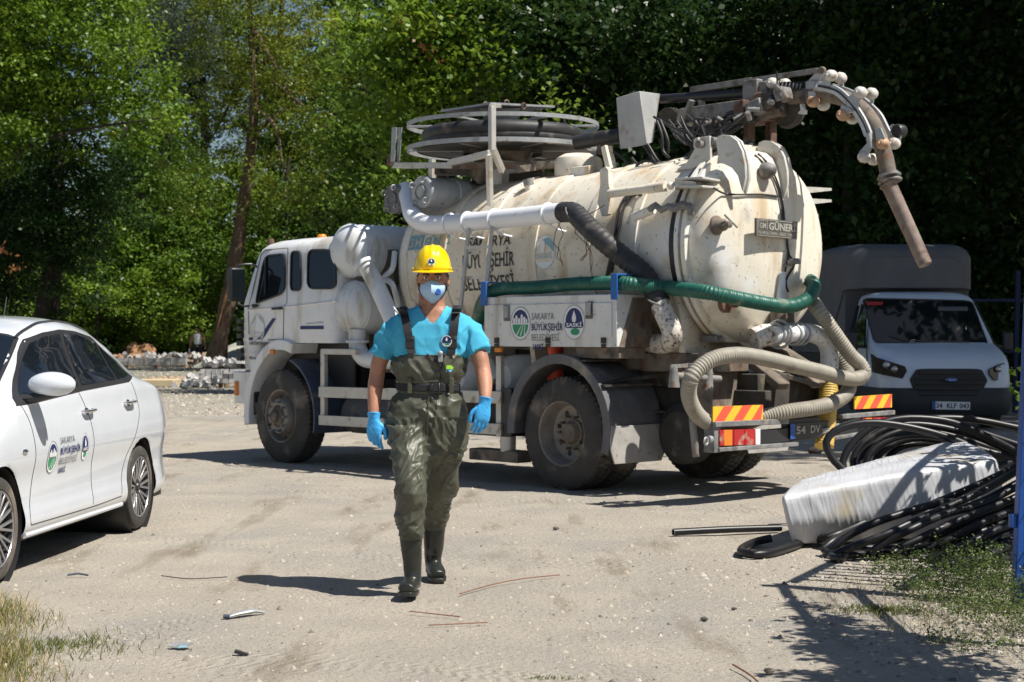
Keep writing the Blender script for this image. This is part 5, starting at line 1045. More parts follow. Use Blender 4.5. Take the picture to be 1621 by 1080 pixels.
# black electric / hydraulic lines over the barrel
random.seed(5)
lines = [[(1010, 300), (1003, 280), (1008, 262), (1025, 255), (1042, 262), (1048, 285)], [(1000, 250), (1015, 268), (1030, 290), (1050, 285), (1090, 250), (1100, 235)], [(965, 285), (960, 255), (966, 240), (985, 250), (1000, 268), (1010, 290)],
         [(1035, 185), (1060, 200), (1085, 210), (1105, 220)], [(1040, 192), (1048, 215), (1050, 240), (1060, 250)], [(1045, 190), (1058, 225), (1056, 250)], [(1020, 230), (1035, 255), (1050, 268)], [(1025, 228), (1042, 255), (1058, 262)],
         [(1143, 215), (1140, 195), (1150, 182), (1170, 180), (1190, 195), (1200, 185)], [(1050, 290), (1075, 265), (1100, 245)], [(1040, 296), (1070, 275), (1095, 250)], [(990, 262), (1010, 285), (1040, 280), (1075, 255), (1095, 240)],
         [(1150, 180), (1165, 175), (1185, 180), (1195, 176)], [(1175, 170), (1185, 182), (1200, 178), (1212, 165)], [(1062, 205), (1090, 225), (1096, 240)]]
b = MB()
for k, l in enumerate(lines): b.tube([T(x, y, .95+.05*(k % 4)+(.5 if y < 200 and x > 1130 else 0)) for x, y in l], .013, 7, .04)
tobj(b, 'hydraulic_line', M['blackplastic'])
b = MB()
for l in ([(1018, 312), (1005, 310), (990, 330), (985, 355), (978, 380), (970, 430)], [(1012, 306), (995, 312), (982, 335), (975, 380), (962, 440)], [(1010, 300), (1000, 305), (990, 320)], [(972, 400), (966, 430), (955, 450)]):
    b.tube([P(*(lambda a, ph: (a, TC-.885*math.cos(ph), zc(a)+.885*math.sin(ph)))(*TS(x, y))) for x, y in l], .013, 7, .04)
tobj(b, 'hydraulic_line', M['blackplastic'])
# dry vine caught under the white pipe
random.seed(3); b = MB()
for k in range(9):
    x, y = random.uniform(880, 925), 352; pts = []
    for j in range(6): pts.append(T(x, y, .22)); x += random.uniform(-9, 12); y += random.uniform(6, 18) if k > 3 else -random.uniform(3, 7)
    b.tube(pts, .004, 5)
tobj(b, 'dry_vine', M['rust'])

# --- rear: bumper, hazard boards, lamps, plate
AR = -1.86
def AZ(x, y): return TA(x, y, AR)
def board(x0, y0, x1, y1, x1b, y1b):
    """striped hazard board, corners top-left, bottom y, right"""
    tl, bl, tr, br = AZ(x0, y0), AZ(x0, y1), AZ(x1, x1b), AZ(x1, y1b)
    g = lambda u, v, d: (bl.lerp(br, u)).lerp(tl.lerp(tr, u), v)+Vector((-d, 0, 0))
    b = MB(); b.prism([g(0, 0, 0), g(1, 0, 0), g(1, 1, 0), g(0, 1, 0)], (.012, 0, 0)); o_ = tobj(b, 'hazard_board', M['yel'])
    for k in range(3):
        u0 = .14+k*.37
        for p_ in ([(u0-.12, 0), (u0+.07, 0), (u0+.26, 1), (u0+.07, 1)],):
            q = [(min(max(u, 0), 1), v) for u, v in p_]
            s_ = MB(); s_.prism([g(u, v, .003) for u, v in q], (.003, 0, 0)); s_.obj('red_stripe', M['redor'], o_)
    return g
board(1129, 644, 1208, 668, 641, 664); board(1353, 628, 1412, 648, 624, 645)
def lamp(x0, y0, x1, y1, dy):
    p = [AZ(x0, y1), AZ(x1, y1-dy), AZ(x1, y0-dy), AZ(x0, y0)]; g = lambda u: p[0].lerp(p[1], u); h = lambda u: p[3].lerp(p[2], u)
    b = MB(); b.prism([x+Vector((-.02, 0, 0)) for x in p], (.08, 0, 0)); o_ = tobj(b, 'tail_lamp', M['red'], bevel=.006)
    for u0, u1, m in ((.0, .10, 'red'), (.10, .30, 'orange'), (.34, .60, 'red'), (.62, .86, 'red'), (.88, 1, 'sticker')):
        b = MB(); b.prism([q+Vector((-.026, 0, 0)) for q in (g(u0), g(u1), h(u1), h(u0))], (.01, 0, 0)); b.obj('lamp_lens', M[m], o_, bevel=.003)
lamp(1136, 681, 1200, 706, 2); lamp(1362, 662, 1411, 671, 2)
M['bumpedge'] = mat('scuffed_bumper_edge', (.20, .20, .20), .6, .1, var=.4, vs=12, dirt=[(DUST, .3, 8)])
def hbar(x0, y0, x1, y1, h, m, name, off=0, dpt=.06):
    p, q = AZ(x0, y0), AZ(x1, y1); b = MB(); b.hexa([p+Vector((-off, 0, -h/2)), p+Vector((dpt, 0, -h/2)), q+Vector((dpt, 0, -h/2)), q+Vector((-off, 0, -h/2)), p+Vector((-off, 0, h/2)), p+Vector((dpt, 0, h/2)), q+Vector((dpt, 0, h/2)), q+Vector((-off, 0, h/2))])
    return tobj(b, name, M[m], bevel=.005)
hbar(1129, 672, 1245, 667, .045, 'bumpedge', 'bumper_edge', .03); hbar(1135, 712, 1260, 703, .035, 'bumpedge', 'bumper_edge', .03); hbar(1202, 693, 1255, 688, .12, 'blackplastic', 'bumper', 0)
hbar(1245, 682, 1300, 677, .19, 'blackplastic', 'bumper', -.01); hbar(1300, 684, 1362, 664, .05, 'bumpedge', 'bumper_edge'); hbar(1330, 660, 1413, 653, .04, 'bumpedge', 'bumper_edge', .03); hbar(1320, 694, 1412, 678, .03, 'bumpedge', 'bumper_edge', .02)
hbar(1300, 680, 1412, 668, .14, 'blackplastic', 'bumper', -.02)
hbar(1129, 694, 1140, 693, .24, 'bumpedge', 'bumper_end', .01, .10)
b = MB(); p = AZ(1121, 696); b.cyl(p, p+Vector((0, -.04, 0)), .03, n=12); b.torus(p+Vector((-.02, .05, -.01)), (1, .2, 0), .03, .008, 14, 6); tobj(b, 'bumper_catch', M['galv'])
pl = [AZ(1249, 695), AZ(1300, 691), AZ(1300, 668), AZ(1249, 671)]
b = MB(); b.prism([q+Vector((-.015, 0, 0)) for q in pl], (.008, 0, 0)); npl = tobj(b, 'number_plate', M['blackplastic'])
g = lambda u, v, d: (pl[0].lerp(pl[1], u)).lerp(pl[3].lerp(pl[2], u), v)+Vector((-.015-d, 0, 0))
b = MB(); b.add([g(.0, 0, .002), g(.14, 0, .002), g(.14, 1, .002), g(0, 1, .002)], [(0, 1, 2, 3)], 1)
text(b, '54', g, .18, .3, .5, .28, .02, .003, 0); text(b, 'DV', g, .62, .3, .5, .30, .02, .003, 0); b.obj('plate_lettering', [M['platetext'], M['printblue']], npl)
# valve handles at the rear left
def hx(x, y, a=-1.72): return A6(x, y, a)
b = MB(); b.cyl(hx(90, 540), hx(220, 548), .032, n=14); b.cyl(hx(200, 548), hx(325, 556), .028, n=14); b.cyl(hx(88, 490), hx(88, 600), .028, .05, n=12); b.cyl(hx(175, 475), hx(175, 608), .045, .05, n=14); b.cyl(hx(268, 500), hx(262, 615), .032, .05, n=12)
b.bar(hx(70, 492), hx(290, 478), .02, .03); tobj(b, 'valve_bank', M['greysteel'])
b = MB(); b.tube([hx(175, 600), hx(185, 780), hx(203, 958)], .030, 12); tobj(b, 'valve_rod', M['greysteel'])
b = MB(); b.cbox(A6(350, 600, -1.25), (.2, .45, .4)); tobj(b, 'valve_housing', M['darkgrime'], bevel=.02)
b = MB(); b.box(P(-1.62, .8, .74), P(-1.2, 1.7, 1.06)); tobj(b, 'rear_cross_beam', M['darkgrime'], bevel=.01)
for x0, y0, x1, y1, a0, a1 in ((430, 470, 840, 590, -1.2, -1.75), (640, 400, 860, 540, -1.3, -1.7)):
    b = MB(); b.bar(A6(x0, y0, a0), A6(x1, y1, a1), .25, .04); tobj(b, 'drain_chute', M['dusty'], bevel=.005)
b = MB(); b.lathe([(0, 0), (.26, 0), (.26, .05), (.22, .2), (0, .2)], A6(740, 660, -1.2), (-1, 0, 0), 26); tobj(b, 'brake_chamber', M['blackplastic'])
# outlet pipe and yellow hose
b = MB(); b.tube([A6(500, 350, -1.45), A6(560, 330, -1.5), A6(610, 330, -1.55)], .10, 20, .05); tobj(b, 'outlet_neck', M['rustwhite'])
b = MB(); b.tube([A6(600, 328, -1.58), A6(740, 318, -1.66)], .078, 24); b.tube([A6(725, 318, -1.65), A6(800, 320, -1.68), A6(862, 350, -1.70), A6(893, 410, -1.72), A6(893, 500, -1.72)], .082, 26, .03); op = tobj(b, 'outlet_pipe', M['wornwhite'])
for x in (612, 632, 700, 722, 745):
    q = A6(x, 325, -1.58-(x-600)*.00055); b = MB(); b.torus(q, (.25, -.97, 0), .09 if x != 632 else .12, .014, 26, 8); b.obj('clamp_ring', M['galv'], op)
b = MB(); b.tube([A6(892, 545, -1.72), A6(888, 650, -1.74), A6(876, 800, -1.78), A6(866, 905, -1.82)], lambda u, L: .084+.0022*math.sin(L*260), 24, .007); tobj(b, 'yellow_hose', M['yellowhose'])
b = MB(); b.tube([A6(893, 500, -1.72), A6(892, 560, -1.72)], .076, 20); tobj(b, 'hose_spigot', M['wornwhite'])

# --- loose hoses laid on the lorry (things of their own)
def world_hose(name, pts, r, pitch, amp, m, label, cat='hose'):
    root = MB(); root.tube(pts, lambda u, L: r+amp*math.sin(L*2*PI/pitch), 18, pitch/5)
    o_ = root.obj(name, M[m]); o_.location = truck.location; o_.rotation_euler = truck.rotation_euler
    return tag(o_, label, cat)
g_pts = [T(752, 530, .35), T(757, 505, .18), T(764, 480, .12), T(778, 463, .10), T(800, 457, .10), T(850, 455, .10), (T(910, 450, .10)), T(968, 448, .08), T(1000, 450, .08), TA(1060, 456, -1.0), TA(1120, 463, -1.55), TA(1180, 475, -1.68), TA(1225, 483, -1.72), TA(1255, 484, -1.74), TA(1280, 472, -1.74), TA(1288, 455, -1.70), TA(1283, 445, -1.5), TA(1274, 446, -1.3)]
world_hose('green_hose', g_pts, .061, .026, .0032, 'greenhose', 'green ribbed suction hose along the white tool box and round the tank door')
h_pts = [A6(800, 150, -1.62), A6(840, 205, -1.78), A6(900, 290, -1.84), A6(1000, 430, -1.90), A6(1052, 480, -1.92), A6(1072, 530, -1.94), A6(1030, 556, -1.96), A6(950, 548, -1.98), A6(850, 520, -2.0), A6(720, 490, -2.0), A6(600, 460, -2.0), A6(500, 440, -2.0), A6(400, 432, -2.0), A6(300, 450, -1.98), A6(225, 495, -1.95), A6(175, 560, -1.92), A6(165, 640, -1.85), A6(195, 720, -1.80), A6(250, 775, -1.78), A6(330, 800, -1.76), A6(450, 785, -1.74), A6(560, 750, -1.80),
         A6(680, 725, -1.90), A6(800, 708, -1.96), A6(900, 685, -1.96), A6(975, 640, -1.90), A6(998, 585, -1.80), A6(985, 520, -1.72), A6(950, 440, -1.66), A6(900, 370, -1.6)]
world_hose('grey_hose', h_pts, .064, .027, .0034, 'greyhose', 'long grey ribbed hose coiled round the back of the tanker lorry')
# ================================================================== the worker walking towards the camera
from mathutils.bvhtree import BVHTree
import bmesh
PO = Vector((-.47, 9.0, 0))
person = thing('person', 'man in yellow hard hat, blue shirt, face mask and olive chest waders walking forward', 'person', PO)
def pt(x, y, Z): return at(x, y, Z)-PO
def rowloft(mb, rows, n=32, pw=2.4):
    """rows: (left px, right px, y px, depth, half depth in m)"""
    rs = []
    for xl, xr, y, Z, dy in rows:
        c = pt((xl+xr)/2, y, Z); hw = (xr-xl)/2*Z/F; r = []
        for j in range(n):
            q = 2*PI*j/n; cs, sn = math.cos(q), math.sin(q)
            r.append(Vector((c.x+hw*math.copysign(abs(cs)**(2/pw), cs), c.y+dy*math.copysign(abs(sn)**(2/pw), sn), c.z)))
        rs.append(r)
    mb.rings(rs)
M['skin'] = mat('tanned_skin', (.42, .205, .13), .5, var=.2, vs=9, dirt=((.30, .12, .07), .35, 22), bump=.25, bs=120, spec=.4)
M['shirt'] = mat('turquoise_cotton', (.075, .42, .62), .85, var=.08, vs=6, bump=.15, bs=180, spec=.15)
M['wader'] = mat('olive_coated_fabric', (.070, .073, .050), .46, var=.12, vs=7, dirt=((.13, .115, .085), .2, 4), bump=.25, bs=26, spec=.5)
_n = M['wader'].node_tree.nodes; _l = M['wader'].node_tree.links
_t = _n.new('ShaderNodeTexNoise'); _t.noise_type = 'RIDGED_MULTIFRACTAL'; _t.inputs['Scale'].default_value = 9; _t.inputs['Detail'].default_value = 2.5; _t.inputs['Distortion'].default_value = 1.2
_l.new([x for x in _n if x.type == 'TEX_COORD'][0].outputs['Object'], _t.inputs['Vector']); _b = _n.new('ShaderNodeBump'); _b.inputs['Strength'].default_value = .45; _b.inputs['Distance'].default_value = .012
_l.new(_t.outputs[0], _b.inputs['Height']); _l.new([x for x in _n if x.type == 'BUMP' and x != _b][0].outputs[0], _b.inputs['Normal']); _l.new(_b.outputs[0], _n['Principled BSDF'].inputs['Normal'])
M['boot'] = mat('black_green_boot_rubber', (.022, .024, .020), .32, var=.2, vs=9, dirt=((.16, .14, .11), .2, 9))
M['glove'] = mat('light_blue_nitrile', (.06, .40, .80), .45, var=.06, vs=12, bump=.25, bs=70, spec=.4)
M['helmet'] = mat('yellow_helmet_plastic', (.90, .62, .004), .22, var=.02, coat=.3)
M['mask'] = mat('pale_blue_mask', (.42, .60, .80), .75, var=.03, bump=.1, bs=300)
M['web'] = mat('black_webbing', (.014, .014, .017), .7, var=.2, vs=60)
M['clip'] = mat('black_buckle_plastic', (.02, .02, .024), .3)
M['hair'] = mat('dark_hair', (.012, .009, .008), .6)
# --- body: head, neck, chest and arms in one skin
b = MB(); ZC = 9.0
rowloft(b, [(640, 726, 640, ZC, .10), (634, 728, 590, ZC, .10), (626, 736, 545, ZC, .105), (627, 737, 515, ZC, .095), (638, 727, 502, ZC, .075), (650, 716, 492, ZC, .07), (660, 706, 486, ZC, .064), (662, 704, 478, ZC, .062), (662, 704, 462, ZC-.01, .062)], 28, 2.2)
def limb(mb, pts, n=16): mb.tube([p for p, r in pts], [r for p, r in pts], n)
armR = [((634, 512), 9.0, .040), ((619, 527), 9.0, .048), ((608, 552), 9.01, .050), ((600, 575), 9.02, .046), ((597, 592), 9.02, .042), ((595, 606), 9.01, .0445), ((593, 625), 8.98, .041), ((592, 645), 8.95, .034), ((591.5, 660), 8.93, .026), ((592, 668), 8.93, .02)]
armL = [((731, 511), 9.0, .040), ((746, 526), 8.99, .048), ((754, 548), 8.97, .050), ((761, 570), 8.94, .046), ((765, 588), 8.92, .042), ((767, 603), 8.88, .044), ((768, 618), 8.84, .038), ((768, 632), 8.80, .029), ((767, 641), 8.79, .02)]
for arm in (armR, armL): limb(b, [(p0, r) for p0, r in [(pt(*q, Z), r) for q, Z, r in arm]])
hc = pt(685, 444, 8.98)
b.sphere(hc+Vector((0, .012, .015)), (.078, .098, .108), 28, 20)
b.sphere(hc+Vector((0, -.030, -.045)), (.058, .062, .072), 24, 16)      # jaw and cheeks
b.sphere(hc+Vector((0, -.045, -.088)), (.034, .036, .030), 16, 10)      # chin
b.tube([hc+Vector((0, -.075, .030)), hc+Vector((0, -.096, .0)), hc+Vector((0, -.110, -.022))], [.010, .013, .016], 10)   # nose
b.tube([hc+Vector((-.045, -.072, .032)), hc+Vector((0, -.086, .036)), hc+Vector((.045, -.072, .032))], [.010, .012, .010], 10)   # brow ridge
for s in (-1, 1):
    b.sphere(hc+Vector((s*.042, -.062, -.012)), (.024, .022, .018), 12, 8)   # cheekbones
    b.sphere(hc+Vector((s*.083, .012, -.008)), (.011, .02, .032), 12, 8)     # ears
body_me = solidify(b, .0075, 3, .5)
def mus(p, n): return .0012*noise.noise(p*18)
displace(body_me, mus); body = mesh_obj('body', body_me, M['skin'], person)
# eyes, brows, hair under the helmet
for s in (-1, 1):
    c = hc+Vector((s*.032, -.077, .012)); e = MB(); e.sphere(c, (.0135, .012, .0085), 14, 10); eo = e.obj('eye', M['sticker'], person)
    e = MB(); e.sphere(c+Vector((0, -.0085, 0)), (.0065, .005, .0065), 12, 8); e.obj('iris', M['hair'], eo)
    e = MB(); e.tube([hc+Vector((s*.014, -.090, .027)), hc+Vector((s*.032, -.091, .033)), hc+Vector((s*.052, -.076, .028))], [.004, .005, .003], 8); e.obj('eyebrow', M['hair'], person)
    e = MB(); e.tube([c+Vector((-.015, -.005, .005)), c+Vector((0, -.012, .0085)), c+Vector((.015, -.004, .005))], .003, 8); e.obj('eyelid', M['skin'], eo)
h = MB(); rs = []
for k in range(8):
    z = .10-.022*k; r = 1.03 if k < 5 else 1.0
    rs.append([hc+Vector((.080*math.cos(q)*r, .014+.098*math.sin(q)*r, z)) for q in [PI*(-.06)+PI*1.12*i/24 for i in range(25)]])
h.grid(rs); ho = h.obj('hair', M['hair'], person); sm_ = ho.modifiers.new('s', 'SOLIDIFY'); sm_.thickness = .008
# --- shirt
b = MB()
rowloft(b, [(640, 724, 590, ZC, .10), (630, 732, 575, ZC, .125), (621, 741, 562, ZC, .133), (616, 747, 535, ZC, .130), (617, 747, 514, ZC, .115), (622, 742, 503, ZC, .100), (634, 731, 496, ZC, .088), (648, 718, 490, ZC, .080), (656, 710, 486.5, ZC, .074), (659, 707, 484, ZC, .072)], 36, 2.3)
for arm, hem in ((armR, (606.5, 556)), (armL, (757, 551))):
    p0 = pt(*arm[0][0], 9.0); p1 = pt(*arm[1][0], 9.0); p2 = pt(*hem, arm[2][1]); p3 = p2+(p2-p1).normalized()*.028
    b.tube([p0+Vector((0,0,-.01)), p1, p1.lerp(p2, .6), p2, p3], [.056, .0655, .064, .066, .070], 20)
sh = solidify(b, .006, 5, .5)
def fold(p, n):
    q = p+Vector((noise.noise(p*6), noise.noise(p*6+Vector((3, 3, 3))), noise.noise(p*6-Vector((4, 1, 2)))))*.05; s = min(1.3, abs(p.x)/.17)
    c = lambda v, k: max(0, 1-abs(noise.noise(v))*k)**1.5
    sd_ = 1 if p.x > 0 else -1
    return (.0075*c(Vector((q.x*7, q.y*6, (q.z+sd_*q.x*.9)*9)), 3)+.006*c(Vector((q.x*15, q.y*9, (q.z-sd_*q.x*.5)*11+5)), 2.6))*(.45+.6*s)+.004*noise.noise(q*9)-.002
displace(sh, fold)
bm = bmesh.new(); bm.from_mesh(sh)
A_, Bl, Br = pt(685, 513, 8.9), pt(658, 478, 8.9), pt(709, 478, 8.9); dl = []
for f in bm.faces:
    c = f.calc_center_median()
    if c.z > A_.z and c.y < .03:
        k = (c.z-A_.z)/(Bl.z-A_.z); xl = A_.x+(Bl.x-A_.x)*k**.75; xr = A_.x+(Br.x-A_.x)*k**.75
        if xl < c.x < xr: dl.append(f)
    elif c.z > pt(0, 487, 9.0).z and abs(c.x-pt(683, 487, 9).x) < .075: dl.append(f)
bmesh.ops.delete(bm, geom=dl, context='FACES'); bm.to_mesh(sh); bm.free()
shirt = mesh_obj('shirt', sh, M['shirt'], person); s_ = shirt.modifiers.new('s', 'SOLIDIFY'); s_.thickness = .004
# --- waders
b = MB()
rowloft(b, [(662, 690, 742, ZC, .06), (625, 736, 722, ZC, .13), (612, 742, 700, ZC, .150), (608, 743, 668, ZC, .158), (610, 742, 650, ZC, .158), (618, 737, 632, ZC, .148), (628, 728, 619, ZC, .132), (629, 727, 611, ZC, .130), (624, 732, 600, ZC, .140), (616, 739, 588, ZC, .152), (616, 740, 574, ZC, .156), (622, 739, 560, ZC, .152), (626, 736, 557, ZC, .148)], 44, 2.5)
# his right leg (left in the picture), forward
rowloft(b, [(633, 669, 852, 8.80, .070), (629, 672, 843, 8.79, .082), (627, 672, 828, 8.79, .088), (624, 673, 805, 8.78, .095), (623, 676, 780, 8.76, .100), (622, 676, 755, 8.78, .108), (619, 677, 728, 8.84, .118), (614, 678, 700, 8.90, .13), (612, 684, 672, 8.96, .14)], 32, 2.2)
# his left leg, trailing
rowloft(b, [(669, 704, 836, 9.36, .072), (668, 709, 826, 9.32, .086), (668, 714, 806, 9.26, .095), (670, 724, 785, 9.17, .10), (673, 728, 765, 9.12, .108), (675, 731, 735, 9.06, .118), (675, 738, 705, 9.03, .13), (672, 743, 675, 9.0, .14)], 32, 2.2)
wd = solidify(b, .0060, 1, .5)
def ridge(v): return 1-2*abs(v)
def crease(p, k): v = abs(noise.noise(p))*k; return max(0, 1-v)**1.6
def wrinkle(p, n):
    w = Vector((noise.noise(p*5), noise.noise(p*5+Vector((7, 3, 1))), noise.noise(p*5-Vector((5, 2, 8)))))*.075
    q = p+w; zz = p.z
    side = 1 if p.x > .0 else -1
    if zz < .95:      # slanting folds on seat and legs, bunched at knee and above the boots
        d = q.z+side*q.x*.8
        h = .011*crease(Vector((q.x*4, q.y*4, d*7.5)), 3.2)+.009*crease(Vector((q.x*6+4, q.y*6, (q.z-side*q.x*1.2)*8.5)), 3.0)+.006*crease(Vector((q.x*13, q.y*13, d*17+3)), 2.6)+.012*noise.noise(q*5.5)-.008
        k = max(0, 1-abs(zz-.42)/.14); h += k*(.010*crease(Vector((q.x*6, q.y*6, d*19+8)), 2.4)-.003)
        k = max(0, 1-abs(zz-.72)/.12); h += k*(.008*crease(Vector((q.x*7, q.y*7, d*15+1)), 2.4)-.002)
        k = max(0, 1-abs(zz-.92)/.12); h += k*.008*crease(Vector((q.x*16, q.y*9, q.z*5)), 2.5)
    else:
        h = .012*crease(Vector((q.x*7, q.y*7, q.z*6+q.x*3)), 3)+.009*crease(Vector((q.x*14, q.y*9, q.z*9)), 2.6)+.010*noise.noise(q*7)-.007
    h -= .008
    if abs(zz-1.12) < .03: h *= .3
    return h
displace(wd, wrinkle); wader = mesh_obj('chest_waders', wd, M['wader'], person)
tree_s = BVHTree.FromPolygons([v.co for v in sh.vertices], [p.vertices for p in sh.polygons]); tree_w = BVHTree.FromPolygons([v.co for v in wd.vertices], [p.vertices for p in wd.polygons])
CO = Vector((0, 0, H))-PO
def hit(x, y, out=.004, trees=None):
    d = (pt(x, y, 9)-CO).normalized(); best = None
    for t_ in (trees or (tree_s, tree_w)):
        r = t_.ray_cast(CO, d)
        if r[0] is not None and (best is None or r[3] < best[3]): best = r
    if best is None: return pt(x, y, 8.87)
    return best[0]-d*out
def ribbon(pts, w, name, m, out=.006, th=.004, parent=None, trees=None, wd_=(1, 0)):
    P_ = []
    for (x0, y0), (x1, y1) in zip(pts, pts[1:]):
        for k in range(8): P_.append((x0+(x1-x0)*k/8, y0+(y1-y0)*k/8))
    P_.append(pts[-1]); ys = [hit(x, y, out, trees).y for x, y in P_]
    ys = [min(ys[max(0, i-2):i+3]) for i in range(len(ys))]; ys = [sum(ys[max(0, i-2):i+3])/len(ys[max(0, i-2):i+3]) for i in range(len(ys))]
    rs = []
    for (x, y), yy in zip(P_, ys):
        c = at(x, y, yy+PO.y)-PO; h = w/2
        rs.append([c+Vector((-h, .001, 0)), c+Vector((h, .001, 0)), c+Vector((h, -th, 0)), c+Vector((-h, -th, 0))])
    b = MB(); b.rings(rs); return b.obj(name, m, parent or person, bevel=.001)
for pts, bk in (([(638, 491), (641, 502), (645, 522), (649, 542), (652, 560)], 545), ([(723, 489), (721, 500), (719, 520), (716, 542), (714, 562)], 545)):
    st = ribbon(pts, .044, 'shoulder_strap', M['web'])
    x, y = pts[3]; p = hit(x, y, .014); b = MB(); b.cbox(p, (.050, .014, .070)); b.cbox(p+Vector((0, -.003, .018)), (.042, .016, .016)); b.obj('strap_buckle', M['clip'], st, bevel=.004)
    # over the shoulder to the back
    x0, y0 = pts[0]; q = pt(x0, y0, 8.93); b = MB(); b.tube([q+Vector((0, -.02, -.004)), q+Vector((0, .05, .016)), q+Vector((0, .12, -.02)), q+Vector((.02, .15, -.12))], .022, 10, .03, flat=.25); b.obj('strap_back', M['web'], st)
q = hit(721, 501, .012); b = MB(); b.cbox(q, (.05, .004, .005)); b.cbox(q+Vector((0, 0, .02)), (.05, .004, .005)); b.cbox(q+Vector((-.024, 0, .01)), (.004, .004, .024)); b.cbox(q+Vector((.024, 0, .01)), (.004, .004, .024)); b.obj('strap_slider', M['galv'], person)
# belt
b = MB(); rs = []
for y in (606.5, 608, 617.5, 619):
    c = pt(678, y, ZC); hw = (101/2+(.4 if y in (608, 617.5) else -1))*ZC/F; dy = .137 if y in (608, 617.5) else .130
    rs.append([Vector((c.x+hw*math.copysign(abs(math.cos(t))**(2/2.5), math.cos(t)), c.y+dy*math.copysign(abs(math.sin(t))**(2/2.5), math.sin(t)), c.z-.004*math.cos(t*1))) for t in [2*PI*j/48 for j in range(48)]])
b.rings(rs, cap=False); belt = b.obj('belt', M['web'], person)
bp = pt(691, 613, 8.86); b = MB(); b.cbox(bp, (.072, .014, .046)); b.cbox(bp+Vector((.016, -.004, 0)), (.006, .016, .05)); b.cbox(bp+Vector((-.028, -.003, 0)), (.02, .014, .030)); b.obj('belt_buckle', M['clip'], belt, bevel=.004)
for x in (648.5, 714.5):
    b = MB(); c = pt(x, 611, 8.87); b.cbox(c+Vector((0, 0, .0)), (.024, .008, .085)); b.obj('belt_loop', M['wader'], person, bevel=.003)
# hem bands above the boots
for xl, xr, y, Z in ((634, 669, 848, 8.80), (669, 704, 833, 9.355)):
    b = MB(); rs = []
    for dy_, g_ in ((-5, 0), (-4, 1), (4, 1), (5, 0)):
        c = pt((xl+xr)/2, y+dy_, Z); hw = ((xr-xl)/2+g_)*Z/F
        rs.append([Vector((c.x+hw*math.cos(t), c.y+.074*math.sin(t), c.z)) for t in [2*PI*j/28 for j in range(28)]])
    b.rings(rs); b.obj('hem_band', M['wader'], person)
# centre seam, keys, drawstring, logo patch
ribbon([(679, 622), (678, 650), (677, 690)], .005, 'front_seam', M['wader'], out=.001, th=.003, trees=(tree_w,))
p = hit(697, 567, .014); b = MB(); b.cbox(p, (.026, .014, .045)); b.sphere(p+Vector((0, -.004, .026)), (.016, .010, .014), 12, 8); kc = b.obj('clip_light', M['galv'], person, bevel=.004)
b = MB(); b.tube([hit(690, 562, .006), hit(694, 572, .008), hit(697, 582, .008), hit(698, 600, .006)], .004, 6); b.tube([hit(676, 560, .006), hit(685, 568, .008), hit(694, 574, .01)], .004, 6); b.tube([hit(697, 560, .01), hit(703, 560, .01), hit(706, 562, .006)], .004, 6); b.cbox(hit(697, 578, .012), (.016, .014, .02)); b.obj('drawstring', M['web'], person)
def patch(pts, m, nm, out=.003, ys=None):
    b = MB(); c0 = [hit(x, y, out) for x, y in pts]; b.prism(c0, (0, -.002, 0)); return b.obj(nm, M[m], person)
M['lime'] = mat('lime_patch_print', (.25, .50, .03), .5); M['sky'] = mat('light_blue_patch_print', (.10, .40, .65), .5)
patch([(706, 584), (707, 579), (713, 578), (718, 581), (717, 585)], 'lime', 'logo_patch'); patch([(706, 590), (706, 585), (717, 584), (714, 589)], 'sky', 'logo_patch')
c = hit(707, 540, .012); fs_ = lambda u, v, d: c+Vector((u, -d*1.5-u*.15, v)); b = MB(); emblem_water(b, fs_, 0, 0, .030, .032, False); b.obj('shirt_emblem', EM(), shirt)
# --- boots
def boot(rows, foot, sole, heel, name='boot'):
    b = MB(); rowloft(b, rows, 26, 2.1); b.tube([p for p, r in foot], [r for p, r in foot], 20, flat=.72)
    me = solidify(b, .0065, 3, .5); displace(me, lambda p, n: .0012*noise.noise(p*25)+.0012*math.sin(p.z*70)*(1 if p.z > .25 else 0))
    o_ = mesh_obj(name, me, M['boot'], person)
    b = MB(); b.rings(sole); b.obj('sole', M['boot'], o_, bevel=.004)
    return o_
def mk_sole(heel, toe, w0, w1, th):
    d = (toe-heel); L = d.length; d = d.normalized(); s = Vector((d.y, -d.x, 0)).normalized(); u = s.cross(d); u = u if u.z > 0 else -u
    out = []
    prof_ = [(0, .6, w0), (.1, 1, w0), (.3, .95, w0), (.5, .85, w1), (.75, 1, w1), (.92, .82, w1), (1, .4, w1)]
    top = [heel+d*(L*k)+s*(w*m) for k, m, w in prof_]+[heel+d*(L*k)-s*(w*m) for k, m, w in reversed(prof_)]
    return [[p for p in top], [p+u*th for p in top]]
hl, te = pt(654, 943, 8.84), pt(643, 944, 8.57); hl.z = .004; te.z = .03
boot([(632, 669, 846, 8.80, .062), (634, 668, 865, 8.80, .060), (637, 668, 885, 8.80, .055), (639, 667, 903, 8.80, .050), (640, 667, 915, 8.79, .052), (640, 666, 930, 8.80, .055)],
     [(hl+Vector((0, -.01, .05)), .040), (hl.lerp(te, .25)+Vector((0, 0, .055)), .048), (hl.lerp(te, .55)+Vector((0, 0, .048)), .050), (hl.lerp(te, .8)+Vector((0, 0, .042)), .052), (hl.lerp(te, .97)+Vector((0, 0, .036)), .040)], mk_sole(hl, te+(te-hl)*.04, .038, .055, .022), hl)
hl, te = pt(683, 916, 9.50), pt(694, 916, 9.24); hl.z = .03; te.z = .004
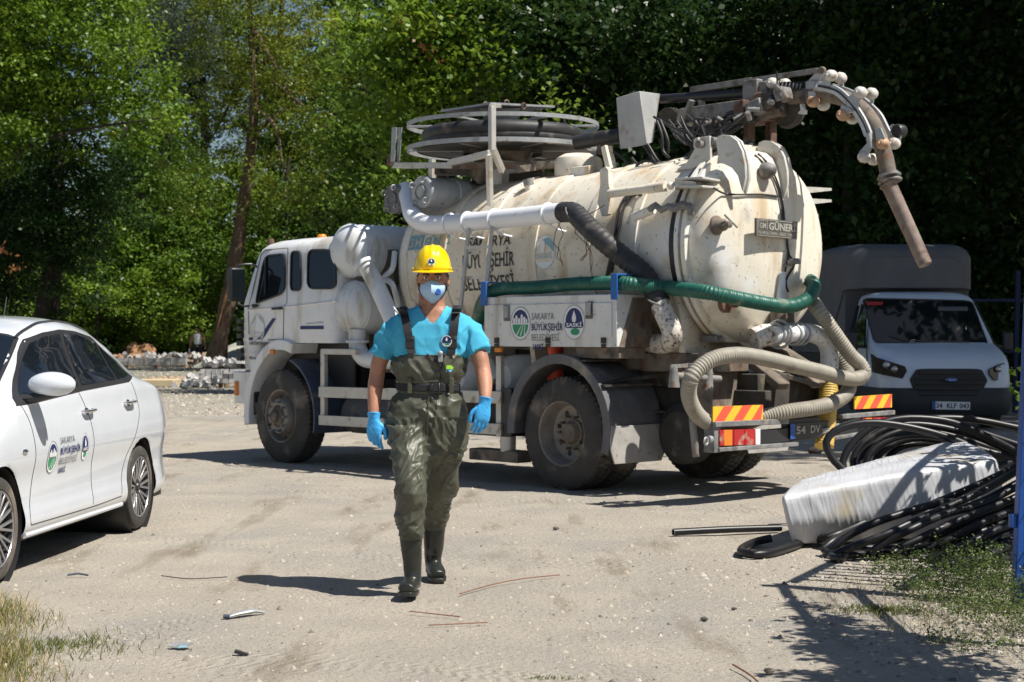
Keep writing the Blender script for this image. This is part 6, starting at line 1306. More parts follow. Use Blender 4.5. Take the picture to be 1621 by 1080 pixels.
boot([(668, 705, 832, 9.355, .062), (670, 704, 850, 9.37, .060), (671, 702, 868, 9.39, .055), (672, 699, 884, 9.41, .050), (673, 699, 896, 9.42, .052), (674, 699, 905, 9.44, .052)],
     [(hl+Vector((0, -.01, .05)), .038), (hl.lerp(te, .3)+Vector((0, 0, .058)), .046), (hl.lerp(te, .6)+Vector((0, 0, .050)), .049), (hl.lerp(te, .82)+Vector((0, 0, .042)), .051), (hl.lerp(te, .97)+Vector((0, 0, .034)), .040)], mk_sole(hl, te+(te-hl)*.04, .038, .055, .022), hl)
# --- gloves (hands)
def glove(wrist, down, side, back, curls, name='glove'):
    d = down.normalized(); n = (back-d*back.dot(d)).normalized(); s = d.cross(n)*side
    s = s.normalized(); b = MB(); W = wrist
    def sec(k, hw, th, sh=0, off=0):
        c = W+d*k+s*sh-n*off; r = []
        for j in range(20):
            q = 2*PI*j/20; r.append(c+s*hw*math.copysign(abs(math.cos(q))**.8, math.cos(q))+n*th*math.sin(q))
        return r
    b.rings([sec(-.030, .036, .034), sec(-.012, .033, .028), sec(.006, .032, .024), (sec(.03, .040, .021, .002)), sec(.06, .044, .019, .001), sec(.085, .043, .017, 0, .003), sec(.098, .040, .014, 0, .005)])
    spec = [(.032, .094, .074, .0098), (.0105, .099, .082, .0102), (-.0115, .096, .077, .0098), (-.032, .088, .060, .0088)]
    for k, (off, st, L, r) in enumerate(spec):
        c = curls[k]; base = W+d*(st-.03)+s*off*.9-n*.003; p = W+d*st+s*off-n*.004; dirn = (d+s*off*1.6).normalized(); pts = [base, p]; rr = [r*1.1, r*1.08]; ang = 0
        for seg, cc in ((.42, c[0]), (.32, c[1]), (.26, c[2])):
            ang += math.radians(cc); v = dirn*math.cos(ang)-n*math.sin(ang); p = p+v*L*seg; pts.append(p); rr.append(r*(1 if seg > .4 else (.93 if seg > .3 else .78)))
        q = spline(pts, .008); rad = [rr[0]+(rr[-1]-rr[0])*(i/(len(q)-1)) for i in range(len(q))]
        b.tube(q, rad, 12); b.sphere(q[-1], rad[-1]*1.0, 10, 8)
    p0 = W+d*.022+s*.026-n*.004; p1 = W+d*.052+s*.052-n*.012; p2 = W+d*.082+s*.060-n*.020; p3 = W+d*.106+s*.056-n*.028
    b.tube(spline([p0, p1, p2, p3], .01), .0115, 12); b.sphere(p3, .0112, 10, 8); b.sphere(W+d*.045+s*.034-n*.006, (.018, .016, .022), 12, 8)
    me = solidify(b, .0034, 2, .5); displace(me, lambda p, nn: .0010*ridge(noise.noise(Vector((p.x*60, p.y*60, p.z*45)))))
    o_ = mesh_obj(name, me, M['glove'], person)
    c = MB(); c.torus(W-d*.030, d, .0335, .0032, 26, 8); c.obj('cuff_roll', M['glove'], o_)
    return o_
glove(pt(592, 663, 8.93), pt(592, 717, 8.90)-pt(592, 663, 8.93), -1, Vector((-.35, -1, 0)), [(8, 18, 14), (22, 34, 24), (28, 40, 26), (30, 42, 26)])
glove(pt(767.5, 639, 8.79), pt(757, 697, 8.76)-pt(767.5, 639, 8.79), 1, Vector((.35, -1, 0)), [(18, 26, 20), (18, 28, 20), (18, 28, 20), (20, 30, 22)])
# --- mask
b = MB(); rows = []
for i in range(13):
    v = i/12; z = hc.z-.002-.128*v; wv = [.034, .055, .066, .070, .071, .070, .067, .062, .055, .046, .035, .022, .006][i]; r = []
    for j in range(17):
        u = -1+2*j/16; x = hc.x+u*wv; edge = -.040-.022*(1-abs(u))-.01*math.sin(v*PI)
        bulge = .078*(1-abs(u))**.75*math.sin(min(1, (v*.86+.20))*PI)**.8+.010
        r.append(Vector((x, hc.y+edge-bulge+.028*abs(u)**3, z)))
    rows.append(r)
b.grid(rows); mk = b.obj('face_mask', M['mask'], person, angle=80); s_ = mk.modifiers.new('s', 'SOLIDIFY'); s_.thickness = .004
edge = [r[0] for r in rows]+[rows[-1][8]]+[r[-1] for r in reversed(rows)]
b = MB(); b.tube(edge, .0035, 8); b.obj('mask_edge', M['hair'], mk)
q = rows[6][12]; b = MB(); b.lathe([(0, -.012), (.014, -.012), (.0185, -.006), (.019, .004)], q+Vector((-.003, -.002, 0)), (-.45, .9, 0), 24); b.obj('mask_valve', M['printblue'], mk)
b = MB(); b.add([rows[1][6]+Vector((0, -.003, 0)), rows[1][13]+Vector((0, -.003, 0)), rows[2][13]+Vector((0, -.003, .004)), rows[2][8]+Vector((0, -.003, .004))], [(0, 1, 2, 3)]); b.obj('nose_clip', M['sticker'], mk)
b = MB()
for s in (-1, 1):
    b.tube([hc+Vector((s*.070, -.03, -.035)), hc+Vector((s*.082, .0, -.01)), hc+Vector((s*.086, .02, .03))], .0035, 6); b.tube([hc+Vector((s*.066, -.03, -.07)), hc+Vector((s*.076, .02, -.05)), hc+Vector((s*.074, .06, -.03))], .0035, 6)
b.obj('mask_strap', M['hair'], mk)
# --- hard hat
hh = hc+Vector((-.001, .006, .052)); b = MB(); rs = []
for k in range(14):
    th = PI/2*k/13; r = math.cos(th)**.8 if k < 13 else .02; z = .142*math.sin(th)
    ring = []
    for j in range(64):
        q = 2*PI*j/64; rid = 0
        c_ = math.cos(q); x = .103*r*math.cos(q); y = .128*r*math.sin(q)
        for xr in (-.038, 0, .038):
            if abs(x-xr) < .012 and k > 3: rid = max(rid, .006*(1-abs(x-xr)/.012))
        ring.append(hh+Vector((x, y, z+rid)))
    rs.append(ring)
b.rings(rs, cap=False); helmet = b.obj('hard_hat', M['helmet'], person, angle=50); s_ = helmet.modifiers.new('s', 'SOLIDIFY'); s_.thickness = .003
b = MB(); rs = []
for dr, dz in ((-.004, .004), (.008, .002), (.013, -.003), (.012, -.007), (.0, -.006)):
    ring = []
    for j in range(64):
        q = 2*PI*j/64; fr = max(0, -math.sin(q))**1.5; r = 1
        ring.append(hh+Vector(((.103+dr)*math.cos(q), (.128+dr)*math.sin(q)-fr*max(0, dr)*3.6, dz-fr*.012*(1 if dr > 0 else .3))))
    rs.append(ring)
b.rings(rs, cap=False); b.obj('brim', M['helmet'], helmet)
for s in (-1, 1):
    b = MB(); b.cbox(hh+Vector((s*.098, -.045, .012)), (.022, .03, .012)); b.obj('side_slot', M['helmet'], helmet, bevel=.003)
fh = lambda u, v, d: hh+Vector((u, -.1285-d*2+u*u*5+v*.27, .044+v)); b = MB(); emblem_water(b, fh, 0, 0, .021, .021, False); b.obj('helmet_emblem', EM(), helmet)
# ================================================================== white saloon car at the left
CO_ = Vector((-2.655, 11.79, 0)); CD = Vector((-.0763, -.997, 0)).normalized(); CS_ = Vector((.997, -.0763, 0)).normalized()
car = thing('saloon_car', 'white saloon car with municipal emblems on its door, at the left edge', 'car', CO_, math.atan2(CD.y, CD.x))
M['carpaint'] = mat('glossy_white_car_paint', (.63, .66, .70), .22, var=.02, coat=.8, dirt=((.62, .58, .52), .10, 2.5))
M['chrome'] = mat('chrome', (.7, .7, .7), .12, 1, var=.05)
M['alloy'] = mat('machined_alloy', (.45, .45, .46), .3, .8, var=.1, dirt=(GRIME, .2, 20)); M['alloydark'] = mat('dark_alloy', (.05, .05, .052), .4, .5, var=.1)
M['seam'] = mat('shut_line', (.05, .05, .05), .8)
HW = .865   # half width; local x forward, y left; near side plane is y=0
def ip(tab, a):
    if a <= tab[0][0]: return tab[0][1]
    for (x0, y0), (x1, y1) in zip(tab, tab[1:]):
        if a <= x1:
            t = (a-x0)/(x1-x0); return y0+(y1-y0)*t
    return tab[-1][1]
def sm(tab, a, w=.09): return (ip(tab, a-w)+2*ip(tab, a)+ip(tab, a+w))/4
ZR = [(-1.0, .82), (-.93, .95), (-.80, 1.03), (-.5, 1.09), (-.25, 1.235), (.03, 1.395), (.35, 1.475), (.65, 1.515), (.95, 1.53), (1.27, 1.515), (1.6, 1.44), (2.0, 1.23), (2.38, 1.03), (2.6, .99), (3.0, .91), (3.3, .78), (3.45, .58)]
ZB = [(-1.0, .78), (-.93, .88), (-.75, .97), (-.45, 1.03), (.2, 1.075), (1.13, 1.05), (2.17, 1.0), (2.6, .93), (3.0, .85), (3.3, .72), (3.45, .52)]
WA = [(-1.0, .62), (-.93, .72), (-.8, .80), (-.55, .85), (0, .865), (1.2, .865), (2.6, .862), (3.0, .84), (3.3, .76), (3.45, .62)]
WR_ = [(-1.0, .50), (-.8, .62), (-.4, .62), (0, .575), (.4, .585), (1.2, .60), (1.7, .60), (2.1, .66), (2.4, .70), (3.0, .66), (3.45, .45)]
def sec(a):
    zr, zb, w, wr = sm(ZR, a, .07), sm(ZB, a), sm(WA, a, .05), sm(WR_, a)
    zb = min(zb, zr-.03); gap = zr-zb; k = min(1, gap/.35)
    low = [(w-.12, .19), (w-.035, .225), (w-.006, .30), (w-.022, .42), (w-.020, .55), (w+.003, .68), (w-.006, .80), (w-.030, .92 if zb > .97 else zb-.06), (w-.060, zb)]
    e = [(wr+(w-.06-wr)*.62, zb+(zr-.07*k-zb)*.36), (wr+(w-.06-wr)*.28, zb+(zr-.07*k-zb)*.72), (wr+.02, zr-.085*k), (wr-.06, zr-.035*k), (wr-.2, zr-.012*k), (wr-.4, zr-.002), (0, zr)]
    return low+e
def dense(a, n=5):
    p = sec(a); e = [(2*p[0][0]-p[1][0], 2*p[0][1]-p[1][1])]+p+[(2*0-p[-2][0], p[-2][1])]; out = []
    for i in range(1, len(e)-2):
        for k in range(n):
            t = k/n; q = []
            for c in (0, 1):
                p0, p1, p2, p3 = e[i-1][c], e[i][c], e[i+1][c], e[i+2][c]; q.append(.5*((2*p1)+(p2-p0)*t+(2*p0-5*p1+4*p2-p3)*t*t+(3*p1-p0-3*p2+p3)*t**3))
            out.append(tuple(q))
    out.append(p[-1]); return out
FW, RW_, WZ, AR_ = 2.60, -.02, .305, .355
AS = [-1.0+.03*i for i in range(149)]
verts = []; nrow = None
for a in AS:
    d = dense(a); nrow = len(d)
    verts.append([(a, y, z) for y, z in d])
b = MB(); b2 = bmesh.new(); V_ = [[b2.verts.new((a_, y-HW, z)) for a_, y, z in r] for r in verts]; V2 = [[b2.verts.new((a_, -y-HW, z)) if j < nrow-1 else V_[i][j] for j, (a_, y, z) in enumerate(r)] for i, r in enumerate(verts)]
def wheel_cut(q, s=None):
    for c in (FW, RW_):
        if all(math.hypot(v.co.x-c, v.co.z-WZ) < AR_ for v in q) and q[0].co.z < .75: return True
    return False
for i in range(len(AS)-1):
    for j in range(nrow-1):
        for VV, fl in ((V_, 0), (V2, 1)):
            q = [VV[i][j], VV[i+1][j], VV[i+1][j+1], VV[i][j+1]]
            if len(set(q)) < 4: continue
            if j < 40 and wheel_cut(q): continue
            b2.faces.new(q if not fl else q[::-1])
for side in (V_, V2):
    b2.faces.new([r for r in side[0]]) if False else None
b2.faces.new(V_[0]+list(reversed(V2[0][:-1]))); b2.faces.new(list(reversed(V_[-1]))+V2[-1][:-1])
for v in b2.verts:   # clean round edges of the wheel openings
    if v.is_boundary and v.co.z < .72:
        for c in (FW, RW_):
            dx, dz = v.co.x-c, v.co.z-WZ; r = math.hypot(dx, dz)
            if abs(r-AR_) < .06 and dz > -.12: v.co.x = c+dx*AR_/r; v.co.z = WZ+dz*AR_/r
bmesh.ops.recalc_face_normals(b2, faces=b2.faces); me = bpy.data.meshes.new('car_body'); b2.to_mesh(me); b2.free(); me.materials.append(M['carpaint'])
me.polygons.foreach_set('use_smooth', [True]*len(me.polygons)); me.set_sharp_from_angle(angle=math.radians(50)); cb = bpy.data.objects.new('body', me); COL.objects.link(cb); cb.parent = car
_den = {}
def side(a, z, out=0):   # outside of the near flank
    k = round(a, 2); d = _den.setdefault(k, dense(k, 6))
    for (y0, z0), (y1, z1) in zip(d, d[1:]):
        if z0 <= z <= z1 and z1 > z0:
            t = (z-z0)/(z1-z0); return Vector((a, y0+(y1-y0)*t-HW+out, z))
    return Vector((a, d[-8][0]-HW+out, z))
def roofz(a, yo, out=0):   # upper surface at offset yo from the centre line
    k = round(a, 2); d = _den.setdefault(k, dense(k, 6)); yo_ = abs(yo)
    for (y0, z0), (y1, z1) in reversed(list(zip(d, d[1:]))):
        if y1 <= yo_ <= y0: return Vector((a, yo-HW, z1+(z0-z1)*((yo_-y1)/max(1e-6, y0-y1))+out))
    return Vector((a, yo-HW, d[-1][1]+out))
def patch_side(poly, out, name, m, parent, sgn=1, nx=14, nz=8):
    """fill an (a, z) quad outline (two chains bottom/top with equal counts) on the flank"""
    bot, top = poly; n = nx
    def along(ch, t):
        f = t*(len(ch)-1); i = min(len(ch)-2, int(f)); return (ch[i][0]+(ch[i+1][0]-ch[i][0])*(f-i), ch[i][1]+(ch[i+1][1]-ch[i][1])*(f-i))
    rows = []
    for j in range(nz+1):
        r = []
        for i in range(n+1):
            p, q = along(bot, i/n), along(top, i/n); a = p[0]+(q[0]-p[0])*j/nz; z = p[1]+(q[1]-p[1])*j/nz; v = side(a, z, out)
            if sgn < 0: v.y = -2*HW-v.y
            r.append(v)
        rows.append(r)
    b = MB(); b.grid(rows); return b.obj(name, M[m], parent, angle=80)
for sg in (1, -1):
    patch_side(([(2.26, .985), (2.0, .99), (1.13, 1.035), (.15, 1.065), (-.04, 1.10)], [(2.20, 1.03), (1.62, 1.37), (1.35, 1.415), (1.05, 1.435), (.75, 1.425), (.40, 1.385), (.02, 1.215)]), .0035, 'window_surround', 'blackplastic', car, sg, 40, 12)
    w1 = patch_side(([(2.12, 1.03), (1.6, 1.05), (1.175, 1.07)], [(2.06, 1.075), (1.60, 1.345), (1.35, 1.39), (1.08, 1.41)]), .007, 'window', 'tint', car, sg, 20, 10)
    patch_side(([(1.115, 1.072), (.8, 1.08), (.42, 1.09)], [(1.01, 1.412), (.75, 1.402), (.36, 1.345)]), .007, 'window', 'tint', car, sg)
    patch_side(([(.38, 1.092), (.2, 1.10), (.06, 1.115)], [(.32, 1.325), (.2, 1.27), (.09, 1.20)]), .007, 'window', 'tint', car, sg, 6, 6)
def top_patch(a0, a1, w0, w1, out, name, m, nx=14, ny=16):
    rows = []
    for i in range(nx+1):
        t = i/nx; a = a0+(a1-a0)*t; w = w0+(w1-w0)*t; rows.append([roofz(a+.05*(1-abs(u)**2.5)*(1 if a0 > 1 else -1)*(1-t)*1.2, u*w, out) for u in [-1+2*j/ny for j in range(ny+1)]])
    b = MB(); b.grid(rows); return b.obj(name, M[m], car, angle=80)
top_patch(2.34, 1.62, .70, .575, .004, 'windscreen_seal', 'blackplastic'); top_patch(2.31, 1.645, .675, .555, .008, 'windscreen', 'tint')
top_patch(-.46, .02, .60, .54, .004, 'rear_window_seal', 'blackplastic'); top_patch(-.44, .0, .575, .52, .008, 'rear_window', 'tint')
for s in (1, -1):
    b = MB(); b.tube([roofz(a, s*(ip(WR_, a)-.045), .004) for a in [1.64-.06*i for i in range(24)]], .014, 6, flat=.5); b.obj('roof_gutter', M['blackplastic'], car)
def seam(pts, name='door_seam', r=.0035):
    q = spline([Vector((a, 0, z)) for a, z in pts], .03); b = MB(); b.tube([side(p.x, p.z, -.0005) for p in q], r, 5); return b.obj(name, M['seam'], car)
seam([(2.20, .985), (2.13, .84), (2.11, .57), (2.17, .33), (2.15, .28)]); seam([(1.22, 1.04), (1.10, .84), (1.06, .5), (1.06, .29)]); seam([(.10, 1.06), (.04, .94), (.05, .84), (.20, .68), (.40, .47), (.47, .30)]); seam([(2.15, .28), (1.06, .275), (.47, .285)])
b = MB(); b.tube([side(a, .222, .004) for a in [2.2-.1*i for i in range(19)]], .018, 8); b.obj('sill_strip', M['carpaint'], car)
for a, z in ((1.13, .895), (.25, .915)):
    p = side(a, z); b = MB(); b.sphere(p+Vector((0, -.012, .0)), (.055, .02, .032), 18, 10); ho = b.obj('handle_recess', M['alloydark'], car)
    b = MB(); b.tube([side(a+.095, z+.006, .0), side(a+.08, z+.008, .03), side(a-.07, z+.012, .032), side(a-.09, z+.012, .0)], .016, 8, .02, flat=.7); b.obj('door_handle', M['chrome'], car)
p = side(2.28, .72); b = MB(); b.sphere(p, (.045, .012, .016), 14, 8); b.obj('side_repeater', M['chrome'], car)
# mirrors
for s in (1, -1):
    p = side(2.10, 1.035); yo = p.y if s > 0 else -2*HW-p.y; b = MB(); b.sphere(Vector((2.05, yo+s*.17, 1.105)), (.085, .145, .075), 26, 16); mo = b.obj('mirror', M['carpaint'], car)
    b = MB(); b.sphere(Vector((1.985, yo+s*.17, 1.10)), (.03, .125, .060), 20, 12); b.obj('mirror_glass', M['glass'], mo)
    b = MB(); b.tube([Vector((2.10, yo-s*.02, 1.015)), Vector((2.07, yo+s*.08, 1.03)), Vector((2.05, yo+s*.20, 1.052)), Vector((2.05, yo+s*.27, 1.07))], [.032, .036, .034, .02], 12, .03, flat=.8) if False else b.tube([Vector((2.10, yo-s*.02, 1.018)), Vector((2.07, yo+s*.10, 1.03)), Vector((2.05, yo+s*.25, 1.058))], [.034, .038, .022], 12, flat=.75); b.obj('mirror_foot', M['blackplastic'], mo)
b = MB(); b.cyl(roofz(.55, .05, 0), roofz(.55, .05, .0)+Vector((-.06, 0, .16)), .007, .004, n=8); b.obj('aerial', M['blackplastic'], car)
b = MB(); b.sphere(side(-.86, .86)+Vector((0, -.06, 0)), (.09, .085, .075), 16, 10); b.obj('tail_light', M['red'], car)
for yy in (-.22, -2*HW+.22): b = MB(); b.sphere(Vector((3.32, yy, .66)), (.13, .12, .06), 16, 10); b.obj('headlight', M['glass'], car)
# print on the door
def Dm(a0, z0): return lambda u, v, d: side(a0-u, z0+v, d+.001)
b = MB(); emblem_city(b, Dm(1.83, .655), 0, 0, .085, .098); b.obj('emblem', EM(), car); b = MB(); emblem_water(b, Dm(1.25, .68), 0, 0, .062, .088); b.obj('emblem', EM(), car)
b = MB(); city_lines(b, Dm(1.70, .775), 0, 0, .36, .24); b.obj('lettering', EM(), car)
# wheels
for c in (FW, RW_):
    for s in (1, -1):
        y0 = -.025 if s > 0 else -2*HW+.025; o = Vector((c, y0, WZ)); ax = Vector((0, -s, 0))
        b = MB(); b.lathe([(.222, .01), (.222, .0), (.20, .006), (.195, .03), (.19, .14)], o, ax, 40); wl_ = b.obj('wheel', M['alloydark'], car)
        b = MB(); b.lathe([(.215, .02), (.225, -.002), (.262, -.006), (.288, .006), (.300, .024), (.304, .045), (.304, .10), (.298, .103), (.298, .108), (.304, .11), (.304, .16), (.30, .185), (.285, .20), (.22, .20)], o, ax, 120, mod=lambda k, j: 1 if k < 4 or k > 11 or j % 2 else .99); b.obj('tyre', M['rubber'], wl_)
        b = MB(); b.lathe([(0, .075), (.19, .075)], o, ax, 30); b.obj('brake_disc', M['alloydark'], wl_)
        for k in range(10):
            q = 2*PI*k/10
            for dq in (-.085, .085):
                i_ = q+dq*.6; e_ = q+dq*1.7; p0 = o+ax*.028+Vector((.055*math.cos(i_), 0, .055*math.sin(i_))); p1 = o+ax*.008+Vector((.206*math.cos(e_), 0, .206*math.sin(e_)))
                b = MB(); b.bar(p0, p1, .016, .014, up=(0, 1, 0)); b.obj('spoke', M['alloy'], wl_, bevel=.002)
        b = MB(); b.torus(o+ax*.006, ax, .213, .007, 40, 6); b.obj('rim_edge', M['alloy'], wl_)
        b = MB(); b.lathe([(0, .010), (.028, .010), (.034, .02), (.06, .03), (.06, .07)], o, ax, 20); b.obj('wheel_centre', M['alloydark'], wl_)
    b = MB(); b.lathe([(AR_-.004, 0), (AR_-.004, 2*HW-.06)], Vector((c, -.03, WZ)), (0, -1, 0), 40, mod=None); b.obj('wheel_arch_liner', M['blackplastic'], car)
b = MB(); b.box((-.85, -.12, .17), (3.2, -2*HW+.12, .24)); b.obj('underbody', M['blackplastic'], car)

# ================================================================== white van with canvas body
VO = Vector((6.41, 24.0, 0)); VYAW = math.atan2(-1, .06)
van = thing('dropside_van', 'white van with grey canvas cover parked in shade behind the lorry', 'van', VO, VYAW)
M['vanpaint'] = mat('white_van_paint', (.66, .72, .80), .3, var=.03, coat=.4); M['canvas'] = mat('grey_canvas_cover', (.115, .115, .118), .85, var=.1, vs=3, bump=.4, bs=9); M['bumperplastic'] = mat('dark_bumper_plastic', (.018, .019, .022), .5)
def vr(z, af, hw, r, ar=-2.0, n=7):
    out = []
    for ca, cy, s, rr in ((af-r, hw-r, 0, r), (ar+.1, hw-.1, 1, .1), (ar+.1, -hw+.1, 2, .1), (af-r, -hw+r, 3, r)):
        for k in range(n): q = PI/2*(s+k/(n-1)); out.append(Vector((ca+rr*math.cos(q), cy+rr*math.sin(q), z)))
    return out
b = MB(); b.rings([vr(.52, -.01, .97, .30), vr(.62, .0, 1.0, .32), vr(.85, -.01, 1.0, .32), vr(.98, -.05, .995, .32), vr(1.07, -.14, .985, .30), vr(1.16, -.32, .975, .28), vr(1.235, -.55, .965, .24), vr(1.27, -.68, .955, .2), vr(1.30, -.74, .95, .15), vr(1.93, -1.26, .82, .13), vr(2.00, -1.34, .78, .14), vr(2.05, -1.48, .68, .16), vr(2.07, -1.66, .5, .12)])
b.obj('cab', M['vanpaint'], van, angle=38)
b = MB(); b.rings([vr(.22, .01, .96, .3), vr(.34, .05, 1.0, .34), vr(.56, .045, 1.015, .34), vr(.62, .02, 1.01, .33)]); b.obj('bumper', M['bumperplastic'], van, angle=40)
def VP(px, py, d=0, a=0.0):   # van front: from pixels to local at depth a (local forward)
    lx = None; fx = Vector((math.cos(VYAW), math.sin(VYAW), 0)); ly = Vector((-fx.y, fx.x, 0)); u = (px-CX)/F
    t = (u*(VO.y+fx.y*a)-VO.x-fx.x*a)/(ly.x-ly.y*u); Y = VO.y+fx.y*a+ly.y*t; return Vector((a+d, t, H-(py-HY)*Y/F))
CV = lambda x, y, a, d=0: VP(1280+x/3.375, 380+y/3.375, d, a)
def wsp(x, y, d=.0):
    p = CV(x, y, -1.0)
    for _ in range(5): k = (p.z-1.30)/.63; p = CV(x, y, -.74-.52*k)
    return p+Vector((d, 0, d*.7))
ws = rounded([Vector((285, 316)), Vector((870, 330)), Vector((958, 570)), Vector((350, 553))], .08, 3)
b = MB(); b.prism([wsp(p.x, p.y, .014) for p in ws], (-.01, 0, 0)); wsn = b.obj('windscreen', M['glass'], van); b = MB(); q = [wsp(p.x, p.y, .018) for p in ws]; b.tube(q+[q[0], q[1]], .012, 6, cap=False); b.obj('windscreen_seal', M['blackplastic'], wsn)
b = MB(); b.prism([wsp(x, y, .02) for x, y in ((305, 335), (398, 335), (390, 352), (312, 355))], (-.002, 0, 0)); b.obj('windscreen_sticker', M['red'], wsn)
b = MB(); b.prism([wsp(x, y, .02) for x, y in ((690, 362), (848, 362), (850, 384), (690, 384))], (-.002, 0, 0)); b.obj('sun_visor', M['canvas'], wsn)
b = MB(); b.bar(wsp(430, 515, .03), wsp(545, 553, .03), .012, .012); b.bar(wsp(545, 545, .03), wsp(860, 553, .03), .014, .02); b.obj('wiper', M['blackplastic'], van)
gp_ = rounded([Vector(p) for p in ((578, 688), (920, 688), (955, 752), (915, 825), (880, 843), (600, 838), (560, 800), (540, 745))], .15, 3)
b = MB(); b.prism([CV(p.x, p.y, .0, .035) for p in gp_], (-.10, 0, 0)); grl = b.obj('grille', M['bumperplastic'], van, bevel=.01)
for k in range(5):
    y = 712+k*28; x0 = 570+abs(y-752)*.35-(10 if k else 0); x1 = 935-abs(y-752)*.5; b = MB(); b.bar(CV(x0, y, .0, .05), CV(x1, y, .0, .05), .035, .035); b.obj('grille_bar', M['blackplastic'], grl, bevel=.01)
c = CV(755, 747, 0, .085); b = MB(); b.sphere(c, (.02, .092, .035), 20, 10); bd = b.obj('badge', M['alloy'], van); b = MB(); text(b, 'Ford', lambda u, v, d: c+Vector((.022+d, u, v)), -.0, -.014, .032, .10, .02, .004, center=True); b.obj('badge_lettering', M['printblue'], bd)
b = MB(); b.sphere(c+Vector((.012, 0, 0)), (.011, .084, .029), 20, 10); b.obj('badge_face', M['printblue'], bd)
b = MB(); text(b, 'Ford', lambda u, v, d: c+Vector((.026+d, u, v)), 0, -.012, .03, .09, .02, .002, center=True); b.obj('badge_lettering', M['printwhite'], bd)
for poly, nm in (([(335, 608), (362, 628), (512, 675), (521, 700), (498, 741), (400, 722), (345, 708)], 1), ([(1038, 655), (1010, 662), (958, 690), (955, 715), (985, 752), (1042, 742)], 0)):
    b = MB(); cx = sum(p[0] for p in poly)/len(poly)
    def hl_a(x): return -.03-.20*(max(0, (460-x)/125) if nm else max(0, (x-985)/65))**1.4*(1 if nm else 1)
    b.prism([CV(x, y, hl_a(x), .05 if nm else .075) for x, y in poly], (-.10, 0, 0)); h_ = b.obj('headlamp', M['glass'], van, bevel=.008)
    for (x, y, r) in (((412, 668, .055), (455, 690, .05)) if nm else ((1005, 690, .05),)):
        b = MB(); b.sphere(CV(x, y, hl_a(x), .05 if nm else .075), (.025, r, r), 16, 10); b.obj('lamp_lens', M['alloy'], h_)
for x0, x1 in ((475, 652), (758, 912)):
    b = MB(); b.bar(CV(x0, 586, -.66, .05), CV(x1, 592, -.66, .05), .05, .03); b.obj('bonnet_vent', M['bumperplastic'], van, bevel=.008)
pq = [CV(660, 905, .06, .02), CV(860, 907, .06, .02), CV(862, 866, .06, .02), CV(660, 862, .06, .02)]; b = MB(); b.prism(pq, (-.01, 0, 0)); np2 = b.obj('number_plate', M['sticker'], van)
gg = lambda u, v, d: (pq[0].lerp(pq[1], u)).lerp(pq[3].lerp(pq[2], u), v)+Vector((d, 0, 0)); b = MB(); b.add([gg(0, 0, .002), gg(.08, 0, .002), gg(.08, 1, .002), gg(0, 1, .002)], [(0, 1, 2, 3)], 1)
text(b, '34', gg, .10, .18, .62, .16, .02, .003, 0); text(b, 'KLF', gg, .38, .18, .62, .26, .02, .003, 0); text(b, '043', gg, .72, .18, .62, .25, .02, .003, 0); b.obj('plate_lettering', [M['printblack'], M['printblue']], np2)
# side windows on the visible flank (its right side), other side alike
for s in (-1, 1):
    def sp(a, z, o=.006): hw = 1.0 if z < 1.3 else .95-(z-1.3)/.63*.13; return Vector((a, s*(hw+o), z))
    for q in ([(-.98, 1.22), (-1.72, 1.20), (-1.72, 1.88), (-1.42, 1.88)], [(-1.80, 1.25), (-1.97, 1.25), (-1.97, 1.86), (-1.80, 1.86)]):
        b = MB(); b.prism([sp(a, z) for a, z in q], (0, -s*.01, 0)); b.obj('side_window', M['glass'], van)
    b = MB(); b.tube([sp(-.80, .6, .002), sp(-.82, 1.2, .002), sp(-1.30, 1.92, .002)], .008, 6); b.tube([sp(-1.76, .5, .002), sp(-1.76, 1.93, .002)], .008, 6); b.obj('door_seam', M['seam'], van)
    b = MB(); b.cbox((-.92, s*1.20, 1.30), (.12, .16, .30)); mo = b.obj('door_mirror', M['bumperplastic'], van, bevel=.03); b = MB(); b.cbox((-.985, s*1.20, 1.30), (.01, .13, .26)); b.obj('mirror_glass', M['glass'], mo); b = MB(); b.bar((-.95, s*.96, 1.22), (-.92, s*1.15, 1.22), .05, .05); b.obj('mirror_foot', M['bumperplastic'], mo)
    for a in (-.78, -4.0):
        b = MB(); b.lathe([(.18, .0), (.33, -.0), (.345, .03), (.345, .19), (.33, .22), (.1, .22)], (a, s*.95, .345), (0, -s, 0), 36); w_ = b.obj('wheel', M['rubber'], van); b = MB(); b.lathe([(0, .05), (.1, .03), (.19, .0), (.2, .02)], (a, s*.95, .345), (0, -s, 0), 24); b.obj('rim', M['rim'], w_)
def tr_(a, w, z0, z1, r=.28, n=6):
    out = [Vector((a, -w, z0))]+[Vector((a, -w+r-r*math.cos(PI/2*k/n), z1-r*.62+r*.62*math.sin(PI/2*k/n))) for k in range(n+1)]+[Vector((a, w-r+r*math.sin(PI/2*k/n), z1-r*.62+r*.62*math.cos(PI/2*k/n))) for k in range(n+1)]+[Vector((a, w, z0))]; return out
b = MB(); b.rings([tr_(-1.72, .80, 2.14, 2.60, .3), tr_(-1.80, .90, 2.12, 2.74, .32), tr_(-1.95, .99, 2.12, 2.80, .34), tr_(-2.1, 1.02, 2.10, 2.84, .34), tr_(-3.2, 1.03, 1.1, 2.87, .34), tr_(-5.6, 1.03, 1.1, 2.84, .34)]); cv = b.obj('canvas_cover', M['canvas'], van, angle=70)
b = MB(); b.rings([tr_(-2.08, 1.0, 1.0, 2.3, .2), tr_(-5.58, 1.0, 1.0, 2.3, .2)]); b.obj('canvas_body', M['canvas'], van)
b = MB(); b.box((-5.6, -1.02, .75), (-2.1, 1.02, 1.1)); b.obj('load_bed', M['bumperplastic'], van, bevel=.01)
